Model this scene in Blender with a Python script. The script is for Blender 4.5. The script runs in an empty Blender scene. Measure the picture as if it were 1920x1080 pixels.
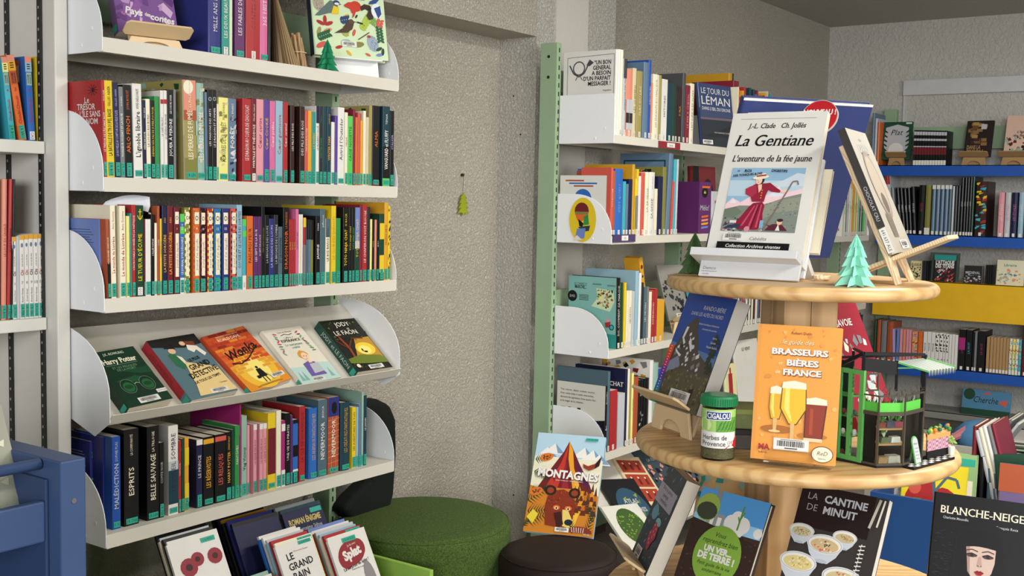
import bpy, math, random
import numpy as np
from mathutils import Matrix, Vector

# ------------------------------------------------------------------ camera, world, light
EYE = 1.40                                   # eye height; the floor is z = 0
FPX = 2140.0                                 # focal length for a 1920 px wide frame
CR = Vector((0.58111841, -0.81357912, 0.01975878))      # camera right
CD = Vector((-0.05010296, -0.05999917, -0.99694022))    # camera down
CF = Vector((0.81227525, 0.57835034, -0.07562935))      # camera forward
scene = bpy.context.scene
cam = bpy.data.cameras.new('camera')
cam.sensor_width = 36.0
cam.lens = FPX / 1920 * 36
cam.clip_start = 0.02
cam_o = bpy.data.objects.new('camera', cam)
scene.collection.objects.link(cam_o)
cam_o.matrix_world = Matrix(((CR.x, -CD.x, -CF.x, 0), (CR.y, -CD.y, -CF.y, 0), (CR.z, -CD.z, -CF.z, EYE), (0, 0, 0, 1)))
scene.camera = cam_o
vs = scene.view_settings
vs.view_transform = 'Standard'
vs.look = 'None'
vs.gamma = 1.0
vs.use_curve_mapping = False
vs.exposure = 0.36
world = bpy.data.worlds.new('world')
scene.world = world
world.use_nodes = True
bg = world.node_tree.nodes['Background']
bg.inputs[0].default_value = (0.86, 0.92, 1.0, 1)
bg.inputs[1].default_value = 0.13

def area(name, loc, target, sx, sy, power, col=(1, 1, 1)):
    l = bpy.data.lights.new(name, 'AREA')
    l.shape = 'RECTANGLE'; l.size = sx; l.size_y = sy; l.energy = power; l.color = col
    o = bpy.data.objects.new(name, l)
    o.location = loc
    o.rotation_euler = (Vector(target) - Vector(loc)).to_track_quat('-Z', 'Y').to_euler()
    scene.collection.objects.link(o)
    return o
area('ceiling_light_near', (1.3, -0.9, 2.48), (1.3, -0.9, 0), 1.3, 0.35, 44, (1, 0.96, 0.88))
area('ceiling_light_middle', (3.3, 0.5, 2.48), (3.3, 0.5, 0), 1.3, 0.35, 44, (1, 0.96, 0.88))
area('ceiling_light_far', (5.4, 0.2, 2.48), (5.4, 0.2, 0), 1.3, 0.35, 10, (1, 0.96, 0.88))
area('window_light_behind', (-4.5, -2.2, 1.95), (3.0, 1.5, 1.0), 3.4, 1.7, 250, (0.98, 0.98, 1.0))
area('window_light_right', (1.9, -3.4, 1.9), (2.4, 2.4, 1.0), 2.2, 1.3, 72, (1.0, 0.98, 0.94))

# ------------------------------------------------------------------ helpers
COL = scene.collection
RNG = random.Random(7)

def ray(x, y):
    return CR * ((x - 960) / FPX) + CD * ((y - 540) / FPX) + CF
def up(p): return Vector((p.x, p.y, p.z + EYE))
def onY(x, y, Y):
    d = ray(x, y); return up(d * (Y / d.y))
def onX(x, y, X):
    d = ray(x, y); return up(d * (X / d.x))
def onZ(x, y, Z):                       # Z measured from the eye
    d = ray(x, y); return up(d * (Z / d.z))
def at(x, y, depth):
    return up(ray(x, y) * depth)

def srgb(h):
    h = h.lstrip('#')
    c = [int(h[i:i + 2], 16) / 255 for i in (0, 2, 4)]
    return tuple(v / 12.92 if v <= 0.04045 else ((v + 0.055) / 1.055) ** 2.4 for v in c) + (1,)

PAL = dict(
    red='#A62A2C', white='#DEDCD6', black='#0D0D0F', yellow='#DDC024', navy='#1A1E42', lilac='#A79BD0', grey='#77797C',
    orange='#D26828', cream='#E6DFC6', green='#2E8A45', tan='#A8865A', olive='#7C7C3C', teal='#2C8F86', pink='#CF6A98',
    rose='#D9949E', purple='#5B3F8F', brown='#311B18', maroon='#6B1D26', blue='#2A66B4', skyblue='#8FB2C4', lime='#58C255',
    beige='#CFC39C', slate='#4C6470', gold='#D9A02B', indigo='#2C3078', magenta='#A0286E', sage='#8FB0A2', salmon='#D98B74',
    petrol='#173B46', darkgreen='#17402C', silver='#B9BDC2', periwinkle='#6B82BE', lemon='#E6E088', mint='#67CDB0', ochre='#C49324',
    wine='#7E2033', plum='#5E2A62', bluegrey='#5F7890', charcoal='#26292D', coral='#C85648', turquoise='#3FA8B8', cobalt='#1E4CA0',
    khaki='#9A8F55', rust='#A6502F', tealtag='#2FA38C', ink='#101012', paper='#D8D0BC', palegreen='#C9DCB4', darkgrey='#45474A')
MATS = {}
def nt(m):
    return m.node_tree.nodes, m.node_tree.links
def mat(col, rough=0.5, bump=0.0, scale=200.0, var=0.05, vscale=12.0, metal=0.0, coat=0.0, spec=0.5, key=None):
    """procedural principled material: colour with faint noise mottling and fine relief"""
    k = key or (col, rough, bump, scale, var, metal, coat)
    if k in MATS: return MATS[k]
    m = bpy.data.materials.new((col if isinstance(col, str) else 'mat').strip('#'))
    m.use_nodes = True
    N, L = nt(m)
    b = N['Principled BSDF']
    hexc = PAL.get(col, col)
    c = srgb(hexc)
    tc = N.new('ShaderNodeTexCoord')
    no = N.new('ShaderNodeTexNoise'); no.inputs['Scale'].default_value = vscale; no.inputs['Detail'].default_value = 3
    L.new(tc.outputs['Object'], no.inputs['Vector'])
    mr = N.new('ShaderNodeMapRange')
    mr.inputs['To Min'].default_value = 1 - var * 2; mr.inputs['To Max'].default_value = 1 + var * 2
    L.new(no.outputs['Fac'], mr.inputs['Value'])
    vm = N.new('ShaderNodeVectorMath'); vm.operation = 'SCALE'
    vm.inputs[0].default_value = c[:3]
    L.new(mr.outputs[0], vm.inputs['Scale'])
    L.new(vm.outputs[0], b.inputs['Base Color'])
    b.inputs['Roughness'].default_value = rough
    b.inputs['Metallic'].default_value = metal
    b.inputs['Specular IOR Level'].default_value = 0.3
    b.inputs['Coat Weight'].default_value = coat
    b.inputs['Coat Roughness'].default_value = 0.12
    if bump:
        n2 = N.new('ShaderNodeTexNoise'); n2.inputs['Scale'].default_value = scale; n2.inputs['Detail'].default_value = 2
        L.new(tc.outputs['Object'], n2.inputs['Vector'])
        bp = N.new('ShaderNodeBump'); bp.inputs['Strength'].default_value = bump; bp.inputs['Distance'].default_value = 0.002
        L.new(n2.outputs['Fac'], bp.inputs['Height'])
        L.new(bp.outputs[0], b.inputs['Normal'])
    MATS[k] = m
    return m
def cov(c): return mat(c, 0.42, coat=0.10, var=0.04)
def prn(c): return mat(c, 0.45, coat=0.08, var=0.0)

def plaster(name, hexc, sc=70, strength=0.6, var=0.05):
    m = bpy.data.materials.new(name); m.use_nodes = True
    N, L = nt(m); b = N['Principled BSDF']
    tc = N.new('ShaderNodeTexCoord')
    n1 = N.new('ShaderNodeTexNoise'); n1.inputs['Scale'].default_value = sc; n1.inputs['Detail'].default_value = 4; n1.inputs['Roughness'].default_value = 0.6
    n1.inputs['Distortion'].default_value = 0.6
    n2 = N.new('ShaderNodeTexNoise'); n2.inputs['Scale'].default_value = 1.7; n2.inputs['Detail'].default_value = 5
    for n in (n1, n2): L.new(tc.outputs['Object'], n.inputs['Vector'])
    cr = N.new('ShaderNodeValToRGB')
    cr.color_ramp.elements[0].position = 0.38; cr.color_ramp.elements[1].position = 0.66
    L.new(n1.outputs['Fac'], cr.inputs[0])
    bp = N.new('ShaderNodeBump'); bp.inputs['Strength'].default_value = strength; bp.inputs['Distance'].default_value = 0.006
    L.new(cr.outputs[0], bp.inputs['Height']); L.new(bp.outputs[0], b.inputs['Normal'])
    mr = N.new('ShaderNodeMapRange'); mr.inputs['To Min'].default_value = 1 - var * 2; mr.inputs['To Max'].default_value = 1 + var * 2
    L.new(n2.outputs['Fac'], mr.inputs['Value'])
    vm = N.new('ShaderNodeVectorMath'); vm.operation = 'SCALE'; vm.inputs[0].default_value = srgb(hexc)[:3]
    L.new(mr.outputs[0], vm.inputs['Scale']); L.new(vm.outputs[0], b.inputs['Base Color'])
    b.inputs['Roughness'].default_value = 0.75
    return m

def wood(name, light, dark, axis=0, scale=14.0, dist=3.0, rough=0.42, stretch=9.0, knots=True):
    m = bpy.data.materials.new(name); m.use_nodes = True
    N, L = nt(m); b = N['Principled BSDF']
    tc = N.new('ShaderNodeTexCoord')
    mp = N.new('ShaderNodeMapping')
    s = [1.0, 1.0, 1.0]; s[axis] = 1.0 / stretch
    mp.inputs['Scale'].default_value = s
    L.new(tc.outputs['Object'], mp.inputs['Vector'])
    no = N.new('ShaderNodeTexNoise'); no.inputs['Scale'].default_value = 5; no.inputs['Detail'].default_value = 3
    L.new(mp.outputs[0], no.inputs['Vector'])
    ad = N.new('ShaderNodeVectorMath'); ad.operation = 'MULTIPLY_ADD'
    ad.inputs[1].default_value = (0.12, 0.12, 0.12)
    L.new(no.outputs['Color'], ad.inputs[0]); L.new(mp.outputs[0], ad.inputs[2])
    fn = N.new('ShaderNodeTexNoise'); fn.inputs['Scale'].default_value = scale * 7; fn.inputs['Detail'].default_value = 4
    L.new(mp.outputs[0], fn.inputs['Vector'])
    wv = N.new('ShaderNodeTexWave'); wv.wave_type = 'BANDS'; wv.bands_direction = 'XYZ'[(axis + 1) % 3]
    wv.inputs['Scale'].default_value = scale; wv.inputs['Distortion'].default_value = dist; wv.inputs['Detail'].default_value = 2
    L.new(ad.outputs[0], wv.inputs['Vector'])
    cr = N.new('ShaderNodeValToRGB')
    cr.color_ramp.elements[0].color = srgb(dark); cr.color_ramp.elements[1].color = srgb(light)
    cr.color_ramp.elements[0].position = 0.0; cr.color_ramp.elements[1].position = 0.55
    mxg = N.new('ShaderNodeMix'); mxg.inputs[0].default_value = 0.45
    L.new(wv.outputs['Fac'], mxg.inputs[2]); L.new(fn.outputs['Fac'], mxg.inputs[3])
    L.new(mxg.outputs[0], cr.inputs[0])
    out = cr.outputs[0]
    if knots:
        vo = N.new('ShaderNodeTexVoronoi'); vo.inputs['Scale'].default_value = 7
        L.new(tc.outputs['Object'], vo.inputs['Vector'])
        c2 = N.new('ShaderNodeValToRGB'); c2.color_ramp.elements[0].position = 0.03; c2.color_ramp.elements[1].position = 0.13
        c2.color_ramp.elements[0].color = srgb('#7A4A25'); c2.color_ramp.elements[1].color = (1, 1, 1, 1)
        L.new(vo.outputs['Distance'], c2.inputs[0])
        mx = N.new('ShaderNodeMix'); mx.data_type = 'RGBA'; mx.blend_type = 'MULTIPLY'; mx.inputs[0].default_value = 0.8
        L.new(out, mx.inputs[6]); L.new(c2.outputs[0], mx.inputs[7]); out = mx.outputs[2]
    L.new(out, b.inputs['Base Color'])
    bp = N.new('ShaderNodeBump'); bp.inputs['Strength'].default_value = 0.12; bp.inputs['Distance'].default_value = 0.001
    L.new(wv.outputs['Fac'], bp.inputs['Height']); L.new(bp.outputs[0], b.inputs['Normal'])
    b.inputs['Roughness'].default_value = rough
    return m

def tag(o, label=None, cat=None, group=None, kind=None):
    if label: o['label'] = label
    if cat: o['category'] = cat
    if group: o['group'] = group
    if kind: o['kind'] = kind
    return o

class MB:
    """mesh builder with several materials"""
    def __init__(s): s.v = []; s.f = []; s.m = []; s.mats = []
    def mi(s, m):
        if m not in s.mats: s.mats.append(m)
        return s.mats.index(m)
    def add(s, verts, faces, m):
        o = len(s.v); s.v.extend([tuple(v) for v in verts])
        i = s.mi(m)
        for f in faces: s.f.append([o + k for k in f]); s.m.append(i)
    def box(s, a, b, m):
        x0, y0, z0 = a; x1, y1, z1 = b
        x0, x1 = min(x0, x1), max(x0, x1); y0, y1 = min(y0, y1), max(y0, y1); z0, z1 = min(z0, z1), max(z0, z1)
        s.add([(x0, y0, z0), (x1, y0, z0), (x1, y1, z0), (x0, y1, z0), (x0, y0, z1), (x1, y0, z1), (x1, y1, z1), (x0, y1, z1)],
              [(0, 3, 2, 1), (4, 5, 6, 7), (0, 1, 5, 4), (1, 2, 6, 5), (2, 3, 7, 6), (3, 0, 4, 7)], m)
    def bar(s, p, q, w, h, m, upv=(0, 0, 1)):
        """rectangular bar from p to q; w sideways, h along upv"""
        p = Vector(p); q = Vector(q); d = (q - p).normalized(); u = Vector(upv)
        sd = d.cross(u)
        if sd.length < 1e-5: sd = d.cross(Vector((1, 0, 0)))
        sd.normalize(); u = sd.cross(d).normalized()
        vs_ = []
        for c in (p, q):
            for a, b in ((-1, -1), (1, -1), (1, 1), (-1, 1)): vs_.append(c + sd * (a * w / 2) + u * (b * h / 2))
        s.add(vs_, [(0, 1, 2, 3), (7, 6, 5, 4), (0, 4, 5, 1), (1, 5, 6, 2), (2, 6, 7, 3), (3, 7, 4, 0)], m)
    def prism(s, poly, axis, a, b, m):
        """extrude a 2D polygon along axis ('x','y','z') between a and b"""
        n = len(poly)
        def P(u, v, t): return {'x': (t, u, v), 'y': (u, t, v), 'z': (u, v, t)}[axis]
        vs_ = [P(u, v, a) for u, v in poly] + [P(u, v, b) for u, v in poly]
        fs = [tuple(range(n))[::-1], tuple(range(n, 2 * n))] + [(i, (i + 1) % n, n + (i + 1) % n, n + i) for i in range(n)]
        s.add(vs_, fs, m)
    def tube(s, pts, r, m, n=8):
        pts = [Vector(p) for p in pts]; rings = []
        for i, p in enumerate(pts):
            d = (pts[min(i + 1, len(pts) - 1)] - pts[max(i - 1, 0)]).normalized()
            a = d.cross(Vector((0, 0, 1)))
            if a.length < 1e-4: a = d.cross(Vector((1, 0, 0)))
            a.normalize(); b = d.cross(a)
            rr = r[i] if isinstance(r, (list, tuple)) else r
            rings.append([p + (a * math.cos(t) + b * math.sin(t)) * rr for t in [2 * math.pi * k / n for k in range(n)]])
        vs_ = [v for ring in rings for v in ring]; fs = []
        for i in range(len(pts) - 1):
            for k in range(n): fs.append((i * n + k, i * n + (k + 1) % n, (i + 1) * n + (k + 1) % n, (i + 1) * n + k))
        fs.append(tuple(range(n))[::-1]); fs.append(tuple(range((len(pts) - 1) * n, len(pts) * n)))
        s.add(vs_, fs, m)
    def lathe(s, prof, m, n=48, c=(0, 0)):
        """prof: list of (r, z)"""
        vs_ = []; fs = []
        for r, z in prof:
            for k in range(n):
                t = 2 * math.pi * k / n; vs_.append((c[0] + r * math.cos(t), c[1] + r * math.sin(t), z))
        for i in range(len(prof) - 1):
            for k in range(n): fs.append((i * n + k, i * n + (k + 1) % n, (i + 1) * n + (k + 1) % n, (i + 1) * n + k))
        fs.append(tuple(range(n))[::-1]); fs.append(tuple(range((len(prof) - 1) * n, len(prof) * n)))
        s.add(vs_, fs, m)
    def build(s, name, parent=None, smooth=False, bevel=0.0, seg=2, loc=None):
        me = bpy.data.meshes.new(name)
        me.from_pydata(s.v, [], s.f)
        for m in s.mats: me.materials.append(m)
        me.polygons.foreach_set('material_index', s.m)
        if smooth: me.polygons.foreach_set('use_smooth', [True] * len(s.f))
        me.update()
        o = bpy.data.objects.new(name, me); COL.objects.link(o)
        if parent: o.parent = parent
        if loc is not None: o.location = loc
        if bevel:
            md = o.modifiers.new('bevel', 'BEVEL'); md.width = bevel; md.segments = seg; md.limit_method = 'ANGLE'; md.angle_limit = math.radians(35)
        return o

def empty(name, M=None):
    o = bpy.data.objects.new(name, None); COL.objects.link(o); o.empty_display_size = 0.05
    if M is not None: o.matrix_world = M
    return o

# ---- lettering ---------------------------------------------------------------------------
TXT = {}
def glyphs(s_, bold=0.0, serif=False, shear=0.0, res=2):
    k = (s_, bold, serif, shear, res)
    if k in TXT: return TXT[k]
    cu = bpy.data.curves.new('t', 'FONT'); cu.body = s_; cu.resolution_u = res; cu.offset = bold; cu.shear = shear; cu.fill_mode = 'FRONT'
    ob = bpy.data.objects.new('t', cu); COL.objects.link(ob)
    dg = bpy.context.evaluated_depsgraph_get()
    me = bpy.data.meshes.new_from_object(ob.evaluated_get(dg))
    V = np.array([v.co[:2] for v in me.vertices]).reshape(-1, 2); ZL = np.zeros(len(V))
    F = [tuple(p.vertices) for p in me.polygons]
    if serif and len(V):
        cnt = {}
        for f in F:
            for i in range(len(f)):
                e = (f[i], f[(i + 1) % len(f)]); kk = (min(e), max(e)); cnt[kk] = cnt.get(kk, 0) + 1
        V2 = list(map(tuple, V)); F2 = list(F); nb = len(V2)
        dx = 0.028
        n0 = len(V2)
        V2 += [(x + dx, y) for x, y in V]; F2 += [tuple(i + n0 for i in f) for f in F]
        for (a, b), c in cnt.items():
            if c != 1: continue
            (xa, ya), (xb, yb) = V[a], V[b]
            w = abs(xa - xb)
            if abs(ya - yb) < 0.002 and 0.04 < w < 0.16:
                for lv in (0.0, 0.682, 0.449):
                    if abs(ya - lv) < 0.02:
                        x0, x1 = min(xa, xb) - 0.055, max(xa, xb) + 0.055 + dx
                        y0, y1 = (ya, ya + 0.03) if lv == 0 else (ya - 0.03, ya)
                        n1 = len(V2); V2 += [(x0, y0), (x1, y0), (x1, y1), (x0, y1)]; F2.append((n1, n1 + 1, n1 + 2, n1 + 3))
        V = np.array(V2); F = F2
        ZL = np.array([0.0] * nb + [1.0] * nb + [2.0] * (len(V2) - 2 * nb))
    bpy.data.objects.remove(ob); bpy.data.curves.remove(cu); bpy.data.meshes.remove(me)
    TXT[k] = (V, F, ZL)
    return TXT[k]

class Print(MB):
    """flat print lying on a surface: origin O, axes ex, ey (unit), size w x h in metres, n outward normal"""
    def __init__(s, O, ex, ey, w, h, z0=0.0003, dz=0.00005):
        MB.__init__(s); s.O = Vector(O); s.ex = Vector(ex).normalized(); s.ey = Vector(ey).normalized(); s.n = s.ex.cross(s.ey)
        s.w = w; s.h = h; s.z = z0; s.dz = dz
    def P(s, u, v): return s.O + s.ex * (u * s.w) + s.ey * (v * s.h) + s.n * s.z
    def poly(s, pts, c, next_=True):
        s.add([s.P(u, v) for u, v in pts], [tuple(range(len(pts)))], prn(c))
        s.z += s.dz if next_ else 0.000003
    def rect(s, u0, v0, u1, v1, c, next_=True): s.poly([(u0, v0), (u1, v0), (u1, v1), (u0, v1)], c, next_)
    def ell(s, u, v, ru, rv, c, n=20, rot=0.0, next_=True, a0=0.0, a1=360.0):
        asp = s.w / s.h
        pts = []
        for i in range(n):
            t = math.radians(a0 + (a1 - a0) * i / (n if a1 - a0 >= 360 else n - 1)); a = ru * math.cos(t); b = rv * math.sin(t)
            cr_, sr = math.cos(rot), math.sin(rot)
            pts.append((u + a * cr_ - b * sr, v + (a * sr + b * cr_) * asp))
        s.poly(pts, c, next_)
    def line(s, pts, wd, c, next_=True):
        """polyline, wd in u units"""
        asp = s.w / s.h
        for (u0, v0), (u1, v1) in zip(pts[:-1], pts[1:]):
            dx, dy = u1 - u0, (v1 - v0) / asp; l = math.hypot(dx, dy) or 1
            nx, ny = -dy / l * wd / 2, dx / l * wd / 2 * asp
            s.poly([(u0 + nx, v0 + ny), (u1 + nx, v1 + ny), (u1 - nx, v1 - ny), (u0 - nx, v0 - ny)], c, False)
        if next_: s.z += s.dz
    def text(s, t, u, v, hgt, c, maxw=None, rot=0.0, bold=0.0, serif=False, shear=0.0, align='c', res=2, fill=False):
        """centre (u, v); hgt = capital height in metres; maxw in metres"""
        V, F, ZL = glyphs(t, bold, serif, shear, res)
        if not len(V): return
        sc = hgt / 0.682
        x0, x1 = V[:, 0].min(), V[:, 0].max()
        sx = sc
        if maxw and ((x1 - x0) * sc > maxw or fill): sx = maxw / (x1 - x0)
        mid = (x0 + x1) / 2 if align == 'c' else (x0 if align == 'l' else x1)
        c_, s_ = math.cos(rot), math.sin(rot)
        base = s.O + s.ex * (u * s.w) + s.ey * (v * s.h) + s.n * s.z
        X = (V[:, 0] - mid) * sx; Y = (V[:, 1] - 0.34) * sc
        A = X * c_ - Y * s_; B = X * s_ + Y * c_
        P3 = np.array(base)[None] + A[:, None] * np.array(s.ex)[None] + B[:, None] * np.array(s.ey)[None] + ZL[:, None] * 0.00001 * np.array(s.n)[None]
        s.add(P3.tolist(), F, prn(c)); s.z += s.dz
    def barcode(s, u, v, wu, hv, rot=0.0):
        asp = s.w / s.h; c_, s_ = math.cos(rot), math.sin(rot)
        def R(a, b): b /= asp; return (u + a * c_ - b * s_, v + (a * s_ + b * c_) * asp)
        def rr(a0, b0, a1, b1, c, nx=True): s.poly([R(a0, b0), R(a1, b0), R(a1, b1), R(a0, b1)], c, nx)
        rr(-wu / 2, -hv / 2, wu / 2, hv / 2, 'white')
        rg = random.Random(3); x = -wu * 0.4
        while x < wu * 0.38:
            w_ = wu * rg.choice((0.012, 0.02, 0.032)); rr(x, -hv * 0.18, x + w_, hv * 0.3, 'ink', False); x += w_ + wu * rg.choice((0.012, 0.02))
        s.z += s.dz
        rr(-wu * 0.18, -hv * 0.38, wu * 0.18, -hv * 0.28, 'darkgrey')
        rr(-wu * 0.3, hv * 0.36, wu * 0.3, hv * 0.42, 'grey')

# ------------------------------------------------------------------ the room
CEIL = EYE + 1.13
SOFF = EYE + 0.617
YW = 2.62          # plane of the long left wall
YP = 2.45          # front of the pier and of the beam
XF = 7.07          # far wall
M_wall = plaster('plaster_warm', '#C3BCAE', 120, 0.9)
M_wall2 = plaster('plaster_pier', '#C6C2B8', 105, 0.9)
M_smooth = plaster('plaster_smooth', '#C4C1B8', 35, 0.12)
M_far = plaster('plaster_far', '#BFBDB6', 50, 0.6)
M_ceil = plaster('plaster_ceiling', '#B2AEA6', 45, 0.5)
M_floor = mat('#8C8578', 0.55, 0.1, 60, 0.08)

def struct(name, boxes, m):
    b = MB()
    for a, c in boxes: b.box(a, c, m)
    o = b.build(name); o['kind'] = 'structure'; return o
struct('floor', [((-3, -4, -0.1), (XF, 3.2, 0))], M_floor)
struct('ceiling', [((-0.5, -1.6, CEIL), (XF + 0.1, 3.2, CEIL + 0.1))], M_ceil)
struct('wall_left', [((1.575, YW, 0), (XF, YW + 0.12, CEIL)), ((-3, 2.78, 0), (1.575, 2.9, CEIL))], M_wall)
struct('wall_far', [((XF, -4, 0), (XF + 0.1, YW + 0.12, CEIL))], M_far)
struct('wall_pier', [((3.57, YP, 0), (3.69, YW, CEIL)), ((3.92, YP, 0), (4.144, YW, CEIL))], M_wall2)
struct('wall_chase', [((3.69, YP - 0.006, 0), (3.92, YW, CEIL))], M_smooth)
struct('wall_beam', [((1.0, YP, SOFF), (3.57, YW, CEIL))], M_wall)
struct('baseboard_left', [((1.6, YW - 0.012, 0), (3.57, YW, 0.07)), ((3.57, YP - 0.012, 0), (4.15, YP, 0.07)), ((4.15, YW - 0.012, 0), (XF, YW, 0.07)), ((3.558, YP, 0), (3.57, YW - 0.012, 0.07))], mat('#4A4038', 0.5))
struct('baseboard_far', [((XF - 0.012, -2, 0), (XF, YW, 0.07))], mat('#4A4038', 0.5))

# ------------------------------------------------------------------ books
def book_mesh(t, h, d, cover, hard=False, pages='paper', uneven=0.0):
    """spine at y=0 facing -y, depth to +y, thickness along x; cover shell and page block"""
    c = 0.0022 if hard else 0.0008
    c = min(c, t * 0.22)
    r = min(t * 0.22, 0.004) if hard else min(t * 0.08, 0.001)
    outer = [(0, d), (0, r * 1.0), (r * 0.6, r * 0.25), (t / 2, -r * 0.25 if hard else 0), (t - r * 0.6, r * 0.25), (t, r), (t, d)]
    inner = [(t - c, d), (t - c, c + r), (t / 2, c + r * 0.5), (c, c + r), (c, d)]
    loop = outer + inner
    n = len(loop); b = MB(); m = cov(cover)
    vs_ = [(x, y, 0) for x, y in loop] + [(x, y, h) for x, y in loop]
    fs = [(i, (i + 1) % n, n + (i + 1) % n, n + i) for i in range(n)]
    o0, i0 = 0, 7
    quads = [(0, 1, 10, 11), (1, 2, 3, 9, 10), (3, 4, 5, 8, 9), (5, 6, 7, 8)]
    for q in quads:
        fs.append(tuple(q[::-1])); fs.append(tuple(k + n for k in q))
    b.add(vs_, fs, m)
    p = MB()
    ins = 0.003 if hard else 0.0003
    p.box((c * 1.05, c + r * 0.9, ins), (t - c * 1.05, d - (0.004 if hard else 0.0006), h - ins), mat(pages, 0.8, 0.25, 900, 0.03))
    return b, p

CODES = 'ADI BOI BRU CAS CHA DAH FER GOS GRI HOR JAO KIN KAD LAC LEN MOR MOU NIM PUL ROW TOW VER'.split()
ORD = 'first second third fourth fifth sixth seventh eighth ninth tenth eleventh twelfth'.split()
ROWCOUNT = {}
def dup_tree(o, parent=None):
    c = o.copy(); COL.objects.link(c)
    if parent: c.parent = parent
    for ch in list(o.children): dup_tree(ch, c)
    return c

def make_label(t, h, cover, ink, shelf, kind='book', extra=None):
    kind = kind.replace('_', ' ').replace('comic book', 'comic')
    size = 'thin' if t < 0.010 else ('thick' if t > 0.024 else 'narrow' if t < 0.015 else 'medium')
    k = (shelf, cover)
    ROWCOUNT[k] = ROWCOUNT.get(k, 0) + 1
    i = ROWCOUNT[k]
    o_ = ORD[i - 1] if i <= len(ORD) else f'{i}th'
    colname = {'darkgreen': 'dark-green', 'skyblue': 'sky-blue', 'palegreen': 'pale-green', 'bluegrey': 'blue-grey', 'darkgrey': 'dark-grey'}.get(cover, cover)
    lt = f'{size} {colname} {kind} lettered {ink}' if not extra else f'{size} {colname} {extra}'
    return f'{lt}, {o_} {colname} one from left, {shelf}'

def shelf_book(M, t, h, d, cover, ink, title, shelf, group, sticker='teal', hard=False, code=None, lean=0.0, side=None, spine=None, extra=None, simple=False, yaw=0.0, name='book'):
    """M: frame matrix of the shelf with origin at the spine's lower left corner"""
    root = empty(name, M @ Matrix.Rotation(math.radians(lean), 4, 'Y') @ Matrix.Rotation(math.radians(yaw), 4, 'Z'))
    b, p = book_mesh(t, h, d, cover, hard)
    b.build('cover', root); p.build('page_block', root)
    zb = 0.0
    if sticker == 'teal': zb = 0.036
    elif sticker == 'white': zb = 0.024
    if h < 0.1: zb = 0
    pr = Print((0, -0.0006 if hard else -0.0002, 0), (1, 0, 0), (0, 0, 1), t, h)
    if spine: spine(pr, t, h)
    if title:
        parts = title.split('/')
        free = h - zb - 0.012
        if len(parts) == 1:
            pr.text(parts[0], 0.5, (zb + 0.004 + free * 0.52) / h, min(t * 0.46, 0.012), ink, free * 0.86, rot=math.pi / 2, res=1)
        else:
            pr.text(parts[0], 0.5, (zb + 0.004 + free * 0.36) / h, min(t * 0.5, 0.014), ink, free * 0.62, rot=math.pi / 2, res=1, bold=0.01)
            pr.text(parts[1], 0.5, (zb + 0.004 + free * 0.84) / h, min(t * 0.34, 0.007), ink, free * 0.27, rot=math.pi / 2, res=1)
    if pr.v: pr.build('title_print', root)
    if side:
        ps = Print((-0.0002, d, 0), (0, -1, 0), (0, 0, 1), d, h)
        side(ps, d, h); ps.build('cover_print', root)
    if sticker and zb:
        st = Print((0, -0.0009 if hard else -0.0006, 0), (1, 0, 0), (0, 0, 1), t, h)
        w = 0.0135 if t > 0.0165 else t * 0.8
        w = min(w, t * 0.92)
        u0 = 0.5 - w / t / 2; u1 = 0.5 + w / t / 2
        if sticker == 'teal':
            if t > 0.021: 
                st.rect(0.12, 0.004 / h, 0.9, 0.018 / h, 'tealtag'); st.text('J R ' + (code or 'XX'), 0.5, 0.011 / h, 0.008, 'ink', t * 0.7, res=1)
            else:
                st.rect(u0, 0.003 / h, u1, 0.034 / h, 'tealtag'); st.text('J R ' + (code or 'XX'), 0.5, 0.0185 / h, min(w * 0.6, 0.007), 'ink', 0.027, rot=-math.pi / 2, res=1)
        else:
            st.rect(u0, 0.003 / h, u1, 0.022 / h, 'white')
            if not simple: st.text(code or 'XX', 0.5, 0.0125 / h, w * 0.5, 'ink', 0.016, rot=-math.pi / 2, res=1)
        st.build('shelf_label', root)
    root['label'] = make_label(t, h, cover, ink, shelf, name, extra=extra)
    root['category'] = name.replace('_', ' ')
    root['group'] = group
    return root

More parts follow.
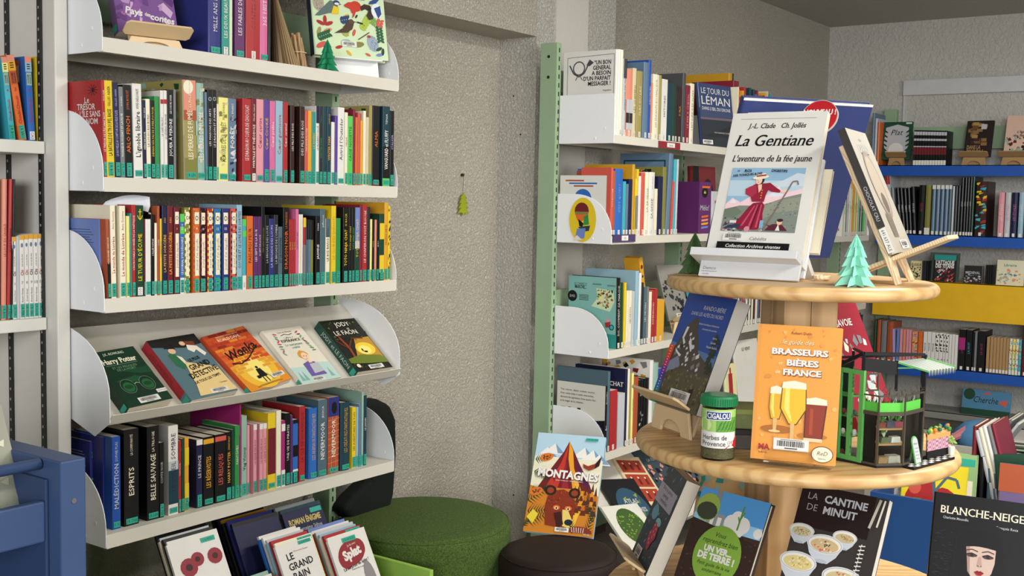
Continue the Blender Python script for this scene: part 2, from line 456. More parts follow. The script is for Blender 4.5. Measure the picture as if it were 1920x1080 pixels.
def row(spec, plane, zbase, shelf, group, axis='Y', ybase=lambda x: 500, sticker='teal', dk=0.68, dmax=0.235, dmin=0.11, codes=CODES, hard=(), simple=False, yoff=0.0, xmin=None, name='book'):
    """spec lines: x0 x1 ytop cover ink title | opts ; pixels of the photograph measured on the plane of the spines"""
    out = []
    for i, ln in enumerate([l for l in spec.strip().split('\n') if l.strip()]):
        opts = {}
        if '|' in ln:
            ln, o_ = ln.split('|')
            for kv in o_.split():
                k, _, v = kv.partition('='); opts[k] = v
        w = ln.split(None, 5)
        x0, x1, yt = float(w[0]), float(w[1]), float(w[2]); cover, ink = w[3], w[4]
        title = w[5].strip() if len(w) > 5 else ''
        pl = plane + float(opts.get('in', 0)) 
        dx = float(opts.get('t', 0))
        if axis == 'Y':
            a = onY(x0, ybase(x0), pl)
            if xmin and a.x < xmin: pl = pl * xmin / a.x; a = onY(x0, ybase(x0), pl)
            b_ = onY(x1, ybase(x1), pl); top = onY(x1 + dx, yt, pl)
            t = b_.x - a.x; fr = Matrix.Translation((a.x, pl + yoff, zbase))
            lean = math.degrees(math.atan2((top.x - b_.x), (top.z - zbase))) if 't' in opts else 0.0
        else:
            a = onX(x0, ybase(x0), pl); b_ = onX(x1, ybase(x1), pl); top = onX(x1 + dx, yt, pl)
            t = a.y - b_.y; fr = Matrix.Translation((pl, a.y, zbase)) @ Matrix.Rotation(-math.pi / 2, 4, 'Z')
            lean = math.degrees(math.atan2(-(top.y - b_.y), (top.z - zbase))) if 't' in opts else 0.0
        h = (top.z - zbase) / math.cos(math.radians(lean))
        d = float(opts['d']) if 'd' in opts else max(dmin, min(dmax, h * dk))
        t = max(t - 0.0004, 0.003)
        st = {'w': 'white', 'n': None, 't': 'teal'}.get(opts.get('s'), sticker)
        o = shelf_book(fr, t, h, d, cover, ink, title, shelf, group, sticker=st, hard='k' in opts or (h > 0.235), code=codes[i % len(codes)],
                       lean=lean, side=SIDES.get(opts.get('side')), spine=SPINES.get(opts.get('sp')), simple=simple, name=name, extra=opts.get('x', '').replace('_', ' ') or None)
        out.append(o)
    return out
SIDES = {}; SPINES = {}

# ------------------------------------------------------------------ bookcases
M_shelf = mat('#D2CEC2', 0.4, 0.03, 500, 0.015)
M_plate = mat('#ECEFF0', 0.38, 0.03, 500, 0.012)
M_post = mat('#93AC8B', 0.42, 0.02, 400, 0.02)
M_slot = mat('#1E241E', 0.7)
M_whitewood = mat('#D6D4CC', 0.42, 0.05, 80, 0.03)
def side_plate(root, X, yf, yb, z0, z1, th=0.0022, square=False, tilt=0.0, top=None):
    """steel end plate with a quarter-round upper front corner"""
    L_ = yb - yf; Hh = z1 - z0
    pts = [(yb, z0), (yf + 0.002, z0), (yf, z0 + 0.004)]
    if square: pts += [(yf, z1), (yb, z1)]
    else:
        rr = L_ * 0.66; rh = Hh * 0.78
        for k in range(13):
            a = math.pi / 2 * k / 12
            pts.append((yf + rr - rr * math.cos(a), z1 - rh + rh * math.sin(a)))
        pts += [(yb, z1)]
    b = MB(); b.prism(pts, 'x', X, X + th, M_plate)
    # pressed lugs near the foot of the plate
    for yy, zz in ((0.035, 0.055), (0.075, 0.02)):
        b.box((X - 0.0012, yf + yy, z0 + zz - 0.006), (X, yf + yy + 0.008, z0 + zz + 0.003), M_plate)
    return b.build('side_panel', root, bevel=0.0006, seg=1)
def shelf_board(root, x0, x1, yf, yb, zt, lip=0.033, m=None):
    b = MB(); m = m or M_shelf
    b.box((x0, yf, zt - 0.003), (x1, yb, zt), m)
    b.box((x0, yf, zt - lip), (x1, yf + 0.0015, zt - 0.003), m)
    b.box((x0, yf + 0.0015, zt - lip), (x1, yf + 0.018, zt - lip + 0.0015), m)
    b.box((x0, yb - 0.0015, zt - lip), (x1, yb, zt - 0.003), m)
    return b.build('shelf_board', root)
def post(root, x0, x1, y0, y1, z0, z1, slots=True, holes=()):
    b = MB(); b.box((x0, y0, z0), (x1, y1, z1), M_post)
    o = b.build('post', root, bevel=0.002)
    if slots:
        s = MB(); z = z0 + 0.03; xm = (x0 + x1) / 2
        while z < z1 - 0.03:
            s.box((xm - 0.003, y0 - 0.0006, z), (xm + 0.003, y0 + 0.0005, z + 0.016), M_slot); z += 0.032
        s.build('slot_row', root)['kind'] = 'stuff'
    h = MB()
    for zz in holes: h.tube([(x0 - 0.001, (y0 + y1) / 2, zz), (x0 + 0.001, (y0 + y1) / 2, zz)], 0.006, M_slot, 12)
    if holes: h.build('bolt_hole', root)
    return o

# white-fronted bookcase A
ZA = [EYE + z for z in (0.350, 0.037, -0.240, -0.790)]
AX0, AX1, AY = 1.574, 2.575, 2.26
A = empty('bookcase', Matrix.Translation((0, 0, 0)))
tag(A, 'tall wall bookcase with white metal shelves and green rear post, left of the alcove', 'bookcase')
for z in ZA:
    shelf_board(A, AX0, AX1, AY, 2.495, z)
    side_plate(A, AX0 - 0.0022, AY, 2.495, z - 0.032, z + 0.155)
    side_plate(A, AX1, AY, 2.495, z - 0.032, z + 0.155)
post(A, 2.545, 2.575, 2.50, 2.575, 0, EYE + 0.72)
post(A, 1.575, 1.605, 2.50, 2.575, 0, EYE + 0.72, slots=False)
for z0, z1 in ((EYE + 0.43, EYE + 0.54), (0.06, 0.14)):
    bb = MB(); bb.box((1.605, 2.53, z0), (2.545, 2.55, z1), M_post); bb.build('crossbar', A)
# sloping display shelf of bookcase A
TILT = math.radians(50)                       # slope measured from the vertical
SY, SZ = 2.249, EYE - 0.522                   # front foot of the slope
def slope_pt(x, s, off=0.0):                  # s metres up the slope, off along its outward normal
    return Vector((x, SY + s * math.sin(TILT) - off * math.cos(TILT), SZ + s * math.cos(TILT) + off * math.sin(TILT)))
def sloped_shelf(root, x0, x1, sy, sz, ln=0.30, tilt=TILT):
    u = (math.sin(tilt), math.cos(tilt)); n = (-math.cos(tilt), math.sin(tilt))
    P = lambda s, o: (sy + s * u[0] + o * n[0], sz + s * u[1] + o * n[1])
    b = MB()
    b.prism([P(0, 0), P(ln, 0), P(ln, -0.003), P(0, -0.003)], 'x', x0, x1, M_shelf)
    b.prism([P(-0.002, -0.012), P(-0.002, 0.022), P(0, 0.022), P(0, -0.012)], 'x', x0, x1, M_shelf)
    b.prism([P(-0.002, -0.012), P(0.02, -0.012), P(0.02, -0.010), P(-0.002, -0.010)], 'x', x0, x1, M_shelf)
    b.build('display_shelf', root)
sloped_shelf(A, AX0, AX1, SY, SZ)
for X in (AX0 - 0.0022, AX1):
    b = MB()
    pr_ = [(2.495, EYE - 0.310), (2.455, EYE - 0.310)] + [(2.455 - 0.213 * math.sin(a), EYE - 0.310 - 0.160 * (1 - math.cos(a))) for a in [math.pi / 2 * k / 10 for k in range(1, 11)]]
    pr_ += [(2.242, EYE - 0.525), (2.30, EYE - 0.563), (2.495, EYE - 0.50)]
    b.prism(pr_[::-1], 'x', X, X + 0.0022, M_plate)
    b.build('side_panel', A, bevel=0.0006, seg=1)

# mid bookcase B, three bays
BY, BX0, BX1 = 2.10, 3.562, 4.56
ZB = [EYE + z for z in (0.2457, -0.118, -0.535, -0.911)]
B = empty('bookcase', Matrix.Translation((0, 0, 0)))
tag(B, 'bookcase with pale green posts and white shelves, right of the alcove pier', 'bookcase')
for k, z in enumerate(ZB):
    for bay in range(2):
        x0 = BX0 + bay * 1.02; x1 = x0 + 0.998
        shelf_board(B, x0, x1, BY, 2.335, z, 0.030)
        side_plate(B, x0 - 0.0022, BY, 2.335, z - 0.030, z + (0.147 if k == 0 else 0.150), square=(k == 0))
        side_plate(B, x1, BY, 2.335, z - 0.030, z + 0.135)
for z in (ZB[0], EYE - 0.15, ZB[2], ZB[3]):
    shelf_board(B, 5.60, 6.40, BY, 2.335, z, 0.030); side_plate(B, 6.40, BY, 2.335, z - 0.030, z + 0.135)
for bay in range(4):
    x0 = BX0 - 0.022 + bay * 1.02
    post(B, x0, x0 + 0.030, 2.338, 2.412, 0, EYE + 0.585 if bay == 0 else EYE + 0.30, holes=(EYE + 0.535, EYE + 0.46) if bay == 0 else ())
for bay in range(2):
    x0 = BX0 + 0.008 + bay * 1.02
    for z0, z1 in ((0.41, 0.49), (-0.33, -0.40), (-1.25, -1.32)):
        bb = MB(); bb.box((x0, 2.36, EYE + z0), (x0 + 0.99, 2.375, EYE + z1), M_post); bb.build('crossbar', B)
sloped_shelf(B, BX0, BX0 + 0.998, 1.99, EYE - 1.235, 0.36, math.radians(48))
sloped_shelf(B, BX0 + 1.02, BX0 + 2.018, 1.99, EYE - 1.235, 0.36, math.radians(48))

# white wooden unit D at the far left
D = empty('bookcase', Matrix.Translation((0, 0, 0)))
tag(D, 'white wooden comic shelf unit cut off by the left edge of the photo', 'bookcase')
b = MB(); b.box((1.535, 2.385, 0), (1.568, 2.775, EYE + 1.0), M_whitewood); b.build('side_panel', D, bevel=0.003)
for z in (0.117, -0.292, -0.75):
    b = MB(); b.box((0.7, 2.425, EYE + z - 0.029), (1.533, 2.70, EYE + z), M_whitewood); b.build('shelf_board', D, bevel=0.002)
M_rail = mat('#3A3B3A', 0.4, metal=0.6)
for y in (2.440, 2.575):
    r_ = MB(); r_.box((1.529, y - 0.007, 0), (1.535, y + 0.007, EYE + 0.9), M_rail); r_.build('shelf_rail', D)
    h_ = MB(); z = 0.02
    while z < EYE + 0.88:
        h_.box((1.5285, y - 0.002, z), (1.5292, y + 0.002, z + 0.006), mat('#9A9A96', 0.4)); z += 0.025
    h_.build('slot_row', D)['kind'] = 'stuff'

# far bookcase C on the far wall
CX = 6.80
C_ = empty('bookcase', Matrix.Translation((0, 0, 0)))
tag(C_, 'far wall bookcase with cobalt blue and yellow shelves', 'bookcase')
M_blue = mat('#1F52A8', 0.42); M_yel = mat('#E0B020', 0.42)
ZC = [EYE + z for z in (0.257, -0.145, -0.415, -0.915)]
def cshelf(z, y0, y1, lip, m, th=None):
    b = MB(); b.box((CX, y0, z - lip), (CX + 0.002, y1, z), m); b.box((CX, y0, z - 0.004), (CX + 0.235, y1, z), m)
    b.build('shelf_board', C_)
for z in (ZC[0], ZC[1], ZC[3]): cshelf(z, -0.5, 2.19, 0.062, M_blue)
cshelf(ZC[2], -0.5, 2.19, 0.215, M_yel)
b = MB(); b.box((7.0, 2.16, 0), (7.045, 2.235, EYE + 0.60), M_post); b.build('post', C_, bevel=0.002)
b = MB(); b.box((7.0, 1.1, 0), (7.045, 1.17, EYE + 0.60), M_post); b.build('post', C_, bevel=0.002)
b = MB(); b.box((7.0, -0.5, EYE + 0.36), (7.03, 2.16, EYE + 0.49), M_post); b.build('crossbar', C_)
# white trim strip on the far wall
b = MB(); b.box((XF - 0.03, -0.6, EYE + 0.685), (XF, 2.14, EYE + 0.775), mat('#C9CACA', 0.4)); o = b.build('trim_1', bevel=0.002); o['kind'] = 'structure'
b = MB(); b.box((XF - 0.012, 2.128, EYE + 0.35), (XF, 2.14, EYE + 0.70), mat('#C9CACA', 0.4)); o = b.build('trim_2'); o['kind'] = 'structure'

# ------------------------------------------------------------------ side and spine prints
def s_tresor(p, w, h):
    p.text('Le', 0.62, 0.80, 0.013, 'white', rot=0.05, bold=0.01)
    p.text('TRÉSOR', 0.60, 0.73, 0.013, 'white', 0.09, bold=0.015)
    p.text("de L'ÎLE SANS", 0.62, 0.655, 0.013, 'white', 0.10, bold=0.015)
    p.text('NOM', 0.74, 0.58, 0.013, 'white', bold=0.015)
    for k in range(10):
        a = k * 0.63; p.line([(0.78 + 0.03 * math.cos(a), 0.90 + 0.02 * math.sin(a)), (0.78 + 0.13 * math.cos(a), 0.90 + 0.06 * math.sin(a))], 0.008, 'ink', False)
    p.ell(0.78, 0.9, 0.03, 0.03, 'ink')
def s_blurb(c):
    def f(p, w, h):
        for k in range(6):
            p.rect(0.22, 0.86 - k * 0.032, 0.80 + 0.04 * ((k * 7) % 3), 0.866 - k * 0.032, c, False)
    return f
def s_general(p, w, h):
    p.line([(0.08, 0.02), (0.08, 0.93), (0.96, 0.95), (0.96, 0.02)], 0.006, 'ink')
    for k, t in enumerate(['“UN BON', 'GENERAL', 'A BESOIN', "D'UN PARFAIT", 'MESSAGER !']):
        p.text(t, 0.90, 0.86 - k * 0.062, 0.0145, 'ink', [0.07, 0.075, 0.08, 0.115, 0.095][k], align='r', bold=0.02, fill=True)
    p.ell(0.30, 0.80, 0.115, 0.115, 'darkgrey', 24); p.ell(0.30, 0.80, 0.095, 0.095, 'white', 24)
    p.line([(0.12, 0.84), (0.20, 0.74), (0.30, 0.70), (0.40, 0.74), (0.47, 0.83)], 0.022, 'darkgrey')
    p.poly([(0.44, 0.83), (0.50, 0.82), (0.58, 0.86), (0.50, 0.90)], 'darkgrey')
    p.line([(0.27, 0.70), (0.24, 0.66)], 0.012, 'darkgrey'); p.line([(0.33, 0.70), (0.37, 0.66)], 0.012, 'darkgrey')
    p.text('Napoléon', 0.84, 0.53, 0.006, 'ink', 0.04)
def s_marche(p, w, h):
    p.rect(0, 0, 0.985, 1, '#7FB5AE')
    p.text('DIS, COMMENT ÇA', 0.25, 0.885, 0.011, 'ink', 0.055); p.text('MARCHE...', 0.25, 0.845, 0.011, 'ink', 0.05, bold=0.03)
    p.ell(0.08, 0.71, 0.10, 0.10, 'ink'); p.text('À partir', 0.08, 0.72, 0.005, 'white', 0.03); p.text('de 7 ans', 0.08, 0.70, 0.005, 'white', 0.03)
    for k in range(5): p.rect(0.22, 0.73 - k * 0.018, 0.42, 0.737 - k * 0.018, 'ink', False)
    for k in range(2): p.rect(0.50, 0.90 - k * 0.012, 0.68, 0.905 - k * 0.012, 'ink', False); p.rect(0.80, 0.89 - k * 0.012, 0.97, 0.895 - k * 0.012, 'ink', False)
    p.poly([(0.58, 0.84), (0.93, 0.82), (0.95, 0.66), (0.86, 0.52), (0.48, 0.58), (0.60, 0.70)], 'palegreen')
    rg = random.Random(5)
    for k in range(70):
        u = rg.uniform(0.60, 0.92); v = rg.uniform(0.57, 0.82); s_ = rg.uniform(0.012, 0.03)
        p.rect(u - s_, v - s_ * 0.5, u + s_ * 0.6, v + s_ * 0.6, rg.choice(['olive', 'lemon', 'darkgreen', 'white', 'khaki', 'rust']), False)
    p.z += p.dz
    p.ell(0.82, 0.40, 0.035, 0.035, 'rose'); p.poly([(0.76, 0.36), (0.88, 0.38), (0.86, 0.30), (0.78, 0.29)], 'red'); p.ell(0.90, 0.30, 0.05, 0.05, 'ink'); p.ell(0.90, 0.30, 0.035, 0.035, 'turquoise')
    p.rect(0.60, 0.0, 1.0, 0.20, 'teal')
def s_sant(p, w, h):
    p.rect(0, 0, 1, 1, '#DADAD4')
    p.rect(0.12, 0.90, 0.52, 0.925, 'rust'); p.rect(0.20, 0.855, 0.80, 0.88, 'blue'); p.rect(0.30, 0.81, 0.72, 0.835, 'rust')
    p.ell(0.5, 0.60, 0.19, 0.19, 'blue')
def s_art(p, w, h):
    p.rect(0, 0, 1, 1, '#D3D2C8')
    for k, t in enumerate(['Tirer, tourner, déplier, soulever, toucher...', 'Avec cette boîte à outils interactive,', "découvre les ingrédients d'une œuvre d'art", 'et la magie de la création.']):
        p.text(t, 0.07, 0.88 - k * 0.058, 0.0068, 'ink', 0.155, align='l', bold=0.012)
    p.rect(0.08, 0.60, 0.18, 0.615, 'ink', False); p.rect(0.24, 0.595, 0.30, 0.62, 'ink', False); p.rect(0.43, 0.595, 0.50, 0.62, 'ink', False)
    p.poly([(0.5, 0.42), (1, 0.48), (1, 0), (0.5, 0)], 'ink'); p.poly([(0.62, 0.38), (0.8, 0.47), (0.95, 0.35), (0.85, 0.2)], 'purple')
def s_hat(p, w, h):
    p.text('CHAT', 0.82, 0.80, 0.016, 'white', 0.06, bold=0.01, serif=True); p.ell(0.8, 0.6, 0.12, 0.12, 'silver')
def s_multi(cs, seed=1):
    def f(p, w, h):
        rg = random.Random(seed)
        for k in range(26):
            u, v = rg.uniform(0.05, 0.9), rg.uniform(0.55, 0.97); a = rg.uniform(0, 6.28); r = rg.uniform(0.03, 0.09)
            p.poly([(min(0.99, max(0.01, u + r * math.cos(a + q))), min(0.99, max(0.01, v + 0.6 * r * math.sin(a + q)))) for q in (0, 2.0, 3.1, 4.6)], rg.choice(cs), False)
    return f
def s_frame(c):
    def f(p, w, h): p.rect(0.08, 0.05, 0.92, 0.92, c); p.rect(0.11, 0.08, 0.89, 0.90, 'bluegrey')
    return f
def s_choubi(p, w, h):
    p.rect(0.12, 0.70, 0.80, 0.93, 'cream')
    for k in range(6): p.rect(0.18, 0.89 - k * 0.03, 0.74, 0.896 - k * 0.03, 'grey', False)
    p.ell(0.76, 0.93, 0.07, 0.05, 'coral'); p.ell(0.62, 0.55, 0.15, 0.15, 'silver')
SIDES.update(tresor=s_tresor, blurb=s_blurb('navy'), blurbw=s_blurb('silver'), general=s_general, marche=s_marche, sant=s_sant, art=s_art, hat=s_hat,
             multi=s_multi(['maroon', 'ink', 'purple', 'ochre', 'ink', 'grey']), flor=s_multi(['red', 'darkgreen', 'salmon', 'ink'], 3), frame=s_frame('petrol'), choubi=s_choubi,
             forest=s_multi(['olive', 'khaki', 'darkgreen', 'sage'], 6))
def sp_bands(*bands):
    def f(p, t, h):
        for v0, v1, c in bands: p.rect(0, v0, 1, v1, c, False)
        p.z += p.dz
    return f
def sp_noise(cs, seed, n=26, v0=0.02, v1=0.98):
    def f(p, t, h):
        rg = random.Random(seed)
        for k in range(n):
            v = rg.uniform(v0, v1); u = rg.uniform(0.0, 0.8); p.poly([(u, v), (min(1, u + rg.uniform(0.15, 0.5)), v + 0.01), (min(1, u + rg.uniform(0.1, 0.5)), v - rg.uniform(0.01, 0.05)), (u * 0.8, max(0.005, v - 0.03))], rg.choice(cs), False)
        p.z += p.dz
    return f
def sp_degonfle(c2, num):
    def f(p, t, h):
        for k in range(14):
            v = k * 0.072
            p.rect(0, v, 0.22, v + 0.036, c2, False); p.rect(0.8, v + 0.036, 1, min(1, v + 0.072), c2, False)
        p.z += p.dz
        p.rect(0.15, 0.81, 0.85, 0.95, 'cream'); p.ell(0.5, 0.88, 0.24, 0.3, 'ink'); p.ell(0.5, 0.88, 0.16, 0.2, 'cream')
        p.text(num, 0.5, 0.755, t * 0.3, 'cream', t * 0.7, bold=0.01)
        p.rect(0.2, 0.20, 0.85, 0.70, 'cream'); p.text("Journal d'un dégonflé", 0.52, 0.45, t * 0.32, 'brown', h * 0.46, rot=math.pi / 2, res=1)
    return f
def sp_anchor(p, t, h):
    p.line([(0.5, 0.84), (0.5, 0.96)], 0.10, 'yellow', False); p.line([(0.28, 0.93), (0.72, 0.93)], 0.08, 'yellow', False)
    p.line([(0.18, 0.89), (0.3, 0.86), (0.5, 0.845), (0.7, 0.86), (0.82, 0.89)], 0.10, 'yellow')
def sp_ring(c, v=0.90):
    def f(p, t, h): p.ell(0.5, v, 0.36, 0.36, c, 16); p.ell(0.5, v, 0.26, 0.26, 'charcoal', 16)
    return f
def sp_brick(p, t, h):
    p.rect(0, 0.75, 1, 1, 'indigo'); p.ell(0.55, 0.86, 0.25, 0.4, 'ink')
    for k in range(9): p.line([(0, 0.06 + 0.08 * k), (1, 0.08 + 0.08 * k)], 0.03, 'salmon', False)
    p.line([(0.3, 0.0), (0.4, 0.75)], 0.03, 'salmon', False); p.line([(0.7, 0.0), (0.75, 0.75)], 0.03, 'salmon')
def sp_landscape(p, t, h):
    p.rect(0, 0.66, 1, 1, 'salmon'); p.ell(0.4, 0.93, 0.4, 0.45, 'cream', next_=False); p.z += p.dz
    p.rect(0, 0.60, 1, 0.70, 'rust'); p.rect(0, 0, 1, 0.22, 'olive'); p.rect(0, 0.22, 1, 0.45, 'khaki')
def sp_choubi(c, c2, num):
    def f(p, t, h):
        p.rect(0, 0.93, 1, 1, 'salmon', False); p.rect(0, 0.82, 1, 0.93, c2, False); p.rect(0.1, 0.66, 0.9, 0.81, c, False); p.z += p.dz
        for k in range(3): p.rect(0.25, 0.85 + 0.026 * k, 0.75, 0.862 + 0.026 * k, 'ink', False)
        p.z += p.dz
        p.text('KONAMI', 0.35, 0.735, t * 0.22, 'ink', 0.022, rot=math.pi / 2, bold=0.02); p.text('KANATA', 0.68, 0.735, t * 0.22, 'ink', 0.022, rot=math.pi / 2, bold=0.02)
        p.text(num, 0.5, 0.60, t * 0.42, 'red', bold=0.03)
        p.text('Choubi-Choubi', 0.5, 0.36, t * 0.38, 'red', h * 0.36, rot=math.pi / 2, bold=0.02)
    return f
def sp_chi(num, c):
    def f(p, t, h):
        p.rect(0, 0.945, 1, 1, 'gold'); p.ell(0.5, 0.88, 0.26, 0.5, 'bluegrey', 8)
        p.text('une vie de chat', 0.5, 0.70, t * 0.3, 'ink', h * 0.2, rot=math.pi / 2); p.text('Chi', 0.5, 0.55, t * 0.6, c, h * 0.1, rot=math.pi / 2, bold=0.02)
        p.text(num, 0.5, 0.43, t * 0.62, 'bluegrey', t * 0.85); p.text('Konami Kanata', 0.5, 0.28, t * 0.34, 'ink', h * 0.2, rot=math.pi / 2, shear=0.2)
    return f
SPINES.update(anchor=sp_anchor, ring=sp_ring('silver'), brick=sp_brick, land=sp_landscape, forest=sp_noise(['khaki', 'beige', 'olive'], 4, 14),
    clouds=sp_noise(['navy', 'bluegrey', 'silver'], 5, 18), redblack=sp_bands((0, 0.45, 'black')), d1=sp_degonfle('maroon', '1'), d4=sp_degonfle('lemon', '4'), d9=sp_degonfle('rust', '9'), d10=sp_degonfle('wine', '10'),
    d11=sp_degonfle('yellow', '11'), d12=sp_degonfle('green', '12'), d13=sp_degonfle('indigo', '13'), d15=sp_degonfle('black', '15'),
    redb=sp_bands((0.85, 0.90, 'red')), orangetop=sp_bands((0.0, 0.15, 'teal')), tealtop=sp_bands((0.72, 1, 'slate')), blacktop=sp_bands((0.70, 1, 'black')), jeff=sp_bands((0.0, 0.0, 'slate')),
    greenyel=sp_bands((0.12, 0.38, 'yellow'), (0.62, 0.86, 'yellow')), dots=sp_noise(['ink'], 8, 16), sky=sp_bands((0.55, 1, 'periwinkle'), (0.45, 0.55, 'silver')), alma=sp_bands((0.0, 0.06, 'maroon')),
    fluffy=sp_bands((0.0, 0.10, 'lime'), (0.10, 0.5, 'black')), salmonbw=sp_bands((0.10, 0.55, 'silver'), (0.2, 0.35, 'charcoal')), navywhite=sp_bands((0.78, 1, 'navy')), yelwhite=sp_bands((0.86, 1, 'yellow'), (0.1, 0.6, 'grey')),
    whiteblue=sp_bands((0.12, 0.5, 'petrol'), (0.5, 0.6, 'silver')), hp=sp_bands((0.90, 0.97, 'gold')), hpr=sp_bands((0.90, 0.97, 'coral')), limewhite=sp_bands((0, 0.16, 'green'), (0.86, 1, 'green')),
    pinkwhite=sp_bands((0, 0.25, 'white'), (0.84, 0.95, 'white')), pinkdot=sp_bands((0.92, 1, 'white')), blueblk=sp_bands((0, 0.18, 'black'), (0.18, 0.22, 'white'), (0.42, 0.60, 'black'), (0.94, 1, 'black')), greywhite=sp_bands((0.0, 0.05, 'white'), (0.75, 1, 'charcoal')),
    bluelime=sp_bands((0.90, 1, 'lime'), (0.75, 0.84, 'lime'), (0, 0.2, 'white')), yelred=sp_bands((0.2, 0.8, 'maroon')),
    c1=sp_choubi('sage', 'skyblue', '1'), c2=sp_choubi('salmon', 'yellow', '2'), c3=sp_choubi('rust', 'gold', '3'), c4=sp_choubi('sage', 'lemon', '4'), redtop=sp_bands((0.82, 1, 'red')),
    manga=sp_bands((0.0, 0.14, 'white'), (0.3, 0.52, 'maroon'), (0.52, 0.55, 'silver'), (0.7, 0.76, 'silver'), (0.86, 0.96, 'silver')), whead=sp_bands((0.92, 1, 'white')), helv=sp_noise(['black'], 12, 20), pinkscript=sp_bands((0.5, 0.8, 'magenta')), mult=sp_noise(['red', 'yellow', 'turquoise'], 13, 30), blackwhite=sp_noise(['silver', 'grey'], 14, 12), yelmonk=sp_bands((0, 0.14, 'white')), )
for n_ in ('3', '7', '8', '9', '10', '11', '12'): SPINES['chi' + n_] = sp_chi(n_, 'red' if n_ in ('7', '8', '11') else 'ink')

# ------------------------------------------------------------------ rows of books
ya2 = lambda x: 333 + (x - 196) * 17 / 549
ya3 = lambda x: 560 - (x - 200) * 35 / 542
row('''
195 201.5 150 red white LE TRÉSOR DE L'ÎLE SANS NOM/GILLES ABIER | t=-5 side=tresor
202 216 152 yellow black LA BATAILLE DE TROUPEL BAISE/GILLES ABIER | t=-6
217 227 155 navy lilac LA NOUVELLE AU COMPTOIR DE LA FESSE PLATE/GILLES ABIER | t=-6
227.5 235.5 163 grey white MONSIEUR MOZART ET LA PLUIE/AUDREN | t=-5
236 250 160 black orange ARLO FINCH/JOHN AUGUST | t=-5
252 269 158 white black L'ignoble libraire/ANNE-GAËLLE BALPE | t=-4
270 276 188 navy cream MÈRE DE JOUR/PAUL BERNE | t=-3
276 284 186 cream black LA LOI DU ROI BORIS | t=-3
284 292 189 black yellow DEMAIN N'A PAS DE SUPER-POUVOIR | t=-2
292 300 181 green white | t=-2
302.5 308.5 170 white black LE CAFÉ MAUDIT | sp=redb t=-2
309 315 170 white black LE GÉNÉRAL EN RAGE | sp=redb t=-2
315.5 326 169 black white JOUER À PERDRE/LES SOEURS HIVER | t=-1
326.5 331 168 grey black | t=-1 s=n
347 370 152 khaki cream LES PIERRES DE FUMÉE/La Prédiction | sp=land d=0.20 x=fantasy_novel_with_sunset_spine side=forest t=-4
370.5 386 157 sage white LES PIERRES DE FUMÉE/la révélation | sp=forest t=-3
386 390 173 bluegrey white | t=-2
390.5 398.5 169 black white LES MAISONS DES ARTS | sp=ring t=-1
399 407 169 black white LE DRAGON ET SUMMER | sp=ring t=-1
407 410 195 cream black
410.5 428 184 lemon olive MÉMOIRES DE LA FORÊT/MICKAËL BRUN-ARNAUD | sp=forest
428.5 443 186 bluegrey white LA FORÊT/MICKAËL BRUN-ARNAUD | sp=clouds
455 471 186 red white LE DRAGON AU COEUR DE CHOCOLAT | d=0.16
472 480 185 maroon cream MYRTILLE ET THÉODULE/Mireille Calmel | s=w
481 494 187 rose wine Cœur cerise
494.5 505 188 purple yellow Cœur COOKIE
506 516 190 pink white Cœur praline
517 530 190 skyblue red Cœur guimauve
531 539.5 192 red white Cœur caramel
544.5 552 198 brown white LES FILS DES ROIS
562 571 200 brown white DES FILS DES ROIS
571.5 577 208 coral white UNE PETITE ROUSSE
577.5 584 208 gold teal | sp=orangetop
584.5 591.5 210 teal yellow LA RIVIÈRE
592 598 199 white navy LE BLAIREAU ALLIÉ | sp=navywhite
598.5 604.5 200 charcoal green WINTER PARK/UNION
605 612 200 petrol navy
613 620 200 petrol gold WINTER PARK/SANDOR
621 627 229 white black
627.5 632.5 217 purple white
633 645 202 white black Astrid l'Outsider
646 651.5 211 cream red MIRIAM
652 661 218 lime darkgreen CASSE NOISETTE
661.5 665.5 205 wine white
666 670 220 orange white
670.5 675 212 coral yellow
675.5 680 226 gold brown
680.5 685.5 208 cream red
686 691 220 beige grey
691.5 697 198 khaki black | side=forest d=0.19
698 711 199 black orange ALMA | sp=alma
717 730 200 petrol white VANGUARD et FLUFFY/TENSA | sp=fluffy
731 738 208 black lilac STALKER
''', 2.262, ZA[1], 'second shelf, white bookcase', 'books on the second shelf of the white bookcase', ybase=ya2, xmin=1.577, name='novel')

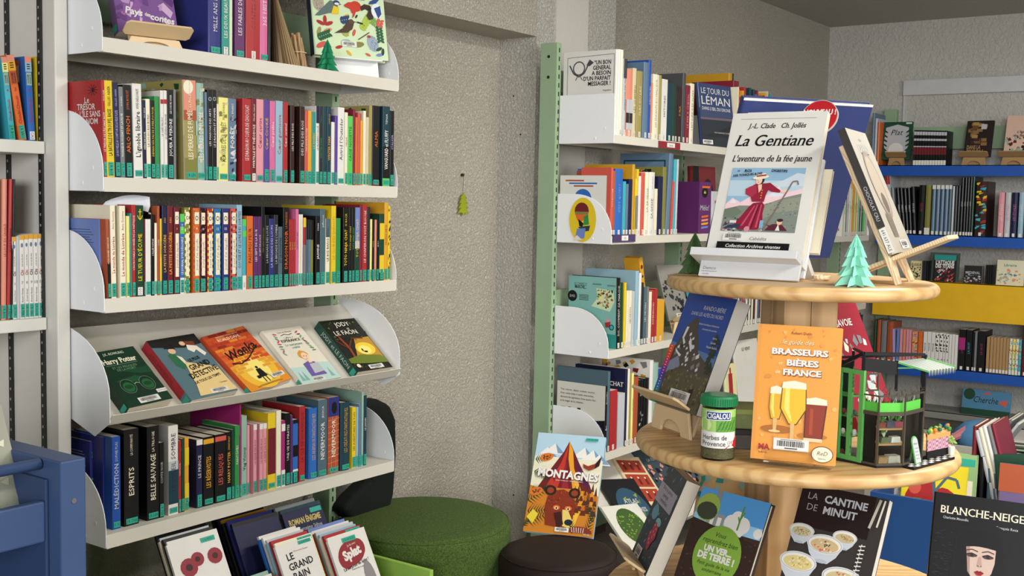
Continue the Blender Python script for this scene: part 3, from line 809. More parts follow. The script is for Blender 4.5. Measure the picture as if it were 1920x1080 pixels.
row('''
187 191 411 periwinkle navy  | side=blurb d=0.175
203 209 411 rust cream MON ANNÉE CHEZ NOÉ | sp=redblack t=-5
209.5 219 385 cream red Le monde de Lucrèce/Anne Goscinny | d=0.17 t=-3
226 237 386 cream red Le monde de Lucrèce/Anne Goscinny | d=0.17 t=-2
238 244 405 lemon olive | t=-1
244.5 247.5 400 teal black
248 255 384 red white L'INCROYABLE JOURNÉE DE LA MAÎTRESSE | sp=redtop
256 270 385 darkgreen yellow LE TUEUR D'ÉCUME/  | sp=anchor s=w
270.5 273 411 maroon white
273.5 283.5 411 white grey | d=0.16
284 290 402 black white L'ALLÉE INFINIE
290.5 295 418 cream orange
295.5 300 386 rust white GOSPEL
300.5 304 410 yellow black LA VENGEANCE DU ROI
305 314 386 navy gold LA PETITE SORCIÈRE/KIKI
315 325 386 maroon gold LA PETITE SORCIÈRE/KIKI
327 337 389 maroon cream | sp=d1
338 346 401 blue cream LE JOURNAL D'UN DÉGONFLÉ/POTE | sp=bluelime
346.5 356 389 olive cream | sp=d4
363 375 390 orange cream | sp=d9
376 386 391 black cream | sp=d10
389 399.5 391 red cream | sp=d11
402 414 391 blue cream | sp=d12
417 429 391 indigo cream | sp=d13
433 443.5 391 coral cream | sp=d15
444 454 384 skyblue black GOUSSE ET LE LIVRE DES SORTIES | x=novel_lettered_black
454.5 461.5 411 turquoise white | sp=bluelime s=w
463 474.5 405 orange brown FAIS-MOI PEUR
476 484 406 plum white LES SEPT DE LA RUE
484.5 490 406 plum white LE SEPT DE LA RUE
490.5 496.5 388 black olive TIM SANS DRAGON
497 504.5 403 black silver LA BRIGADE DES LOUPS
505 513.5 410 indigo silver LA BRIGADE DES LOUPS
514 521.5 403 charcoal silver LA BRIGADE DE L'OMBRE
522 529.5 425 slate black ET LE MONSTRE
531 541.5 389 black orange DRAGON NOIR/LA PRINCESSE | d=0.19
542 546 411 red yellow LES TROIS
546.3 550 411 red yellow LES TROIS
550.3 554 411 red yellow LES TROIS
554.5 559.5 392 pink plum LES AVENTURES
560 563.5 402 cream grey
564 567.5 402 white grey
568 573 408 red white | sp=yelwhite
574 578 412 slate white | sp=blacktop
578.3 582 412 bluegrey white | sp=blacktop
582.3 587 413 olive white | sp=blacktop
592 599.5 405 black white JASMINE/YANN
600 609.5 392 slate white / Jefferson | d=0.19
610 618 410 cream black LE BIG BANG BOSS | sp=tealtop
621 629.5 386 yellow ochre LE CLUB DES ENFANTS | d=0.2
630 638 409 green white | 
643 652.5 389 black yellow TOTO NINJA CHAT/IS BACK
653.5 659 389 black yellow TOTO NINJA CHAT
659.5 664.5 390 black lime TOTO NINJA CHAT
665 673.5 389 darkgreen yellow TOTO NINJA CHAT | sp=sky
674 678.5 385 wine white
679.5 687.5 384 red white LE CHAPERON VOIT ROUGE
688 693 388 charcoal white
693.5 697 411 lemon black
697.5 701 412 black gold LE RÊVE
702 705.5 412 salmon black
706 710 412 black white LE ROI
711 719.5 401 darkgreen yellow | sp=greenyel
720 726 380 gold maroon MISSING PIECE | d=0.2
726.5 731 386 yellow maroon | sp=dots d=0.16
''', 2.262, ZA[2], 'third shelf, white bookcase', 'books on the third shelf of the white bookcase', ybase=ya3, xmin=1.577, name='novel')

ya5 = lambda x: 985 - (x - 230) * 0.262
row('''
170 181 826 indigo lime GUILTY/ZOÉ | side=blurbw in=0.07
182 192 828 indigo lilac LE LAC DES RÊVES/SOPHIE | in=0.055
194 207 818 indigo silver L'ENVOL DES ROIS/SOPHIE PLAS | in=0.03
211 227 817 cobalt silver MALÉDICTION/SOPHIE PLAS
233 261 802 black cream ESPRITS/LA COMMUNAUTÉ | d=0.15
276 299 797 black cream BELLE SAUVAGE/LA TRILOGIE | d=0.15
299.5 308 829 black silver COMTE NOIR
316 334.5 796 white navy LE SOLEIL SOMBRE | sp=whiteblue d=0.15
335 340 825 red white PORT-ROYAL | sp=redb
340.5 346 822 darkgreen gold
346.5 354.5 819 gold red | sp=greenyel
368.5 380 823 navy white LE PRINCE | sp=whead d=0.15
381.5 401 817 black gold LES RÉSERVISTES/ | sp=hp d=0.15
403.5 424 812 black coral LES RELIQUES/ | sp=hpr d=0.15
424.5 434 809 black gold HARRY POTTER/L'ENFANT MAUDIT
434.5 439.5 805 darkgreen lime
440.5 449 797 green white FANTÔMES | sp=limewhite
449.5 452.5 758 magenta white | d=0.20
453 463 779 sage black Veg Vicious/
463.5 468 797 rose white
475 481.5 795 rose wine LA REINE DES ROIS | sp=pinkdot
486.5 493 794 rose wine LA REINE DES ROIS | sp=pinkdot
493.5 500 793 rose wine LA REINE DES ROIS | sp=pinkdot
502 516.5 773 yellow maroon | sp=yelred d=0.19
518 527 769 cream black | d=0.18
527.5 534.5 788 magenta white | sp=pinkwhite
535.5 544 774 black white UNE VIE DE PIRATES
544.5 548.5 778 plum white
549 558.5 786 blue white | sp=blueblk
561 572 761 red maroon LA CLÉ DE NORMANDIE | d=0.15
580 595 764 blue gold LES ANIMAUX FANTASTIQUES | k=1 d=0.16
596 613 748 slate white NEVERMOOR/JESSICA | d=0.17
614.5 635 743 rust cream NEVERMOOR/ | sp=brick d=0.17
639 656 753 petrol gold LES CRÉATURES FANTASTIQUES | k=1 d=0.15
660 667 763 yellow black LES AVENTURES DE TOM
667.5 671.5 763 skyblue white
672 677 757 bluegrey white
677.5 681 735 sage white | d=0.19
681.5 687 741 petrol white LE JARDIN
''', 2.285, ZA[3], 'fifth shelf, white bookcase', 'books on the fifth shelf of the white bookcase', ybase=ya5, xmin=1.577, name='novel')

ya1 = lambda x: 70 + (x - 190) * 80 / 555
row('''
392 415 -72 indigo white MILLE ANS DE CONTES | d=0.20 side=blurbw k=1
416.5 430 -60 teal cream LES DEUX BEAUX CONTES | s=w d=0.16
430.5 436 -60 palegreen white | s=n d=0.16
441 459 -66 plum white LES FABLES DE LA FORÊT
462 488 -78 red maroon CONTES ROUGES | s=w d=0.19
488.5 503 -70 pink white 365 HISTOIRES
503.5 509 -60 black white | s=n
''', 2.275, ZA[0], 'top shelf, white bookcase', 'books on the top shelf of the white bookcase', ybase=ya1, dmax=0.21, name='novel')

# white comic unit
row('''
-14 -2 105 turquoise red | sp=c4 t=-12 s=t
19 30 108 turquoise red | sp=c4 t=-17
37 51 105 orange red | sp=c3 t=-25
55 67 107 blue red | sp=c1 t=-9 side=choubi s=w
72 82.5 107 yellow red | sp=c2 t=-4
83.5 86 118 charcoal white | s=n
86.5 89 118 silver white | s=n
''', 2.45, EYE + 0.117, 'upper shelf, white comic unit', 'comics on the upper shelf of the white comic unit', ybase=lambda x: 263, dk=0.66, name='comic_book')
row('''
-10 2 337 charcoal white LE LOUP
3 12.5 336 salmon red LE LOUP EN CAVALE | t=2 k=1 d=0.2
13 20 336 red black LE LOUP EN CAVALE | t=5 k=1 d=0.2
20.5 24.5 336 black white | t=5 d=0.2
25 32 444 white black | sp=chi3
32.5 38 443 silver blue | s=n
38.5 47 441 white black | sp=chi7
47.5 55 440 white black | sp=chi8
55.5 64 439 white black | sp=chi9
64.5 73 439 white black | sp=chi10
73.5 82 438 white black | sp=chi11
82.5 91 438 white black | sp=chi12
''', 2.44, EYE - 0.292, 'lower shelf, white comic unit', 'comics on the lower shelf of the white comic unit', ybase=lambda x: 595, dk=0.66, name='comic_book')

# bookcase B
row('''
1152.5 1156.5 92 white black | side=general d=0.225 s=n k=1 x=book_with_horn_drawing
1157 1161 92 white black | d=0.22 s=n
1161.5 1166 93 cream black | d=0.2
1167 1172 110 silver black CHANSONS DES PRÉS | sp=greywhite
1172.5 1184.5 130 salmon maroon | sp=salmonbw
1185 1191.5 128 beige brown LES CHEMINS
1193 1203 134 khaki cream PLAT DU LAC | d=0.17
1205 1213.5 117 bluegrey white | d=0.22 x=album
1214 1218.5 112 cobalt white DINOSAURE | d=0.22
1219 1222 155 salmon brown
1223 1233.5 140 cream charcoal LES ENFANTS DU MALHEUR
1234 1238.5 141 khaki cream
1239 1249 149 white charcoal HISTOIRES
1249.5 1259 156 petrol white
1259.5 1263.5 158 darkgreen white
1264 1268.5 160 charcoal white
1269.5 1276 163 brown gold JURA
1278 1283.5 137 darkgrey white | d=0.225 x=album_with_grey_cover
1284 1291.5 160 wine rose LE FER À CHEVAL
1292 1299.5 157 cream black HISTOIRE DES ALPES
1363 1369 137 ochre white | d=0.225 in=0.12 x=album_behind_the_lake_book
1369.5 1371.5 137 black white | in=0.12 d=0.11
1372 1382 152 wine white | in=0.05
''', 2.105, ZB[0], 'top shelf, green-post bookcase', 'books on the top shelf of the green-post bookcase', ybase=lambda x: 253 + (x - 1152) * 0.13, xmin=3.565, sticker='white', dmax=0.225, codes=['944'])
row('''
1135 1138 329 white rust | side=sant d=0.20 s=n
1144.5 1148 314 coral white TOUS EN FORME | d=0.13
1148.5 1152 320 rust white | s=w
1152.5 1166 317 blue skyblue C'EST QUOI ?
1166.5 1171.5 340 turquoise white
1172 1176.5 345 bluegrey white
1177 1183.5 336 navy white
1184 1188.5 308 ochre white | d=0.21 x=album
1190 1194.5 317 yellow white | sp=yelwhite
1195 1199.5 330 white grey
1201 1207.5 324 coral white
1208 1215.5 323 cream charcoal LA SAGESSE
1216 1225.5 323 white black SAGESSE/GOUPNAY
1226 1231 354 cream white
1232 1240.5 331 navy silver
1241 1247.5 313 olive brown | side=flor d=0.19
1248 1255 288 bluegrey white | t=9 side=frame d=0.225 x=large_album
1256.5 1260.5 340 coral white | t=5
1261 1265.5 299 turquoise white | t=5 d=0.2
1266 1269 299 silver ink | t=5 d=0.2
''', 2.105, ZB[1], 'second shelf, green-post bookcase', 'books on the second shelf of the green-post bookcase', ybase=lambda x: 443 - (x - 1145) * 0.04, xmin=3.565, sticker='white', dmax=0.225, codes=['150'])
row('''
1155.5 1162.5 521 black white DIS, COMMENT ÇA MARCHE... | side=marche d=0.21 k=1 t=2 x=book_with_turquoise_cover
1163 1168.5 530 darkgreen white | t=1
1169 1172.5 530 yellow grey
1173 1177 545 cream black
1177.5 1182.5 545 cream black LES PETITS
1183 1188 546 silver black
1190 1196 508 skyblue white | d=0.225 side=sky x=large_pale_album
1196.5 1200.5 512 white grey
1201 1205 530 charcoal white
1205.5 1210.5 538 slate white LES MÉTIERS
1211 1214.5 538 grey white
1215 1220 547 cream coral
1220.5 1225.5 545 red white EXPÉRIENCES
1226 1230.5 541 red white
1231 1244 561 gold brown | d=0.12
''', 2.105, ZB[2], 'third shelf, green-post bookcase', 'books on the third shelf of the green-post bookcase', ybase=lambda x: 655 - (x - 1145) * 0.2, xmin=3.565, sticker='white', dmax=0.225, codes=['600'])
row('''
1132 1137 724 black white Art / Abracadabra | side=art d=0.21 s=n x=boxed_art_book
1137.5 1141.5 697 slate white | d=0.225 x=large_album
1142 1155 731 red rose 
1156.5 1169 737 silver white | s=n
1170 1174 693 navy white | side=hat d=0.225 x=large_album
1174.5 1178 692 cream black | d=0.21
1178.5 1181.5 700 khaki green
1182 1185.5 700 lemon green LES SIGNES
1186 1194.5 707 rust white | s=w
1196 1204 712 black white | sp=blackwhite
1206 1214 709 black white 
1216 1222 676 white ink | side=multi d=0.225
1223 1231 680 sage white
1232 1244 690 cobalt white LA LUMIÈRE
''', 2.105, ZB[3], 'fourth shelf, green-post bookcase', 'books on the fourth shelf of the green-post bookcase', ybase=lambda x: 860 - (x - 1135) * 0.3, xmin=3.565, sticker='white', dmax=0.225, codes=['700'])

# bays of bookcase B further back, glimpsed past the display stand
def fill(x0, x1, z, plane, shelf, group, seed, hmin=0.19, hmax=0.28, cols=None, gap=0.0, tmin=0.006, tmax=0.022, titles=True):
    rg = random.Random(seed); x = x0
    cols = cols or ['red', 'white', 'cream', 'navy', 'teal', 'black', 'slate', 'gold', 'maroon', 'blue', 'green', 'silver', 'wine', 'petrol', 'white', 'orange']
    W = ['LES ALPES', 'LE LAC', 'MONTAGNE', 'HISTOIRE', 'JARDIN', 'LA FORÊT', 'CUISINE', 'VOYAGES', 'SCIENCES', 'MUSIQUE', 'LE MONDE', 'ATLAS']
    while x < x1:
        t = rg.uniform(tmin, tmax); h = rg.uniform(hmin, hmax); c = rg.choice(cols); ink = 'white' if c not in ('white', 'cream', 'silver', 'gold') else 'black'
        shelf_book(Matrix.Translation((x, plane, z)), t - 0.0005, h, min(0.22, h * 0.72), c, ink, rg.choice(W) if titles else '', shelf, group, sticker='white', code='9', simple=True)
        x += t
fill(4.61, 4.99, ZB[0], 2.105, 'top shelf, second green bay', 'books in the further bays of the green-post bookcase', 1)
fill(5.97, 6.38, EYE - 0.15, 2.105, 'second shelf, third green bay', 'books in the further bays of the green-post bookcase', 2, 0.24, 0.32, ['white', 'cream', 'silver', 'white', 'darkgreen', 'lime', 'gold'])
fill(4.63, 5.02, ZB[2], 2.105, 'third shelf, second green bay', 'books in the further bays of the green-post bookcase', 3, 0.22, 0.28, ['wine', 'white', 'red', 'black', 'slate', 'plum', 'cream'])
fill(6.00, 6.38, ZB[3], 2.105, 'fourth shelf, third green bay', 'books in the further bays of the green-post bookcase', 4, 0.26, 0.33, ['cobalt', 'blue', 'silver', 'petrol', 'white', 'black', 'darkgreen'])

# ------------------------------------------------------------------ far bookcase rows
yc1 = lambda x: 309.0
row('''
1632 1637 212 bluegrey white
1637.5 1642 222 silver black
1642.5 1647 229 orange white
''', CX + 0.004, ZC[0], 'top shelf, far blue bookcase', 'comics on the top shelf of the far bookcase', axis='X', ybase=yc1, sticker='white', simple=True, dmax=0.2, name='comic_book')
mg = '\n'.join(f'{1711.5 + k * 5.15:.1f} {1716.3 + k * 5.15:.1f} {244 + k * 0.1:.1f} black silver | sp=manga s=n' for k in range(12))
row(mg, CX + 0.012, ZC[0], 'top shelf, far blue bookcase', 'black manga volumes on the top shelf of the far bookcase', axis='X', ybase=yc1, simple=True, name='comic_book')
yc2 = lambda x: 441 + (x - 1690) * 0.022
row('''
1655 1659 350 gold white
1660 1665 352 olive white
1666 1674 326 silver red | t=-6 sp=redtop
1675 1681 352 grey white | t=-5
1686 1691.5 352 black white L'OMBRE | t=-6
1692.5 1698 353 black white L'OMBRE | t=-6
1699 1704 354 black white L'OMBRE | t=-5
1705 1710 352 black white L'OMBRE | t=-4
1711 1718 350 black white LES ROIS | t=-3
1719.5 1731 347 black red SILVER
1732 1742 347 olive white | sp=yelmonk
1744.5 1751 347 bluegrey silver | sp=whead
1752.5 1759 347 bluegrey silver | sp=whead
1760.5 1767 347 bluegrey silver | sp=whead
1768.5 1775 347 bluegrey silver | sp=whead
1776 1781 347 slate silver | sp=whead
1782 1786 349 silver black
1787 1792 349 charcoal white
1793 1797 348 charcoal white
1798 1803 333 black white LE ROI
1804 1808.5 333 black white LE ROI
1809 1813.5 333 black white LE ROI
1814 1818.5 332 black white LE ROI
1819 1823 331 darkgreen silver
1826 1847 340 brown salmon | sp=mult
1869 1880 361 rose white LES ÉTOILES
1881.5 1892 361 silver pink LES ÉTOILES
1894 1905 361 navy pink LES ÉTOILES
1907 1917 361 skyblue white LES ÉTOILES
1918 1928 361 wine white LES ÉTOILES
''', CX + 0.006, ZC[1], 'second shelf, far blue bookcase', 'comics on the second shelf of the far bookcase', axis='X', ybase=yc2, sticker='white', simple=True, dmax=0.19, name='comic_book')
yc3 = lambda x: 527 + (x - 1742) * 0.067
row('''
1728 1731.5 489 charcoal white
1732 1735.5 489 charcoal white
1736 1739.5 489 black white
1846.5 1850 497 black white
1850.5 1854 497 black white
1854.5 1858 497 black white
1858.5 1864 497 black white
''', CX + 0.02, ZC[2], 'yellow shelf, far bookcase', 'manga volumes on the yellow shelf of the far bookcase', axis='X', ybase=yc3, sticker=None, simple=True, name='comic_book')
yc4 = lambda x: 695 + (x - 1800) * 0.108
row('''
1636 1641 600 darkgreen white
1642 1649 600 rust white
1650 1660 602 grey white
1661 1672 604 rust white
1673.5 1678 617 lilac wine | t=0
1679 1684 617 periwinkle white
1685 1690 617 rose wine
1691 1696 618 salmon white
1697 1701.5 618 rose white
1702 1706.5 619 rose brown
1708 1718 622 salmon black | sp=mult
1719.5 1727.5 622 orange cream
1729 1736 622 white black MANGE
1736.5 1743.5 622 white black MANGE
1744 1751 623 white black MANGE
1751.5 1758.5 624 white black | sp=helv
1759 1766 624 white black | sp=helv
1766.5 1770.5 625 white black | sp=helv
1771 1776.5 626 white black | sp=helv
1777 1782 627 white grey
1782.5 1787.5 627 white grey
1788 1793.5 628 white grey
1795.5 1807.5 618 black magenta LA NUIT | sp=pinkscript
1808.5 1820 619 black turquoise LA NUIT
1821 1824.5 622 black white
1825 1829 622 grey white
1831 1845 621 black magenta LA NUIT
1847.5 1853 632 tan brown
1854 1859.5 632 tan brown
1860 1865.5 633 tan brown
1866 1871.5 633 tan brown
1872 1877.5 634 tan brown
1878 1883.5 634 tan brown
1884 1889 635 tan brown
1890 1895 635 white red | sp=mult
1896 1901 636 lemon red | sp=mult
1902 1907 636 white green | sp=mult
1908 1912.5 637 turquoise white | sp=mult
1914 1926 595 maroon silver
''', CX + 0.006, ZC[3], 'lower blue shelf, far bookcase', 'comics on the lower blue shelf of the far bookcase', axis='X', ybase=yc4, sticker='white', simple=True, dmax=0.19, name='comic_book')

# ------------------------------------------------------------------ books shown cover-out
def pose(p, yaw, lean, roll=0.0):
    return Matrix.Translation(Vector(p)) @ Matrix.Rotation(math.radians(yaw), 4, 'Z') @ Matrix.Rotation(-math.radians(lean), 4, 'X') @ Matrix.Rotation(math.radians(roll), 4, 'Y')
def cover_book(M, w, h, t, cover, art, label, cat='book', group=None, hard=True, spine=None, pages='paper', name='book', sticker=None, tealc=None):
    root = empty(name, M)
    T = Matrix.Translation((0, t, 0)) @ Matrix.Rotation(-math.pi / 2, 4, 'Z')
    b, p = book_mesh(t, h, w, cover, hard, pages)
    for mb, nm in ((b, 'cover'), (p, 'page_block')):
        o = mb.build(nm, root); o.matrix_local = T
    pr = Print((0, -0.0003, 0), (1, 0, 0), (0, 0, 1), w, h)
    if art:
        art(pr, w, h)
        if pr.v: pr.build('cover_print', root)
    if spine or tealc:
        ps = Print((-0.0009 if hard else -0.0004, t, 0), (0, -1, 0), (0, 0, 1), t, h)
        if spine: spine(ps, t, h)
        if tealc: ps.rect(0.1, 0.02, 0.9, 0.10, 'tealtag')
        if ps.v: ps.build('spine_print', root)
    tag(root, label, cat, group)
    return root

def a_gentiane(p, w, h):
    p.rect(0.10, 0.955, 0.90, 0.957, 'grey')
    p.text('J.-L. Clade   Ch. Jollès', 0.50, 0.905, 0.0100, 'ink', 0.112, shear=0.25, serif=True, bold=0.004)
    p.text('La Gentiane', 0.50, 0.80, 0.0225, 'ink', 0.150, shear=0.28, serif=True, bold=0.0, res=5)
    p.text("L'aventure de la fée jaune", 0.51, 0.672, 0.0125, 'ink', 0.152, shear=0.25, serif=True, bold=0.004)
    # picture of the lady
    x0, y0, x1, y1 = 0.115, 0.165, 0.885, 0.605
    U = lambda a, b: (x0 + a * (x1 - x0), y0 + b * (y1 - y0))
    def R(a, b, c, d, col): p.poly([U(a, b), U(c, b), U(c, d), U(a, d)], col)
    def Q(pts, col, nx=True): p.poly([U(*q) for q in pts], col, nx)
    R(0, 0, 1, 1, '#8FB4CE'); R(0, 0.55, 1, 0.80, '#B4CCD8')
    Q([(0.55, 0.75), (0.72, 0.80), (0.9, 0.92), (1, 0.9), (1, 0.72), (0.7, 0.7)], '#C6D4DC')
    Q([(0, 0.42), (0.08, 0.52), (0.2, 0.45), (0.34, 0.56), (0.46, 0.50), (0.60, 0.62), (0.68, 0.72), (0.74, 0.64), (0.82, 0.62), (1, 0.68), (1, 0.2), (0, 0.2)], '#E9C9CE')
    Q([(0.55, 0.54), (0.66, 0.66), (0.69, 0.72), (0.71, 0.62), (0.78, 0.58), (0.70, 0.55)], '#D7DDE6')
    Q([(0.05, 0.44), (0.10, 0.50), (0.15, 0.44)], '#DDE2E6')
    Q([(0, 0.34), (0.2, 0.40), (0.45, 0.40), (0.62, 0.46), (0.8, 0.54), (1, 0.60), (1, 0), (0, 0)], '#7C857C')
    Q([(0.50, 0.42), (0.75, 0.50), (1, 0.55), (1, 0.35), (0.7, 0.30), (0.55, 0.2)], '#8D9182')
    Q([(0, 0.34), (0.15, 0.38), (0.25, 0.30), (0.15, 0.2), (0, 0.22)], '#6C7868')
    rg = random.Random(2)
    for k in range(60):
        a, b_ = rg.uniform(0.42, 0.98), rg.uniform(0.03, 0.46); Q([(a, b_), (a + 0.03, b_ + 0.012), (a + 0.02, b_ - 0.008)], rg.choice(['#6E756A', '#9AA08F', '#5C645C']), False)
    p.z += p.dz
    for k in range(90):
        a, b_ = rg.uniform(0.0, 0.55), rg.uniform(0.0, 0.20); s_ = rg.uniform(0.01, 0.026); Q([(a, b_), (a + s_, b_ + s_), (a + 2 * s_, b_), (a + s_, b_ - s_ * 0.6)], rg.choice(['#3A3438', '#D58FA0', '#4A5560', '#C0C4B8', '#7A2A3A', '#2E3A44']), False)
    p.z += p.dz
    # skirt
    Q([(0.38, 0.44), (0.33, 0.38), (0.22, 0.18), (0.14, 0.06), (0.32, 0.02), (0.50, 0.03), (0.56, 0.10), (0.53, 0.28), (0.54, 0.40), (0.50, 0.46)], '#8A1F38')
    for a in ((0.40, 0.40, 0.26, 0.08), (0.44, 0.42, 0.36, 0.05), (0.49, 0.42, 0.46, 0.06)): Q([(a[0], a[1]), (a[0] + 0.015, a[1]), (a[2] + 0.03, a[3]), (a[2], a[3])], '#C24A62')
    Q([(0.46, 0.42), (0.475, 0.42), (0.42, 0.05), (0.40, 0.05)], '#5A1426')
    # bodice and sleeves
    Q([(0.36, 0.46), (0.30, 0.60), (0.31, 0.70), (0.38, 0.75), (0.50, 0.75), (0.56, 0.68), (0.53, 0.56), (0.52, 0.46)], '#8F2338')
    Q([(0.30, 0.70), (0.24, 0.66), (0.25, 0.58), (0.34, 0.53), (0.40, 0.60), (0.38, 0.72)], '#A5324A')
    Q([(0.50, 0.75), (0.56, 0.76), (0.66, 0.68), (0.72, 0.64), (0.71, 0.605), (0.60, 0.62), (0.52, 0.66)], '#8F2338')
    Q([(0.71, 0.64), (0.78, 0.66), (0.84, 0.655), (0.82, 0.62), (0.74, 0.605)], '#E8C3AC')
    Q([(0.40, 0.72), (0.43, 0.60), (0.46, 0.66), (0.45, 0.74)], '#E8C3AC')
    for k in range(4): p.ell(*U(0.47, 0.52 + 0.04 * k), 0.007, 0.007, 'gold', 8, next_=False)
    p.z += p.dz
    # head and hat
    p.ell(*U(0.425, 0.80), 0.04, 0.045, '#2A2024', 14); p.ell(*U(0.405, 0.79), 0.033, 0.04, '#E8C3AC', 14)
    p.ell(*U(0.388, 0.795), 0.004, 0.004, 'ink', 6, next_=False); p.ell(*U(0.40, 0.765), 0.008, 0.004, 'red', 6)
    p.ell(*U(0.42, 0.845), 0.085, 0.022, 'cream', 20, rot=0.12); Q([(0.36, 0.845), (0.37, 0.895), (0.48, 0.91), (0.49, 0.87)], 'cream'); Q([(0.36, 0.848), (0.365, 0.872), (0.488, 0.892), (0.49, 0.868)], 'red')
    # crook
    p.line([U(0.58, 0.02), U(0.82, 0.66), U(0.86, 0.78), U(0.92, 0.79), U(0.94, 0.73)], 0.014, '#7A6A66')
    # man lower right, bottles
    Q([(0.60, 0.02), (0.66, 0.10), (0.70, 0.12), (0.82, 0.11), (0.90, 0.02)], '#5A2430'); Q([(0.74, 0.02), (0.77, 0.12), (0.80, 0.02)], 'white')
    p.ell(*U(0.78, 0.155), 0.03, 0.035, '#E3B69C', 12); p.ell(*U(0.785, 0.178), 0.032, 0.018, '#33242A', 12); Q([(0.60, 0.11), (0.72, 0.08), (0.70, 0.05)], '#5A2430')
    Q([(0.03, 0.03), (0.24, 0.05), (0.28, 0.11), (0.10, 0.09)], '#2C3C50'); p.ell(*U(0.36, 0.03), 0.03, 0.03, '#C98A96', 12)
    R(0.52, 0.05, 0.57, 0.17, '#7FA8C4'); R(0.11, 0.12, 0.20, 0.16, '#D8D4D0')
    for k, (t, hh) in enumerate((('LE', 0.003), ('ROI', 0.0055))): p.text(t, U(0.10 + 0.13 * k, 0)[0], U(0, 0.945)[1], hh, 'ink', bold=0.03)
    p.text('DES TONIQUES & DES', U(0.235, 0)[0], U(0, 0.885)[1], 0.0042, 'ink', 0.056, rot=0.1, bold=0.03); p.text('DIGESTIFS', U(0.66, 0)[0], U(0, 0.945)[1], 0.0046, 'ink', 0.042, rot=-0.05, bold=0.03)
    p.barcode(0.27, 0.125, 0.22, 0.055); p.text('Cabédita', 0.53, 0.115, 0.0062, 'grey', 0.036, shear=0.3)
    p.rect(0.11, 0.035, 0.86, 0.088, 'ink'); p.text('Collection Archives vivantes', 0.49, 0.062, 0.0062, 'white', 0.112, shear=0.25, bold=0.01)

def a_brasseurs(p, w, h):
    rg = random.Random(4)
    p.rect(0, 0, 0.045, 1, '#D99445')
    for k in range(70):
        u, v = rg.uniform(0.07, 0.97), rg.uniform(0.02, 0.98)
        if 0.25 < u < 0.75 and 0.4 < v < 0.85: continue
        r = rg.uniform(0.008, 0.03); p.ell(u, v, r, r * rg.uniform(0.5, 1.4), rg.choice(['#E0914A', '#D8873C', '#EFB060']), 7, rot=rg.uniform(0, 3), next_=False)
    p.z += p.dz
    p.text('Robert Dutin', 0.53, 0.945, 0.0042, '#8A4A20', 0.034, bold=0.02)
    p.text('le guide des', 0.50, 0.875, 0.0075, '#B06A28', 0.052, shear=0.35); p.text('le guide des', 0.495, 0.878, 0.0075, '#F6E2B8', 0.052, shear=0.35)
    for t, u, v, mw in (('BRASSEURS', 0.52, 0.805, 0.092), ('BIÈRES', 0.56, 0.725, 0.052), ('FRANCE', 0.56, 0.655, 0.062)):
        p.text(t, u + 0.008, v - 0.005, 0.0095, '#7A3E14', mw, bold=0.05, serif=True, fill=True); p.text(t, u, v, 0.0095, 'white', mw, bold=0.035, serif=True, fill=True)
    p.text('et', 0.30, 0.72, 0.0055, '#F6E2B8', shear=0.3); p.text('de', 0.27, 0.655, 0.0062, '#F6E2B8', shear=0.3)
    # glasses of beer
    p.ell(0.30, 0.23, 0.20, 0.05, '#A8661E', 16); p.ell(0.72, 0.20, 0.18, 0.04, '#B87428', 16)
    def glass(cx, top, bot, wt, wb, beer, foam, stem=True):
        hh = top - bot
        p.poly([(cx - wt, top), (cx - wt * 1.1, bot + hh * 0.62), (cx - wb, bot + hh * 0.34), (cx + wb, bot + hh * 0.34), (cx + wt * 1.1, bot + hh * 0.62), (cx + wt, top)], '#6A4418')
        p.poly([(cx - wt * 0.93, top), (cx - wt, bot + hh * 0.62), (cx - wb * 0.85, bot + hh * 0.36), (cx + wb * 0.85, bot + hh * 0.36), (cx + wt, bot + hh * 0.62), (cx + wt * 0.93, top)], beer)
        p.poly([(cx - wt * 0.7, top), (cx - wt * 0.75, bot + hh * 0.62), (cx - wb * 0.4, bot + hh * 0.4), (cx - wb * 0.1, bot + hh * 0.4), (cx - wt * 0.3, bot + hh * 0.6), (cx - wt * 0.35, top)], '#F3D96A' if beer != '#8A2F14' else '#A5441E')
        p.poly([(cx - wt, top - 0.01), (cx + wt, top - 0.01), (cx + wt * 0.95, top + 0.035), (cx, top + 0.05), (cx - wt * 0.95, top + 0.035)], 'cream')
        p.poly([(cx - 0.025, bot + hh * 0.36), (cx + 0.025, bot + hh * 0.36), (cx + 0.02, bot + 0.02), (cx - 0.02, bot + 0.02)], '#D8B070')
        p.ell(cx, bot + 0.015, wt * 0.95, 0.015, '#E2C48A', 16)
    glass(0.27, 0.50, 0.20, 0.075, 0.055, '#DFA92A', 'cream')
    p.poly([(0.62, 0.44), (0.62, 0.17), (0.84, 0.17), (0.88, 0.44)], '#5A2210'); p.poly([(0.635, 0.44), (0.635, 0.19), (0.825, 0.19), (0.865, 0.44)], '#8A2F14'); p.poly([(0.68, 0.40), (0.68, 0.21), (0.72, 0.21), (0.72, 0.40)], '#A5441E')
    p.poly([(0.615, 0.43), (0.88, 0.43), (0.87, 0.47), (0.74, 0.485), (0.62, 0.47)], 'cream'); p.poly([(0.62, 0.16), (0.84, 0.16), (0.84, 0.185), (0.62, 0.185)], '#E6C9A0')
    glass(0.48, 0.545, 0.13, 0.145, 0.05, '#E2B62A', 'cream')
    p.barcode(0.48, 0.125, 0.42, 0.085); p.text('MA', 0.16, 0.095, 0.0085, 'red', 0.02, bold=0.05); p.text('Éditions', 0.15, 0.055, 0.003, 'brown')
    p.ell(0.85, 0.075, 0.13, 0.10, '#7A4A1A', 24); p.ell(0.85, 0.075, 0.12, 0.09, 'cream', 24); p.text('ReD', 0.85, 0.083, 0.0065, '#6A3A14', 0.02, shear=0.3); p.text('Éditions', 0.85, 0.045, 0.0026, '#6A3A14')

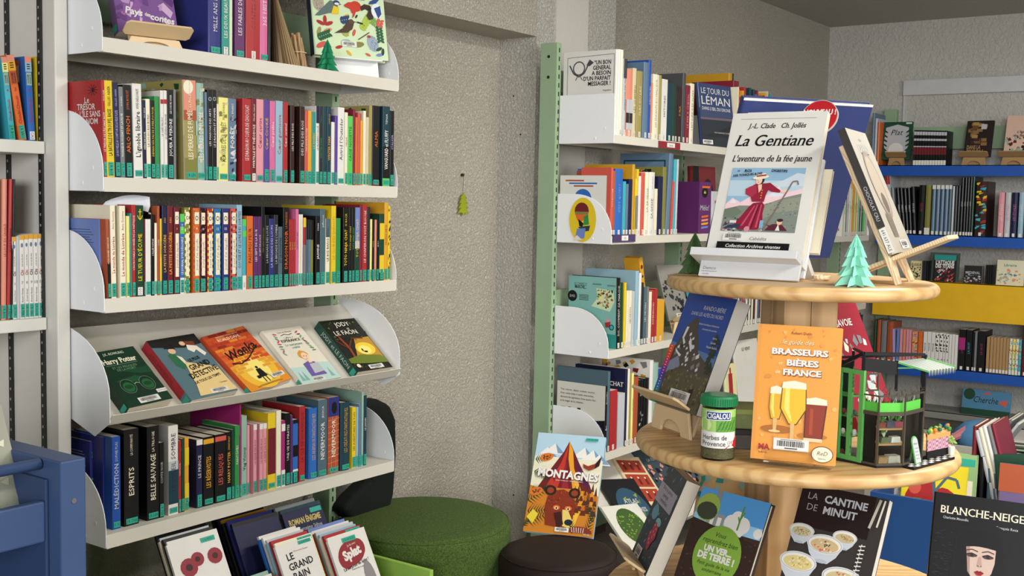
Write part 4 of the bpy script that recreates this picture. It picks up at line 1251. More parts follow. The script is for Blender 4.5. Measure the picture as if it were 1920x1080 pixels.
def a_rando(p, w, h):
    p.rect(0, 0.42, 1, 1, '#2B4E9C'); p.poly([(0, 0.55), (1, 0.5), (1, 0.3), (0, 0.3)], '#5B78A6')
    p.poly([(0.05, 0.42), (0.16, 0.60), (0.22, 0.72), (0.36, 0.80), (0.42, 0.77), (0.46, 0.68), (0.55, 0.60), (0.62, 0.50), (0.80, 0.44), (1, 0.40), (1, 0), (0, 0), (0, 0.42)], '#4F4840')
    rg = random.Random(9)
    for k in range(60):
        u, v = rg.uniform(0.1, 0.75), rg.uniform(0.30, 0.74); q = rg.choice(['#D7D8D8', '#6B635A', '#37312C', '#857C70'])
        if v > 0.74 - abs(u - 0.38) * 0.9: continue
        s_ = rg.uniform(0.02, 0.055); p.poly([(u, v), (u + s_, v + s_ * 0.5), (u + s_ * 1.4, v - s_ * 0.2), (u + s_ * 0.3, v - s_ * 0.6)], q, False)
    p.z += p.dz
    for pts in ([(0.22, 0.70), (0.27, 0.70), (0.24, 0.60), (0.30, 0.56), (0.27, 0.54), (0.20, 0.60)], [(0.36, 0.62), (0.42, 0.58), (0.48, 0.50), (0.46, 0.49), (0.38, 0.56)], [(0.14, 0.50), (0.22, 0.47), (0.30, 0.45), (0.28, 0.43), (0.16, 0.47)]): p.poly(pts, '#DADDE0')
    p.poly([(0.05, 0.35), (0.25, 0.44), (0.35, 0.36), (0.15, 0.27), (0.05, 0.27)], '#8089A0')
    p.poly([(0.16, 0.30), (0.45, 0.34), (0.80, 0.30), (1, 0.33), (1, 0.0), (0, 0), (0, 0.2)], '#55503C')
    for k in range(120):
        u, v = rg.uniform(0.06, 0.98), rg.uniform(0.02, 0.30); s_ = rg.uniform(0.015, 0.04); p.poly([(u, v), (min(1, u + s_), v + s_ * 0.6), (min(1, u + s_), v - s_ * 0.4)], rg.choice(['#6E6A3A', '#8A7A3A', '#3A3A2C', '#5E6B36', '#7A705C', '#44402F']), False)
    p.z += p.dz
    p.poly([(0.70, 0.18), (0.80, 0.20), (0.78, 0.10), (0.70, 0.10)], '#2E2019')
    for k in range(16): u = 0.93 + rg.uniform(-0.07, 0.06); v = 0.34 + 0.02 * k; p.poly([(u - 0.05, v), (min(1, u + 0.05), v), (min(1, u), v + 0.05)], '#2F3A2A', False)
    p.z += p.dz
    cols = ['#3E8E4A', '#2F7F8C', '#2A62A8', '#4A3A9A', '#7A2A8A', '#C02A6A', '#D8382E', '#E0562A']
    for k, c in enumerate(cols): p.rect(0, k * 0.065, 0.11, k * 0.065 + 0.065, c, False)
    p.z += p.dz
    for k in range(20): p.rect(0.045, 0.03 + k * 0.025, 0.065, 0.038 + k * 0.025, 'white', False)
    p.z += p.dz
    p.text('RANDO-BIÈRE', 0.66, 0.885, 0.0085, 'white', 0.072, shear=0.1, bold=-0.01); p.text('DANS LES ALPES DU NORD', 0.55, 0.825, 0.0072, 'white', 0.105, shear=0.1, bold=-0.01)
    p.text('Balades bucoliques et brasseries', 0.66, 0.745, 0.0035, 'white', 0.07); p.text('artisanales de caractère', 0.70, 0.705, 0.0035, 'white', 0.05)
    for k, t in enumerate(['Isère', 'Savoie', 'Haute-Savoie']): p.text(t, 0.86 , 0.645 - 0.04 * k, 0.0045, 'white', 0.034)
    p.barcode(0.56, 0.105, 0.42, 0.10, 0.0); p.text('GLÉNAT', 0.75, 0.03, 0.003, 'silver')

def a_montagnes(p, w, h):
    p.rect(0, 0.0, 1, 1, '#A9C6D6'); p.rect(0, 0, 1, 0.74, '#DAD7BC')
    for u, v in ((0.18, 0.86), (0.28, 0.9), (0.72, 0.88), (0.85, 0.86), (0.95, 0.82)): p.poly([(u - 0.17, v - 0.11), (u, v), (u + 0.17, v - 0.11)], 'white'); p.poly([(u, v), (u + 0.15, v - 0.10), (u + 0.05, v - 0.1)], '#6E93B4')
    p.rect(0, 0.66, 1, 0.755, '#DAD7BC')
    p.poly([(0.06, 0.38), (0.25, 0.62), (0.42, 0.82), (0.48, 0.93), (0.56, 0.84), (0.66, 0.72), (0.82, 0.55), (0.95, 0.38)], '#6A1C22')
    p.poly([(0.22, 0.45), (0.40, 0.70), (0.475, 0.90), (0.47, 0.70), (0.40, 0.45)], '#B4352A'); p.poly([(0.48, 0.93), (0.50, 0.75), (0.58, 0.55), (0.62, 0.45), (0.74, 0.45), (0.60, 0.66), (0.55, 0.84)], '#D9982B')
    p.poly([(0.46, 0.78), (0.50, 0.60), (0.56, 0.45), (0.46, 0.42)], '#8E2430'); p.poly([(0.60, 0.78), (0.70, 0.55), (0.92, 0.42), (0.72, 0.62)], '#4A1E4A'); p.poly([(0.30, 0.62), (0.36, 0.68), (0.34, 0.5)], '#4A1E4A')
    p.poly([(0.58, 0.60), (0.66, 0.55), (0.78, 0.40), (0.70, 0.40)], '#E0A838')
    p.poly([(0, 0.46), (0.20, 0.42), (0.4, 0.45), (0.75, 0.45), (1, 0.40), (1, 0), (0, 0)], '#C07A24')
    p.poly([(0.60, 0.40), (0.82, 0.38), (0.72, 0.1), (0.60, 0.05)], '#E2B23A')
    rg = random.Random(11)
    for k in range(7):
        u = 0.66 + 0.05 * k; v = 0.20 + 0.02 * (k % 3)
        for j in range(5): p.poly([(u - 0.045 + j * 0.006, v + j * 0.05), (u + 0.045 - j * 0.006, v + j * 0.05), (u, v + 0.09 + j * 0.05)], ['#B5671E', '#7E3A18', '#D08A2A'][k % 3] if j % 2 else '#5C2A18', False)
    p.z += p.dz
    def frond(u, v, a, l, c='#1E3B22'):
        for j in range(9):
            t = j / 9; bu, bv = u + math.cos(a) * l * t, v + math.sin(a) * l * t
            for s_ in (-1, 1):
                b_ = a + s_ * 0.8; ll = l * 0.33 * (1 - t * 0.6); q = (bu + math.cos(b_) * ll, bv + math.sin(b_) * ll)
                p.poly([(bu, bv), (bu + math.cos(a) * 0.018, bv + math.sin(a) * 0.018), (min(0.99, max(0.01, q[0])), min(0.99, max(0.01, q[1])))], c, False)
        p.z += p.dz
    for u, v, a, l in ((0.02, 0.72, 0.2, 0.25), (0.03, 0.60, -0.3, 0.24), (0.0, 0.30, 0.5, 0.35), (0.02, 0.20, 0.1, 0.34), (0.05, 0.10, 0.3, 0.36), (0.02, 0.40, 0.2, 0.26), (0.98, 0.15, 2.2, 0.25), (0.70, 0.02, 1.9, 0.25), (0.9, 0.02, 1.3, 0.32), (0.0, 0.05, 0.9, 0.2)): frond(u, v, a, l)
    for u, v in ((0.18, 0.75), (0.10, 0.40)): p.ell(u, v, 0.10, 0.06, '#C9702A', 16, rot=0.3); [p.ell(u + rg.uniform(-0.05, 0.05), v + rg.uniform(-0.02, 0.02), 0.012, 0.012, '#6A3418', 6, next_=False) for _ in range(12)]; p.z += p.dz
    p.poly([(0.02, 0.14), (0.10, 0.22), (0.18, 0.18), (0.12, 0.08)], '#D9C43A')
    # bear
    bear = '#7E2F1A'
    p.poly([(0.30, 0.08), (0.26, 0.26), (0.28, 0.36), (0.36, 0.42), (0.50, 0.44), (0.62, 0.40), (0.70, 0.30), (0.68, 0.16), (0.56, 0.06)], bear)
    p.ell(0.31, 0.42, 0.085, 0.075, '#2A1D16', 16); p.ell(0.31, 0.42, 0.05, 0.045, '#8A3A20', 12); p.ell(0.66, 0.41, 0.085, 0.075, '#2A1D16', 16); p.ell(0.66, 0.41, 0.05, 0.045, '#8A3A20', 12)
    for k in range(90):
        a = rg.uniform(0, 6.28); r = rg.uniform(0.4, 1.0); u = 0.48 + 0.20 * r * math.cos(a); v = 0.26 + 0.16 * r * math.sin(a); d = 0.03
        p.poly([(u, v), (u + 0.006, v + 0.004), (u + d * math.cos(a), v + d * math.sin(a))], rg.choice(['#C9502A', '#4A1D14', '#A53C20', '#2A1410']), False)
    p.z += p.dz
    p.poly([(0.52, 0.24), (0.60, 0.24), (0.68, 0.14), (0.64, 0.07), (0.55, 0.08)], '#D9C36A'); p.ell(0.63, 0.12, 0.06, 0.045, '#1B2230', 14)
    p.poly([(0.40, 0.20), (0.50, 0.22), (0.56, 0.10), (0.48, 0.05)], '#3A1812')
    for u in (0.43, 0.60): p.ell(u, 0.255, 0.05, 0.035, '#D9702A', 12); p.ell(u, 0.25, 0.026, 0.022, 'cream', 10); p.ell(u, 0.25, 0.014, 0.016, 'ink', 8)
    p.ell(0.80, 0.03, 0.18, 0.09, '#7A3020', 18, a0=0, a1=180); [p.line([(0.70 + 0.03 * k, 0.03), (0.68 + 0.035 * k, 0.08)], 0.008, 'white', False) for k in range(6)]; p.z += p.dz
    # eagle
    p.poly([(0.72, 0.71), (0.80, 0.69), (0.90, 0.72), (0.97, 0.79), (0.93, 0.71), (0.90, 0.67), (0.82, 0.645), (0.74, 0.67)], '#8A3420'); p.poly([(0.90, 0.72), (0.98, 0.80), (0.96, 0.70), (0.90, 0.67)], '#2C1714')
    p.text('MONTAGNES', 0.537, 0.580, 0.0245, '#5A2A20', 0.200, bold=0.05, rot=-0.03); p.text('MONTAGNES', 0.530, 0.585, 0.0245, 'white', 0.200, bold=0.045, rot=-0.03)
    p.text('DINO CAVALLARI - MARISKE BARBERO', 0.56, 0.525, 0.0035, 'white', 0.11)
    p.barcode(0.55, 0.045, 0.20, 0.042); p.rect(0.72, 0.945, 0.90, 0.972, 'tealtag'); p.text('J 577 AW CAV', 0.81, 0.958, 0.0045, 'ink', 0.036)
    p.text('GRÜND', 0.9, 0.02, 0.004, 'white')

def a_ver(p, w, h):
    p.rect(0, 0.60, 1, 1, '#4D93CF'); p.rect(0, 0.60, 1, 0.72, '#8FC3E2')
    for u, v, r in ((0.62, 0.76, 0.09), (0.55, 0.70, 0.10), (0.72, 0.70, 0.10), (0.64, 0.66, 0.13), (0.95, 0.66, 0.06)): p.ell(u, v, r, r, 'white', 16, next_=False)
    p.z += p.dz
    p.line([(0.66, 0.64), (0.665, 0.80), (0.67, 0.90)], 0.022, '#4E8A3A'); p.line([(0.665, 0.76), (0.70, 0.84)], 0.018, '#4E8A3A'); p.line([(0.665, 0.72), (0.63, 0.78)], 0.018, '#4E8A3A')
    p.rect(0.24, 0.70, 0.32, 1, '#7E8280'); p.rect(0.20, 0.62, 0.45, 0.76, '#8D918F'); p.rect(0.25, 0.63, 0.30, 0.72, 'white'); p.rect(0.35, 0.63, 0.41, 0.72, 'white')
    p.ell(0.17, 0.80, 0.17, 0.17, '#8FA84A', 20); p.ell(0.17, 0.76, 0.15, 0.11, '#39402F', 16)
    p.poly([(0, 0.66), (0.2, 0.64), (0.45, 0.61), (0.7, 0.58), (1, 0.54), (1, 0), (0, 0)], '#33221D')
    rg = random.Random(6)
    for k in range(150):
        u, v = rg.uniform(0.02, 0.97), rg.uniform(0.02, 0.58); s_ = rg.uniform(0.006, 0.02); p.poly([(u, v), (u + s_, v + s_), (u + s_ * 1.5, v)], rg.choice(['#4A352C', '#241613', '#5C4236', '#6A4B3C']), False)
    p.z += p.dz
    p.ell(0.50, 0.33, 0.335, 0.36, '#7DA53C', 36)
    p.text('Vous', 0.48, 0.545, 0.008, 'ink', 0.03, shear=0.3); p.text('reprendrez bien', 0.50, 0.47, 0.0085, 'ink', 0.075, shear=0.25)
    p.text('UN VER...', 0.50, 0.385, 0.010, 'white', 0.068, bold=0.05); p.text('DE TERRE !', 0.50, 0.305, 0.011, 'white', 0.082, bold=0.05)
    p.text('Petit guide de la vie', 0.50, 0.225, 0.0062, 'ink', 0.07, shear=0.15); p.text('souterraine', 0.50, 0.165, 0.0062, 'ink', 0.045, shear=0.15)

def a_cantine(p, w, h):
    p.rect(0, 0.62, 0.86, 1, '#221718')
    p.text('LA', 0.15, 0.90, 0.0115, '#A8A4A4', bold=-0.01); p.text('CANTINE', 0.54, 0.895, 0.0125, 'silver', 0.078, bold=0.03); p.text('DE', 0.17, 0.80, 0.0115, '#A8A4A4', bold=-0.01); p.text('MINUIT', 0.50, 0.795, 0.0125, 'silver', 0.066, bold=0.03)
    def bowl(u, v, r, fill, bits):
        p.poly([(u - r, v), (u - r * 0.75, v - r * 0.45), (u - r * 0.35, v - r * 0.78), (u + r * 0.35, v - r * 0.78), (u + r * 0.75, v - r * 0.45), (u + r, v)], '#C8CFD6')
        p.ell(u, v - r * 0.72, r * 0.35, r * 0.10, '#B4BEC8', 14)
        p.ell(u, v, r, r * 0.50, 'white', 26); p.ell(u, v, r * 0.94, r * 0.45, '#9FB4CC', 26); p.ell(u, v, r * 0.90, r * 0.42, '#E8E6DC', 26); p.ell(u, v - 0.01, r * 0.78, r * 0.34, fill, 22)
        rg = random.Random(int(u * 100))
        for k in range(34):
            a = rg.uniform(0, 6.28); q = rg.uniform(0, 0.62) * r; s_ = r * 0.14
            uu, vv = u + q * math.cos(a), v - 0.01 + q * 0.45 * math.sin(a); p.poly([(uu, vv), (uu + s_, vv + s_ * 0.3), (uu + s_ * 0.6, vv - s_ * 0.5)], rg.choice(bits), False)
        p.z += p.dz
    bowl(0.62, 0.60, 0.14, '#C8B890', ['#B9A27A', '#7E8A4A', '#C98A7A']); bowl(0.12, 0.58, 0.15, '#C8C49A', ['#8FA050', '#D9C8A0', '#B8705A'])
    bowl(0.42, 0.50, 0.21, '#CDB488', ['#C9705F', '#E0C9A4', '#4E6B3A', '#E6DCC0']); bowl(0.17, 0.30, 0.22, '#D9CB8A', ['#E2D49A', '#C9B46A', '#E9DDAE', '#B99A50']); bowl(0.70, 0.25, 0.23, '#CDBF90', ['#CC6A5A', '#3F6A3A', '#E6DAB8', '#E3BFA0'])
    p.line([(0.92, 0.98), (0.86, 0.72)], 0.03, '#B9B4A8'); p.line([(0.97, 0.98), (0.94, 0.74)], 0.02, '#D8D4C8')
    for k in range(9): p.line([(0.80, 0.55 - k * 0.035), (0.87, 0.56 - k * 0.035)], 0.012, 'white', False); p.line([(0.83, 0.57 - k * 0.035), (0.82, 0.54 - k * 0.035)], 0.01, 'white', False)
    p.z += p.dz

def a_blanche(p, w, h):
    p.text('BLANCHE-NEIGE', 0.41, 0.865, 0.0130, 'cream', 0.136, serif=True, bold=0.0, fill=True); p.text('Charlotte Moundlic', 0.20, 0.80, 0.0042, 'silver', 0.042, bold=0.01); p.text('François Roca', 0.62, 0.775, 0.0042, 'silver', 0.036, bold=0.01)
    w0, h0, O0 = p.w, p.h, p.O.copy(); p.O = p.O + p.ex * (-0.035 * w0) + p.ey * (0.165 * h0); p.w = w0 * 0.82; p.h = h0 * 0.82
    p.poly([(0.30, 0.60), (0.34, 0.70), (0.44, 0.76), (0.60, 0.78), (0.74, 0.74), (0.82, 0.62), (0.84, 0.1), (0.26, 0.1)], '#121213')
    p.poly([(0.40, 0.52), (0.405, 0.38), (0.44, 0.28), (0.50, 0.205), (0.56, 0.18), (0.62, 0.20), (0.68, 0.28), (0.71, 0.40), (0.715, 0.54)], '#CDB4A8')
    p.poly([(0.40, 0.52), (0.405, 0.38), (0.44, 0.28), (0.47, 0.24), (0.46, 0.40), (0.45, 0.54)], '#A58B82')
    p.poly([(0.36, 0.48), (0.38, 0.66), (0.56, 0.70), (0.74, 0.66), (0.75, 0.50), (0.70, 0.515), (0.62, 0.525), (0.52, 0.53), (0.42, 0.515)], '#0E0E10'); p.poly([(0.33, 0.60), (0.40, 0.60), (0.43, 0.40), (0.45, 0.22), (0.38, 0.18), (0.32, 0.3)], '#0E0E10'); p.poly([(0.76, 0.60), (0.71, 0.56), (0.705, 0.38), (0.67, 0.24), (0.74, 0.18), (0.80, 0.3)], '#0E0E10')
    for u in (0.475, 0.635):
        p.poly([(u - 0.055, 0.432), (u - 0.02, 0.452), (u + 0.03, 0.452), (u + 0.055, 0.43), (u + 0.02, 0.418), (u - 0.03, 0.418)], '#5A4038'); p.ell(u, 0.434, 0.018, 0.018, '#2A2A30', 10)
        p.line([(u - 0.055, 0.44), (u, 0.458), (u + 0.055, 0.438)], 0.010, '#2A1C1A'); p.line([(u - 0.06, 0.478), (u, 0.495), (u + 0.06, 0.478)], 0.010, '#4A342E')
    p.poly([(0.55, 0.43), (0.535, 0.34), (0.56, 0.325), (0.585, 0.34), (0.57, 0.43)], '#B99A8E'); p.ell(0.545, 0.338, 0.008, 0.006, '#6A4A44', 6, next_=False); p.ell(0.575, 0.338, 0.008, 0.006, '#6A4A44', 6)
    p.poly([(0.51, 0.275), (0.545, 0.292), (0.56, 0.286), (0.575, 0.292), (0.61, 0.275), (0.56, 0.268)], '#7E1622'); p.poly([(0.51, 0.275), (0.56, 0.268), (0.61, 0.275), (0.58, 0.245), (0.54, 0.245)], '#9C1E2C')
    p.ell(0.58, 0.10, 0.14, 0.13, '#9E1A20', 22); p.ell(0.54, 0.13, 0.05, 0.03, '#D04A4A', 12); p.line([(0.58, 0.19), (0.60, 0.23)], 0.014, '#3A2418')
    for k in range(4): p.ell(0.50 + 0.05 * k, 0.07, 0.018, 0.05, '#C9AEA2', 10, next_=False)
    p.z += p.dz
    p.w, p.h, p.O = w0, h0, O0
    rg = random.Random(12)
    for k in range(80):
        u, v = rg.uniform(0.03, 0.17), rg.uniform(0.02, 0.72); p.line([(u, v), (u + rg.uniform(0.015, 0.04), v + rg.uniform(-0.012, 0.004))], 0.004, '#2E3034', False)
    p.z += p.dz

def a_baies(p, w, h):
    p.rect(0, 0.0, 1, 1, '#2F3A46'); rg = random.Random(13)
    for k in range(110):
        u, v = rg.uniform(0, 0.93), rg.uniform(0, 0.98); s_ = rg.uniform(0.02, 0.06); p.poly([(u, v), (u + s_, v + s_ * 0.6), (u + s_ * 0.5, v - s_ * 0.4)], rg.choice(['#4E7686', '#22303A', '#6E8C96', '#39505C', '#8AA4AA']), False)
    p.z += p.dz
    p.rect(0.0, 0.62, 0.93, 0.82, '#A9A3B4')
    for k, t in enumerate(['Baies et plantes', 'sauvages', 'comestibles']): p.text(t, 0.46, 0.79 - k * 0.06, 0.0078, 'ink', 0.08)
    p.ell(0.30, 0.53, 0.16, 0.11, '#5E9AB0', 16); p.ell(0.62, 0.48, 0.14, 0.06, '#7FB4BE', 14)
    for u, v in ((0.55, 0.42), (0.66, 0.40), (0.60, 0.36), (0.50, 0.33), (0.64, 0.31), (0.54, 0.27), (0.60, 0.24), (0.70, 0.35)): p.ell(u, v, 0.075, 0.075, '#B02848', 12); p.ell(u - 0.02, v + 0.015, 0.02, 0.02, '#E08A98', 8)
    p.barcode(0.30, 0.10, 0.30, 0.12)

def a_choco(p, w, h):
    p.text('Alexis', 0.5, 0.92, 0.006, 'grey'); p.text('CACAO', 0.5, 0.85, 0.016, 'silver', w * 0.7); p.rect(0.3, 0.80, 0.7, 0.806, 'ink')
    p.ell(0.5, 0.55, 0.28, 0.40, '#8A7E70', 24, rot=0.1); p.ell(0.5, 0.55, 0.24, 0.34, '#A89B8A', 24, rot=0.1); p.ell(0.5, 0.40, 0.12, 0.12, '#5E5248', 16)
    for k in range(5): p.poly([(0.25 + 0.06 * k, 0.30), (0.30 + 0.06 * k, 0.32), (0.30 + 0.05 * k, 0.12), (0.27 + 0.05 * k, 0.12)], '#7A6E62', False)
    p.z += p.dz; p.barcode(0.62, 0.06, 0.40, 0.07)
def sp_choco(p, t, h):
    p.rect(0, 0.21, 1, 1, '#33302E'); p.text('CHOCOLAT CRU', 0.5, 0.40, t * 0.42, 'silver', h * 0.30, rot=-math.pi / 2); p.rect(0.06, 0.015, 0.94, 0.205, 'white'); p.text('641.637 ALE', 0.5, 0.11, t * 0.40, 'ink', h * 0.165, rot=-math.pi / 2)

def a_simple(title, ink='white', sub=None, blobs=None, v=0.8, seed=1, shear=0.0, serif=False, bar=True, tag_=False, author=None, hh=0.014):
    def f(p, w, h):
        rg = random.Random(seed)
        if blobs:
            for k in range(40):
                u, vv = rg.uniform(0.05, 0.9), rg.uniform(0.04, v - 0.12); r = rg.uniform(0.02, 0.09); a = rg.uniform(0, 6)
                p.poly([(min(0.99, max(0.01, u + r * math.cos(a + q))), min(0.99, max(0.01, vv + 0.7 * r * math.sin(a + q)))) for q in (0, 1.3, 2.6, 4.4)], rg.choice(blobs), False)
            p.z += p.dz
        lines = title.split('/')
        for k, t in enumerate(lines): p.text(t, 0.5, v - k * hh * 1.5 / h, hh, ink, w * 0.8, shear=shear, serif=serif, bold=0.015)
        if author: p.text(author, 0.5, 0.93, 0.006, ink, w * 0.6)
        if sub: p.text(sub, 0.5, v - len(lines) * hh * 1.5 / h, 0.006, ink, w * 0.7)
        if bar: p.barcode(0.5, 0.08, 0.36, 0.075)
        if tag_: p.rect(0.58, 0.92, 0.97, 0.985, 'tealtag'); p.text('J Te A SCO', 0.775, 0.952, 0.006, 'ink', w * 0.34)
    return f

def a_poesie(p, w, h):
    p.text('EN POÉSIE', 0.50, 0.765, 0.017, 'coral', 0.13); p.text('Un poème à partager chaque jour', 0.50, 0.715, 0.0055, 'ink', 0.13, bold=0.01)
    def leaf(u, v, r, c, rot=0.0): p.ell(u, v, r, r * 0.42, c, 10, rot=rot, next_=False)
    p.ell(0.10, 0.62, 0.075, 0.11, '#A79E8C', 20); p.ell(0.80, 0.19, 0.075, 0.11, '#93A3B4', 20, rot=0.3)
    rg = random.Random(3)
    for k in range(40): p.ell(0.10 + rg.uniform(-0.05, 0.05), 0.62 + rg.uniform(-0.08, 0.08), 0.004, 0.004, 'charcoal', 5, next_=False); p.ell(0.80 + rg.uniform(-0.05, 0.05), 0.19 + rg.uniform(-0.08, 0.08), 0.004, 0.004, 'charcoal', 5, next_=False)
    p.z += p.dz
    for u, v, r, c, a in ((0.17, 0.42, 0.06, 'red', 1.5), (0.11, 0.38, 0.06, 'red', -0.4), (0.22, 0.38, 0.06, 'red', 0.4), (0.20, 0.30, 0.06, 'salmon', 0.3), (0.46, 0.49, 0.045, 'gold', 0.6), (0.60, 0.50, 0.03, 'darkgreen', 1.0), (0.55, 0.30, 0.05, 'coral', 1.2), (0.88, 0.58, 0.045, 'gold', 1.2), (0.68, 0.40, 0.05, 'green', -0.8), (0.33, 0.11, 0.05, 'red', 0.3), (0.46, 0.05, 0.045, 'gold', -0.8), (0.72, 0.05, 0.04, 'coral', -0.4), (0.88, 0.06, 0.05, 'periwinkle', 0.2), (0.88, 0.13, 0.05, 'darkgreen', 0.5), (0.93, 0.10, 0.05, 'darkgreen', 1.4), (0.43, 0.19, 0.06, 'sage', 0.1), (0.59, 0.16, 0.09, 'olive', 0.2), (0.10, 0.12, 0.08, 'coral', 0.5), (0.08, 0.28, 0.06, 'khaki', 1.2), (0.03, 0.78, 0.05, 'green', 1.4), (0.70, 0.76, 0.05, 'lemon', 1.2)): leaf(u, v, r, c, a)
    p.z += p.dz
    for (u, v, a, c, n) in ((0.06, 0.20, 0.35, '#1F5A36', 6), (0.90, 0.42, -1.5, '#1F5A36', 6), (0.73, 0.52, -0.5, '#6FA04A', 5), (0.38, 0.43, 0.2, '#27406E', 4), (0.66, 0.35, 0.9, '#A8BC3A', 5), (0.90, 0.40, 1.2, 'coral', 3), (0.42, 0.25, 1.2, '#9DAA4A', 3)):
        for j in range(n):
            for s_ in (-1, 1):
                b = a + s_ * 0.9; cu, cv = u + math.cos(a) * 0.03 * j, v + math.sin(a) * 0.035 * j; p.ell(cu + 0.03 * math.cos(b), cv + 0.03 * math.sin(b), 0.032, 0.017, c, 8, rot=b, next_=False)
        p.z += p.dz
    # blue tit, squirrel, jay, brown bird
    p.poly([(0.04, 0.46), (0.17, 0.58), (0.26, 0.66), (0.34, 0.64), (0.36, 0.58), (0.32, 0.52), (0.22, 0.50), (0.10, 0.46)], '#5B6E6A'); p.poly([(0.26, 0.50), (0.36, 0.50), (0.37, 0.58), (0.30, 0.60)], 'yellow'); p.ell(0.34, 0.635, 0.045, 0.035, '#27406E', 12); p.ell(0.345, 0.625, 0.034, 0.016, 'white', 10); p.poly([(0.38, 0.63), (0.41, 0.625), (0.38, 0.615)], 'ink')
    p.ell(0.60, 0.62, 0.075, 0.07, '#C03A28', 16); p.poly([(0.44, 0.62), (0.50, 0.66), (0.60, 0.67), (0.62, 0.56), (0.54, 0.53), (0.52, 0.58), (0.45, 0.60)], '#C03A28'); p.poly([(0.56, 0.56), (0.54, 0.47), (0.57, 0.50), (0.60, 0.56)], '#C03A28')
    p.poly([(0.66, 0.62), (0.72, 0.66), (0.80, 0.65), (0.84, 0.57), (0.83, 0.49), (0.77, 0.47), (0.74, 0.52), (0.77, 0.58), (0.73, 0.60), (0.67, 0.57)], '#3A231E')
    p.poly([(0.78, 0.66), (0.88, 0.68), (0.94, 0.74), (1.0, 0.87), (0.93, 0.84), (0.88, 0.74), (0.80, 0.70)], '#2C4680'); p.ell(0.885, 0.59, 0.075, 0.10, '#DCE4EA', 14); p.poly([(0.85, 0.62), (0.94, 0.66), (0.95, 0.56), (0.90, 0.50)], '#2C4680'); p.poly([(0.74, 0.60), (0.80, 0.62), (0.80, 0.59)], 'ink')
    p.poly([(0.28, 0.27), (0.40, 0.34), (0.47, 0.43), (0.54, 0.45), (0.56, 0.42), (0.53, 0.34), (0.46, 0.29), (0.36, 0.28)], '#4A362A'); p.ell(0.52, 0.43, 0.035, 0.03, '#5C4230', 12); p.poly([(0.55, 0.435), (0.60, 0.43), (0.55, 0.42)], 'ink')
    p.line([(0.60, 0.22), (0.76, 0.32)], 0.012, '#5A4434'); p.ell(0.75, 0.27, 0.025, 0.018, 'red', 10); p.ell(0.17, 0.80, 0.025, 0.02, 'red', 10); p.line([(0.60, 0.43), (0.68, 0.415)], 0.018, 'ink')
    p.barcode(0.47, 0.155, 0.20, 0.065)

def a_contes(p, w, h):
    rg = random.Random(21)
    for k in range(70):
        u, v = rg.uniform(0.0, 1), rg.uniform(0.15, 1); r = rg.uniform(0.04, 0.14); a = rg.uniform(0, 6)
        p.poly([(min(1, max(0, u + r * math.cos(a + q))), min(1, max(0, v + r * 0.8 * math.sin(a + q)))) for q in (0, 0.9, 2.6, 3.6)], rg.choice(['#8A5C9A', '#6A4480', '#B690BC', '#C9A8C8', '#5C3C74', '#9C6CA4', '#B86C9A']), False)
    p.z += p.dz
    p.text('Pays', 0.30, 0.27, 0.017, 'white', 0.042, shear=0.1, rot=-0.12, bold=0.03); p.text('des', 0.52, 0.25, 0.009, 'white', 0.014, rot=-0.12, bold=0.03); p.text('contes', 0.76, 0.215, 0.016, 'white', 0.06, shear=0.1, rot=-0.12, bold=0.03)

def a_harry(p, w, h):
    p.poly([(0.35, 0.62), (0.7, 0.52), (1, 0.50), (1, 0.62)], '#16452C'); p.poly([(0, 0.5), (0.4, 0.58), (0.9, 0.46), (1, 0.4), (1, 0.2), (0, 0.1)], '#0E3020'); p.poly([(0.1, 0.45), (0.6, 0.5), (0.9, 0.38), (0.5, 0.4)], '#184E30')
    p.text('J.K. ROWLING', 0.48, 0.93, 0.0072, '#D8DCCB', 0.06, serif=True); p.text('Harry Potter', 0.5, 0.80, 0.0155, '#E8E6CC', 0.098, bold=0.02, serif=True)
    p.rect(0.15, 0.725, 0.85, 0.73, '#8FA68C', False); p.text('ET LES RELIQUES', 0.52, 0.68, 0.0065, '#6F9A78', 0.075); p.text('DE LA MORT', 0.52, 0.63, 0.0065, '#6F9A78', 0.055)
    for u in (0.30, 0.72):
        p.ell(u, 0.34, 0.155, 0.17, '#8FA088', 26); p.ell(u, 0.34, 0.150, 0.165, '#0F2E1C', 26); p.ell(u, 0.325, 0.12, 0.12, '#1E5E34', 22); p.ell(u, 0.33, 0.09, 0.05, '#124024', 18)
    p.line([(0.45, 0.36), (0.51, 0.38), (0.57, 0.36)], 0.012, '#A9B9A0'); p.barcode(0.52, 0.075, 0.46, 0.095); p.rect(0.78, 0.14, 1.0, 0.20, 'white'); p.text('GALLIMARD JEUNESSE', 0.89, 0.17, 0.003, 'ink', 0.026)
